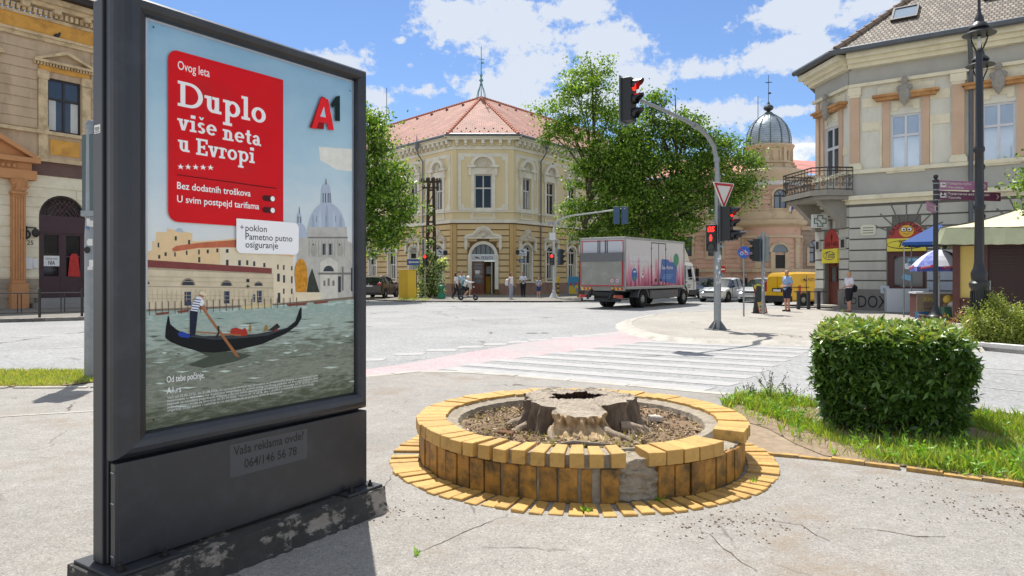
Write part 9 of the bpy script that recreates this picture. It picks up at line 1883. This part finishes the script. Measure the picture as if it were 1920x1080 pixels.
 for y in(-.95, .95):b=MB();b.mat(TAIL);b.box(-.30, -.16, y-.22, y+.12, .52, .66);b.mat(mat('lamp_amber', '#b0641c', .3, .05));b.box(-.30, -.16, y+.12, y+.22, .52, .66);b.build('tail_light', t, bevel=.01)
 b=MB();b.mat(PLATE);b.box(-.40, -.37, .25, .85, .42, .54);b.build('number_plate', t)
 grey=mat('skirt_grey', '#56585a', .55, .1, 3);
 for s in(-1, 1):
  b=MB();b.mat(grey);y0, y1=sorted((s*1.05, s*1.14));b.box(2.75, 6.15, y0, y1, .44, .84);b.mat(mat('lamp_amber', '#b0641c'))
  for x in(3.0, 5.4):b.cbox((x, s*1.15, .7), (.08, .02, .05))
  b.build('side_skirt', t)
  b=MB(frame((0, s*.70)if s<0 else(0, s*1.15), (1, 0)));b.mat(grey);a=arc(2.0, .44, .62, 8, 172, 14);i=arc(2.0, .44, .54, 172, 8, 14);b.prism(a+i, -.45, 0, True);b.build('mudguard', t)
  wheel(t, 2.0, s*1.0, .43, .27, -s, 24);wheel(t, 2.0, s*.70, .43, .25, -s, 24);wheel(t, 6.95, s*1.02, .43, .27, -s, 24)
  # cab
 cw=mat('cab_paint', '#c6c8c9', .35, .04, 2, coat=.5);cab=MB();gl=MB();cab.mat(cw);gl.mat(CGL);pr=[(6.95, .62), (8.62, .55), (8.74, .60), (8.74, 1.10), (8.68, 1.32), (8.42, 2.18), (8.25, 2.30), (6.95, 2.36)];n=len(pr);ww=lambda z:1.08 if z<1.35 else 1.08-.07*(z-1.35)
 vs=[(x, -ww(z), z)for x, z in pr]+[(x, ww(z), z)for x, z in pr]
 for i in range(n):
  j=(i+1)%n;q=(vs[i], vs[j], vs[n+j], vs[n+i]);(gl if i==4 else cab).quad(*q)
 cab.poly(vs[:n][::-1]);cab.poly(vs[n:]);cb=cab.build('cab', t, 30);gl.build('windscreen', cb)
 for s in(-1, 1):
  f=(lambda x, z:(x, s*(ww(z)+.008), z));b=MB();b.mat(CGL);b.poly([f(7.25, 1.36), f(8.50, 1.36), f(8.42, 1.62), f(8.18, 2.12), f(7.25, 2.14)]);b.build('side_window', cb)
  b=MB();b.mat(BPL);b.prism;b.M=frame((0, s*1.085), (1, 0));a=arc(6.95, .44, .66, 0, 180, 14);i_=arc(6.95, .44, .52, 180, 0, 14);b.prism(a+i_, -.01, .012, True);b.box(7.22, 7.24, -.012, .012, .9, 2.15);b.box(8.40, 8.42, -.012, .012, .8, 1.4);b.box(7.30, 7.45, -.02, .012, 1.20, 1.25);b.M=I4;b.box(7.7, 8.75, s*1.09-.02, s*1.09+.02, .50, .78);b.build('cab_trim', cb)
  b=MB();b.mat(BPL);y=s*1.28;b.cbox((8.42, y, 1.75), (.09, .20, .46));b.cbox((8.42, y, 1.36), (.09, .19, .20));b.tube([(8.35, s*1.0, 2.1), (8.45, s*1.22, 2.08), (8.43, s*1.27, 1.3), (8.45, s*1.06, 1.25)], .02, 6);b.build('mirror', cb, bevel=.01)
  b=MB();b.mat(HEADL);b.cbox((8.72, s*.82, .78), (.10, .34, .16));b.build('headlight', cb, bevel=.02)
 b=MB();b.mat(BPL);b.box(8.55, 8.80, -1.08, 1.08, .36, .60);b.box(8.70, 8.76, -.7, .7, .86, 1.06);b.build('bumper', cb)
 b=MB(frame((0, -1.10), (1, 0)));b.mat(mat('ink_grey', '#55534c'));b.text('SPEED', 7.50, .98, .16, 0, .004, fit=.45);b.box(7.5, 7.9, -.001, .0, .90, .93);b.build('door_lettering', cb)
 b=MB();b.mat(mat('deflector', '#c2beb4', .5, .06));P0=[(6.98, 2.34), (8.1, 2.34), (7.85, 2.72), (7.4, 3.12), (6.98, 3.26)];vs=[(x, -.98, z)for x, z in P0]+[(x, .98, z)for x, z in P0];b.add(vs, [(4, 3, 2, 1, 0), (5, 6, 7, 8, 9)]+[(i, (i+1)%5, 5+(i+1)%5, 5+i)for i in range(5)]);b.build('wind_deflector', cb, bevel=.03)
truck()
# ---------------------------------------------------------------- people
def capsules(caps, voxel, m, name, parent, smooth_it=2):
 """one continuous surface grown over tapered limbs [(p0, p1, r0, r1)] and ellipsoids [(c, (rx, ry, rz))]"""
 b=MB()
 for c in caps:
  if len(c)==2:b.ball(c[0], c[1], 12, 9);continue
  p, q, r0, r1=Vector(c[0]), Vector(c[1]), c[2], c[3];d=q-p
  if d.length<1e-4:b.ball(p, r0, 10, 8);continue
  d.normalize();pts=[];rr=[]
  for k in range(4):a=k*math.pi/8;pts.append(p-d*r0*math.cos(a));rr.append(max(.001, r0*math.sin(a)))
  pts+=[p, q];rr+=[r0, r1]
  for k in range(3, -1, -1):a=k*math.pi/8;pts.append(q+d*r1*math.cos(a));rr.append(max(.001, r1*math.sin(a)))
  b.tube(pts, rr, 10)
 me=bpy.data.meshes.new('b');me.from_pydata(b.v, [], b.f);o=bpy.data.objects.new('b', me);COL.objects.link(o)
 r=o.modifiers.new('r', 'REMESH');r.mode='VOXEL';r.voxel_size=voxel;s=o.modifiers.new('s', 'SMOOTH');s.factor=.5;s.iterations=smooth_it
 bpy.context.view_layer.update();m2=bpy.data.meshes.new_from_object(o.evaluated_get(bpy.context.evaluated_depsgraph_get()));bpy.data.objects.remove(o);bpy.data.meshes.remove(me)
 m2 .name=name;m2 .materials.clear();m2 .materials.append(m);m2 .polygons.foreach_set('use_smooth', [True]*len(m2 .polygons));ob=bpy.data.objects.new(name, m2);COL.objects.link(ob);ob.parent=parent;return ob
def person(lab, loc, face, h=1.7, skin='#b98a6e', hair=None, hairlen=0, top=None, sleeve='short', bottom=None, leg='long', shoe='#dddddd', pose=None, build=1.0, female=False, skirt=None, base=None, bald=False, hat=None):
 """stands facing local -y, then turned to the direction `face`"""
 t=thing('person', lab, 'person', (loc[0], loc[1], loc[2]), rot(face));s=h/1.7;w=build
 J=dict(pel=(0, 0, .95), wst=(0, 0, 1.08), chs=(0, .0, 1.28), nk=(0, .01, 1.44), hd=(0, -.02, 1.585), hL=(.085, 0, .90), hR=(-.085, 0, .90), kL=(.09, -.015, .49), kR=(-.09, -.015, .49), aL=(.085, .02, .09), aR=(-.085, .02, .09), tL=(.10, -.14, .035), tR=(-.10, -.14, .035), sL=(.165, .0, 1.385), sR=(-.165, 0, 1.385), eL=(.215, .03, 1.10), eR=(-.215, .03, 1.10), wL=(.225, -.05, .87), wR=(-.225, -.05, .87), look=(0, -1, 0))
 J.update(pose or{});V={k:Vector(v)*(s if k!='look' else 1)for k, v in J.items()}
 sk=mat('skin_'+skin[1:], skin, .55, .05, 8);d=V['look'].normalized();side=d.cross(Vector((0, 0, 1))).normalized()
 H=V['hd'];caps=[(V['pel'], V['wst'], .125*s*w, .115*s*w), (V['wst'], V['chs'], .115*s*w, .13*s*w), (V['chs'], V['nk'], .11*s*w, .055*s), (V['nk'], H, .05*s, .055*s), (H+Vector((0, 0, .025*s)), (.078*s, .088*s, .10*s)), (H+d*.035*s+Vector((0, 0, -.045*s)), (.055*s, .055*s, .06*s)), (H+d*.088*s+Vector((0, 0, .0)), H+d*.098*s+Vector((0, 0, -.022*s)), .011*s, .016*s)]
 for e in(-1, 1):caps.append((H+side*e*.080*s, (.014*s, .02*s, .03*s)))
 for q in 'LR':
  S, E, Wr, Hp, K, A, T=(V[k+q]for k in('s', 'e', 'w', 'h', 'k', 'a', 't'))
  caps+=[(V['nk']+Vector((0, 0, -.05*s)), S, .055*s, .058*s), (S, E, .050*s*w, .040*s), (E, Wr, .039*s, .026*s), (V['pel'], Hp, .10*s*w, .10*s*w), (Hp, K, .092*s*w, .058*s), (K, A, .058*s, .036*s), (A, T, .036*s, .026*s), (A+Vector((0, .035*s, -.04*s)), A+Vector((0, 0, -.03*s)), .034*s, .034*s)]
  f=(Wr-E).normalized();pal=Wr+f*.075*s;n=side.cross(f);n=n.normalized()if n.length>.1 else Vector((0, 1, 0));caps.append((Wr, pal, .026*s, .032*s))
  cr=f.cross(n).normalized()
  for i, l in enumerate((.060, .070, .066, .052)):
   o=pal+cr*((i-1.5)*.018*s);b_=o+f*l*.6*s;caps+=[(o, b_, .0115*s, .0105*s), (b_, b_+(f*.8+n*.6).normalized()*l*.55*s, .0105*s, .009*s)]
  th=Wr+f*.03*s;caps.append((th, th+(f*.6+cr*-.8).normalized()*.065*s, .014*s, .010*s))
 capsules(caps, .0085*max(s, .8), sk, 'body', t)
 b=MB();b.mat(mat('eye_dark', '#20160f', .3, 0))
 for e in(-1, 1):b.ball(H+d*.079*s+side*e*.032*s+Vector((0, 0, .018*s)), .010*s, 6, 5)
 b.build('eyes', t);b=MB();b.mat(mat('lip', '#8a4a40', .5, 0));b.tube([H+d*.088*s+side*e*.022*s+Vector((0, 0, -.058*s))for e in(-1, 0, 1)], .006*s, 5);b.build('mouth', t)
 if top:
  tm=top if not isinstance(top, str)else mat('cloth_'+top[1:], top, .85, .08, 6, .15, 25);c=[(V['pel']+Vector((0, 0, .0)), V['wst'], .142*s*w, .130*s*w), (V['wst'], V['chs'], .130*s*w, .146*s*w), (V['chs'], V['nk']+Vector((0, 0, -.055*s)), .126*s*w, .078*s)]
  if female:c+=[(V['chs']+d*.07*s+side*e*.065*s+Vector((0, 0, -.01)), (.07*s, .07*s, .07*s))for e in(-1, 1)]
  for q in 'LR':
   S, E, Wr=V['s'+q], V['e'+q], V['w'+q];c.append((V['nk']+Vector((0, 0, -.06*s)), S, .070*s, .072*s))
   if sleeve=='short':c.append((S, S.lerp(E, .62), .072*s, .070*s))
   elif sleeve=='long':c+=[(S, E, .066*s, .056*s), (E, E.lerp(Wr, .92), .055*s, .042*s)]
  capsules(c, .013, tm, 'shirt', t)
 if bottom:
  bm=mat('cloth_'+bottom[1:], bottom, .85, .08, 6, .15, 25);c=[(V['pel']+Vector((0, 0, .04*s)), V['pel']+Vector((0, 0, -.02*s)), .140*s*w, .138*s*w)]
  if skirt is None:
   for q in 'LR':
    Hp, K, A=V['h'+q], V['k'+q], V['a'+q];c+=[(V['pel'], Hp, .125*s*w, .120*s*w)]
    if leg=='short':c.append((Hp, Hp.lerp(K, .72), .112*s*w, .094*s))
    else:c+=[(Hp, K, .110*s*w, .080*s), (K, K.lerp(A, .93), .080*s, .064*s)]
  else:
   c+=[(V['pel'], (V['kL']+V['kR'])/2+Vector((0, 0, skirt*s)), .150*s*w, .135*s*w)]
   for q in 'LR':c.append((V['h'+q], V['k'+q]+Vector((0, 0, skirt*s)), .11*s*w, .10*s))
  capsules(c, .013, bm, 'skirt' if skirt is not None else('shorts' if leg=='short' else 'trousers'), t)
 if hair and not bald:
  hm=mat('hair_'+hair[1:], hair, .6, .2, 30, .3, 80);c=[(H+Vector((0, 0, .055*s))-d*.018*s, (.086*s, .092*s, .085*s)), (H-d*.045*s+Vector((0, 0, .0)), (.075*s, .06*s, .09*s))]
  if hairlen>0:c+=[(H-d*.05*s, H-d*.06*s+Vector((0, 0, -hairlen*s)), .07*s, .05*s)]+[(H+side*e*.07*s-d*.02*s, H+side*e*.075*s-d*.02*s+Vector((0, 0, -hairlen*.8*s)), .028*s, .024*s)for e in(-1, 1)]
  if hairlen<0:c.append((H-d*.10*s+Vector((0, 0, .05*s)), (.045*s, )*3))
  capsules(c, .011, hm, 'hair', t)
 if hat:capsules([(H+Vector((0, 0, .055*s))-d*.01*s, (.105*s, .115*s, .095*s)), (H+d*.10*s+Vector((0, 0, .045*s)), (.06*s, .05*s, .012*s))], .010, mat('cloth_'+hat[1:], hat, .4, .04), 'helmet', t)
 if shoe:
  c=[]
  for q in 'LR':A, T=V['a'+q], V['t'+q];c+=[(A+Vector((0, .03*s, -.045*s)), T+Vector((0, .0, -.0)), .043*s, .036*s), (A+Vector((0, .01, -.02*s)), A+Vector((0, .02, -.045*s)), .046*s, .042*s)]
  capsules(c, .010, mat('shoe_'+shoe[1:], shoe, .6, .06), 'shoes', t)
 return t
Z8=.08
def spot(px, py, z=Z8):p=gp(px, py, z);return(p[0], p[1], z)
walk=dict(kL=(.09, -.14, .50), aL=(.085, -.17, .10), tL=(.095, -.32, .07), kR=(-.09, .02, .49), aR=(-.085, .22, .14), tR=(-.095, .10, .04))
person('woman in a white tee and long black trousers walking left of the post office door', spot(855, 560.5), (1, -.2), 1.66, hair='#2a201c', hairlen=.16, top='#d4d4d8', bottom='#1d1e22', shoe='#3a3a3a', female=True, pose=dict(walk, eR=(-.2, .02, 1.1), wR=(-.24, -.02, .86), look=(.4, -1, 0)))
person('man in a pale blue shirt standing behind the scooter rider', spot(866, 558.5), (-.3, -1), 1.74, hair='#4a3a2e', top='#a9bccb', bottom='#3a3c40', shoe='#55504a')
# scooter and its rider
sx, sy, _=spot(878, 563, Z8);t=thing('electric_scooter', 'small black electric scooter with fat wheels before the post office door', 'scooter', (sx, sy, Z8), 0);SC_B=mat('scooter_black', '#17181a', .4, .08)
for x in(-.44, .44):
 b=MB(Matrix.Translation((x, 0, .15))@Matrix.Rotation(R(90), 4, 'X'));b.mat(TYRE);b.lathe([(.07, -.05), (.13, -.05), (.155, -.02), (.155, .02), (.13, .05), (.07, .05)], n=18);wv=b.build('wheel', t, 40);b=MB(Matrix.Translation((x, 0, .15))@Matrix.Rotation(R(90), 4, 'X'));b.mat(RIM);b.lathe([(0, .052), (.07, .05), (.07, -.05), (0, -.052)], n=12);b.build('rim', wv, 40)
b=MB();b.mat(SC_B);b.box(-.36, .24, -.10, .10, .16, .22);b.tube([(.44, 0, .15), (.34, 0, .45), (.26, 0, .98)], .026, 7);b.box(.30, .50, -.06, .06, .28, .33);b.build('deck', t, bevel=.01);b=MB();b.mat(SC_B);b.tube([(.20, -.28, 1.0), (.27, -.12, 1.02), (.27, .12, 1.02), (.20, .28, 1.0)], .02, 6);b.build('handlebar', t);b=MB();b.mat(HEADL);b.ball((.33, 0, .80), .05, 8, 6);b.build('headlight', t);b=MB();b.mat(SC_B);b.cyl((-.2, 0, .2), (-.2, 0, .62), .025, 6);b.box(-.34, -.06, -.11, .11, .60, .68);b.build('saddle', t, bevel=.02)
person('scooter rider with a white helmet, white sleeves and a grey green vest', (sx-.16, sy, Z8+.20), (1, -.02), 1.62, skin='#c49a80', hair=None, top='#cfd2d2', sleeve='long', bottom='#141518', leg='short', shoe='#c9c9c9', hat='#d9dadb', pose=dict(pel=(0, .16, .62), wst=(0, .10, .76), chs=(0, -.02, .95), nk=(0, -.09, 1.08), hd=(0, -.17, 1.20), hL=(.09, .14, .60), hR=(-.09, .14, .60), kL=(.11, -.26, .50), kR=(-.12, -.12, .36), aL=(.09, -.24, .10), aR=(-.1, .08, .09), tL=(.1, -.40, .04), tR=(-.11, -.06, .04), sL=(.17, -.05, 1.02), sR=(-.17, -.05, 1.02), eL=(.22, -.24, .92), eR=(-.22, -.24, .92), wL=(.22, -.42, .93), wR=(-.22, -.42, .93), look=(0, -1, -.1)))
t=thing('backpack', 'grey green backpack on the back of the scooter rider', 'backpack', (sx-.24, sy, Z8+.2), 0);capsules([((-.06, 0, .82), (-.0, 0, .98), .13, .11), ((-.1, 0, .70), (-.06, 0, .80), .12, .13)], .014, mat('cloth_5f7a7c', '#5f7a7c', .85, .1, 6), 'bag', t)
stand_side=dict(eL=(.20, -.02, 1.12), wL=(.20, -.16, .92), eR=(-.2, .05, 1.1), wR=(-.2, -.02, .86))
p_=spot(958, 561);person('woman with brown hair in a white top and grey blue trousers, looking right', p_, (.9, -.45), 1.66, hair='#6a3f28', hairlen=.03, top='#d6d3d6', sleeve='none', bottom='#8d97ab', shoe='#d8d8d8', female=True, build=1.12, pose=dict(stand_side, look=(.5, -1, 0)))
t=thing('shoulder_bag', 'white bag hanging at the back of the woman in grey blue trousers', 'bag', (p_[0]-.26, p_[1]-.05, p_[2]));capsules([((0, 0, .98), (.02, 0, 1.18), .14, .11), ((.05, 0, 1.2), (.16, 0, 1.40), .02, .02)], .014, mat('bag_white', '#c9c9c9'), 'bag', t)
person('man in a white shirt and black trousers looking down at his hands', spot(981, 557), (.05, -1), 1.72, skin='#8f6a54', hair='#6a5a50', top='#cfcfd6', bottom='#17181c', shoe='#1a1a1c', build=1.08, pose=dict(eL=(.24, .02, 1.10), wL=(.07, -.20, 1.10), eR=(-.24, .02, 1.10), wR=(-.07, -.20, 1.10), look=(0, -1, -.5)))
t=thing('phone', 'small dark phone in the hands of the man in the white shirt', 'phone', spot(981, 557), rot((.05, -1)));b=MB(Matrix.Translation((0, -.30, 1.12))@Matrix.Rotation(R(40), 4, 'X'));b.mat(BPL);b.box(-.04, .04, -.008, .008, -.07, .07);b.build('case', t, bevel=.004)
stripe=mat('striped_tee', '#d0d3d8', .85, .04);nt=stripe.node_tree;N=nt.nodes;wv=N.new('ShaderNodeTexWave');wv.wave_type='BANDS';wv.bands_direction='Z';wv.inputs['Scale'].default_value=3.4;tcw=N.new('ShaderNodeTexCoord');nt.links.new(tcw.outputs['Object'], wv.inputs['Vector']);crw=N.new('ShaderNodeValToRGB');crw.color_ramp.elements[0].position=.46;crw.color_ramp.elements[0].color=hexc('#39486c');crw.color_ramp.elements[1].position=.52;crw.color_ramp.elements[1].color=hexc('#d0d3d8');nt.links.new(wv.outputs['Fac'], crw.inputs[0]);nt.links.new(crw.outputs[0], N['Principled BSDF'].inputs['Base Color'])
person('girl in a striped tee and blue shorts standing near the far mast', spot(1010, 558), (.25, -1), 1.36, skin='#c09078', hair='#5a3f2e', hairlen=.12, top=stripe, bottom='#2c3c6c', leg='short', shoe='#c9b9b0', pose=dict(eL=(.26, .02, 1.13), wL=(.16, -.12, 1.05), eR=(-.21, .03, 1.12), wR=(-.1, -.2, 1.0)))
person('blond person in a black sleeveless top passing behind the white cars', (16.0, 48.6, .0), (.6, -.6), 1.68, hair='#a58a5c', top='#16171a', sleeve='none', bottom='#2a2c30', shoe='#333333', pose=walk)
person('bald man in a blue t shirt and navy shorts standing beside the yellow van', spot(1476, 584), (-.9, -.35), 1.72, skin='#b5836a', bald=True, top='#86a3c6', bottom='#191c34', leg='short', shoe='#1d1d20', build=1.16, pose=dict(eL=(.24, .03, 1.12), wL=(.12, -.19, 1.06), eR=(-.24, .04, 1.12), wR=(-.10, -.20, 1.05), look=(.1, -1, -.05)))
p_=spot(1592, 584.5);person('woman in a white blouse and black skirt waiting at the grey corner house', p_, (-.95, -.3), 1.66, skin='#c09078', hair='#b08d5e', hairlen=-1, top='#d2d0dc', sleeve='short', bottom='#14151f', skirt=.06, shoe='#b08a70', female=True, pose=dict(eL=(.2, .0, 1.12), wL=(.12, -.22, 1.08), eR=(-.21, .05, 1.1), wR=(-.14, -.18, 1.02), kL=(.06, -.02, .49), kR=(-.06, .0, .49), aL=(.06, .0, .09), aR=(-.06, .04, .09)))
t=thing('handbag', 'black shoulder bag at the back of the woman in the black skirt', 'bag', (p_[0]+.24, p_[1]+.04, p_[2]));capsules([((0, 0, .92), (.0, 0, 1.04), .10, .09), ((.02, .02, .90), (.02, -.02, 1.0), .1, .1), ((-.02, 0, 1.08), (-.12, 0, 1.38), .015, .015)], .013, mat('cloth_14151f', '#14151f', .6, .1), 'bag', t)
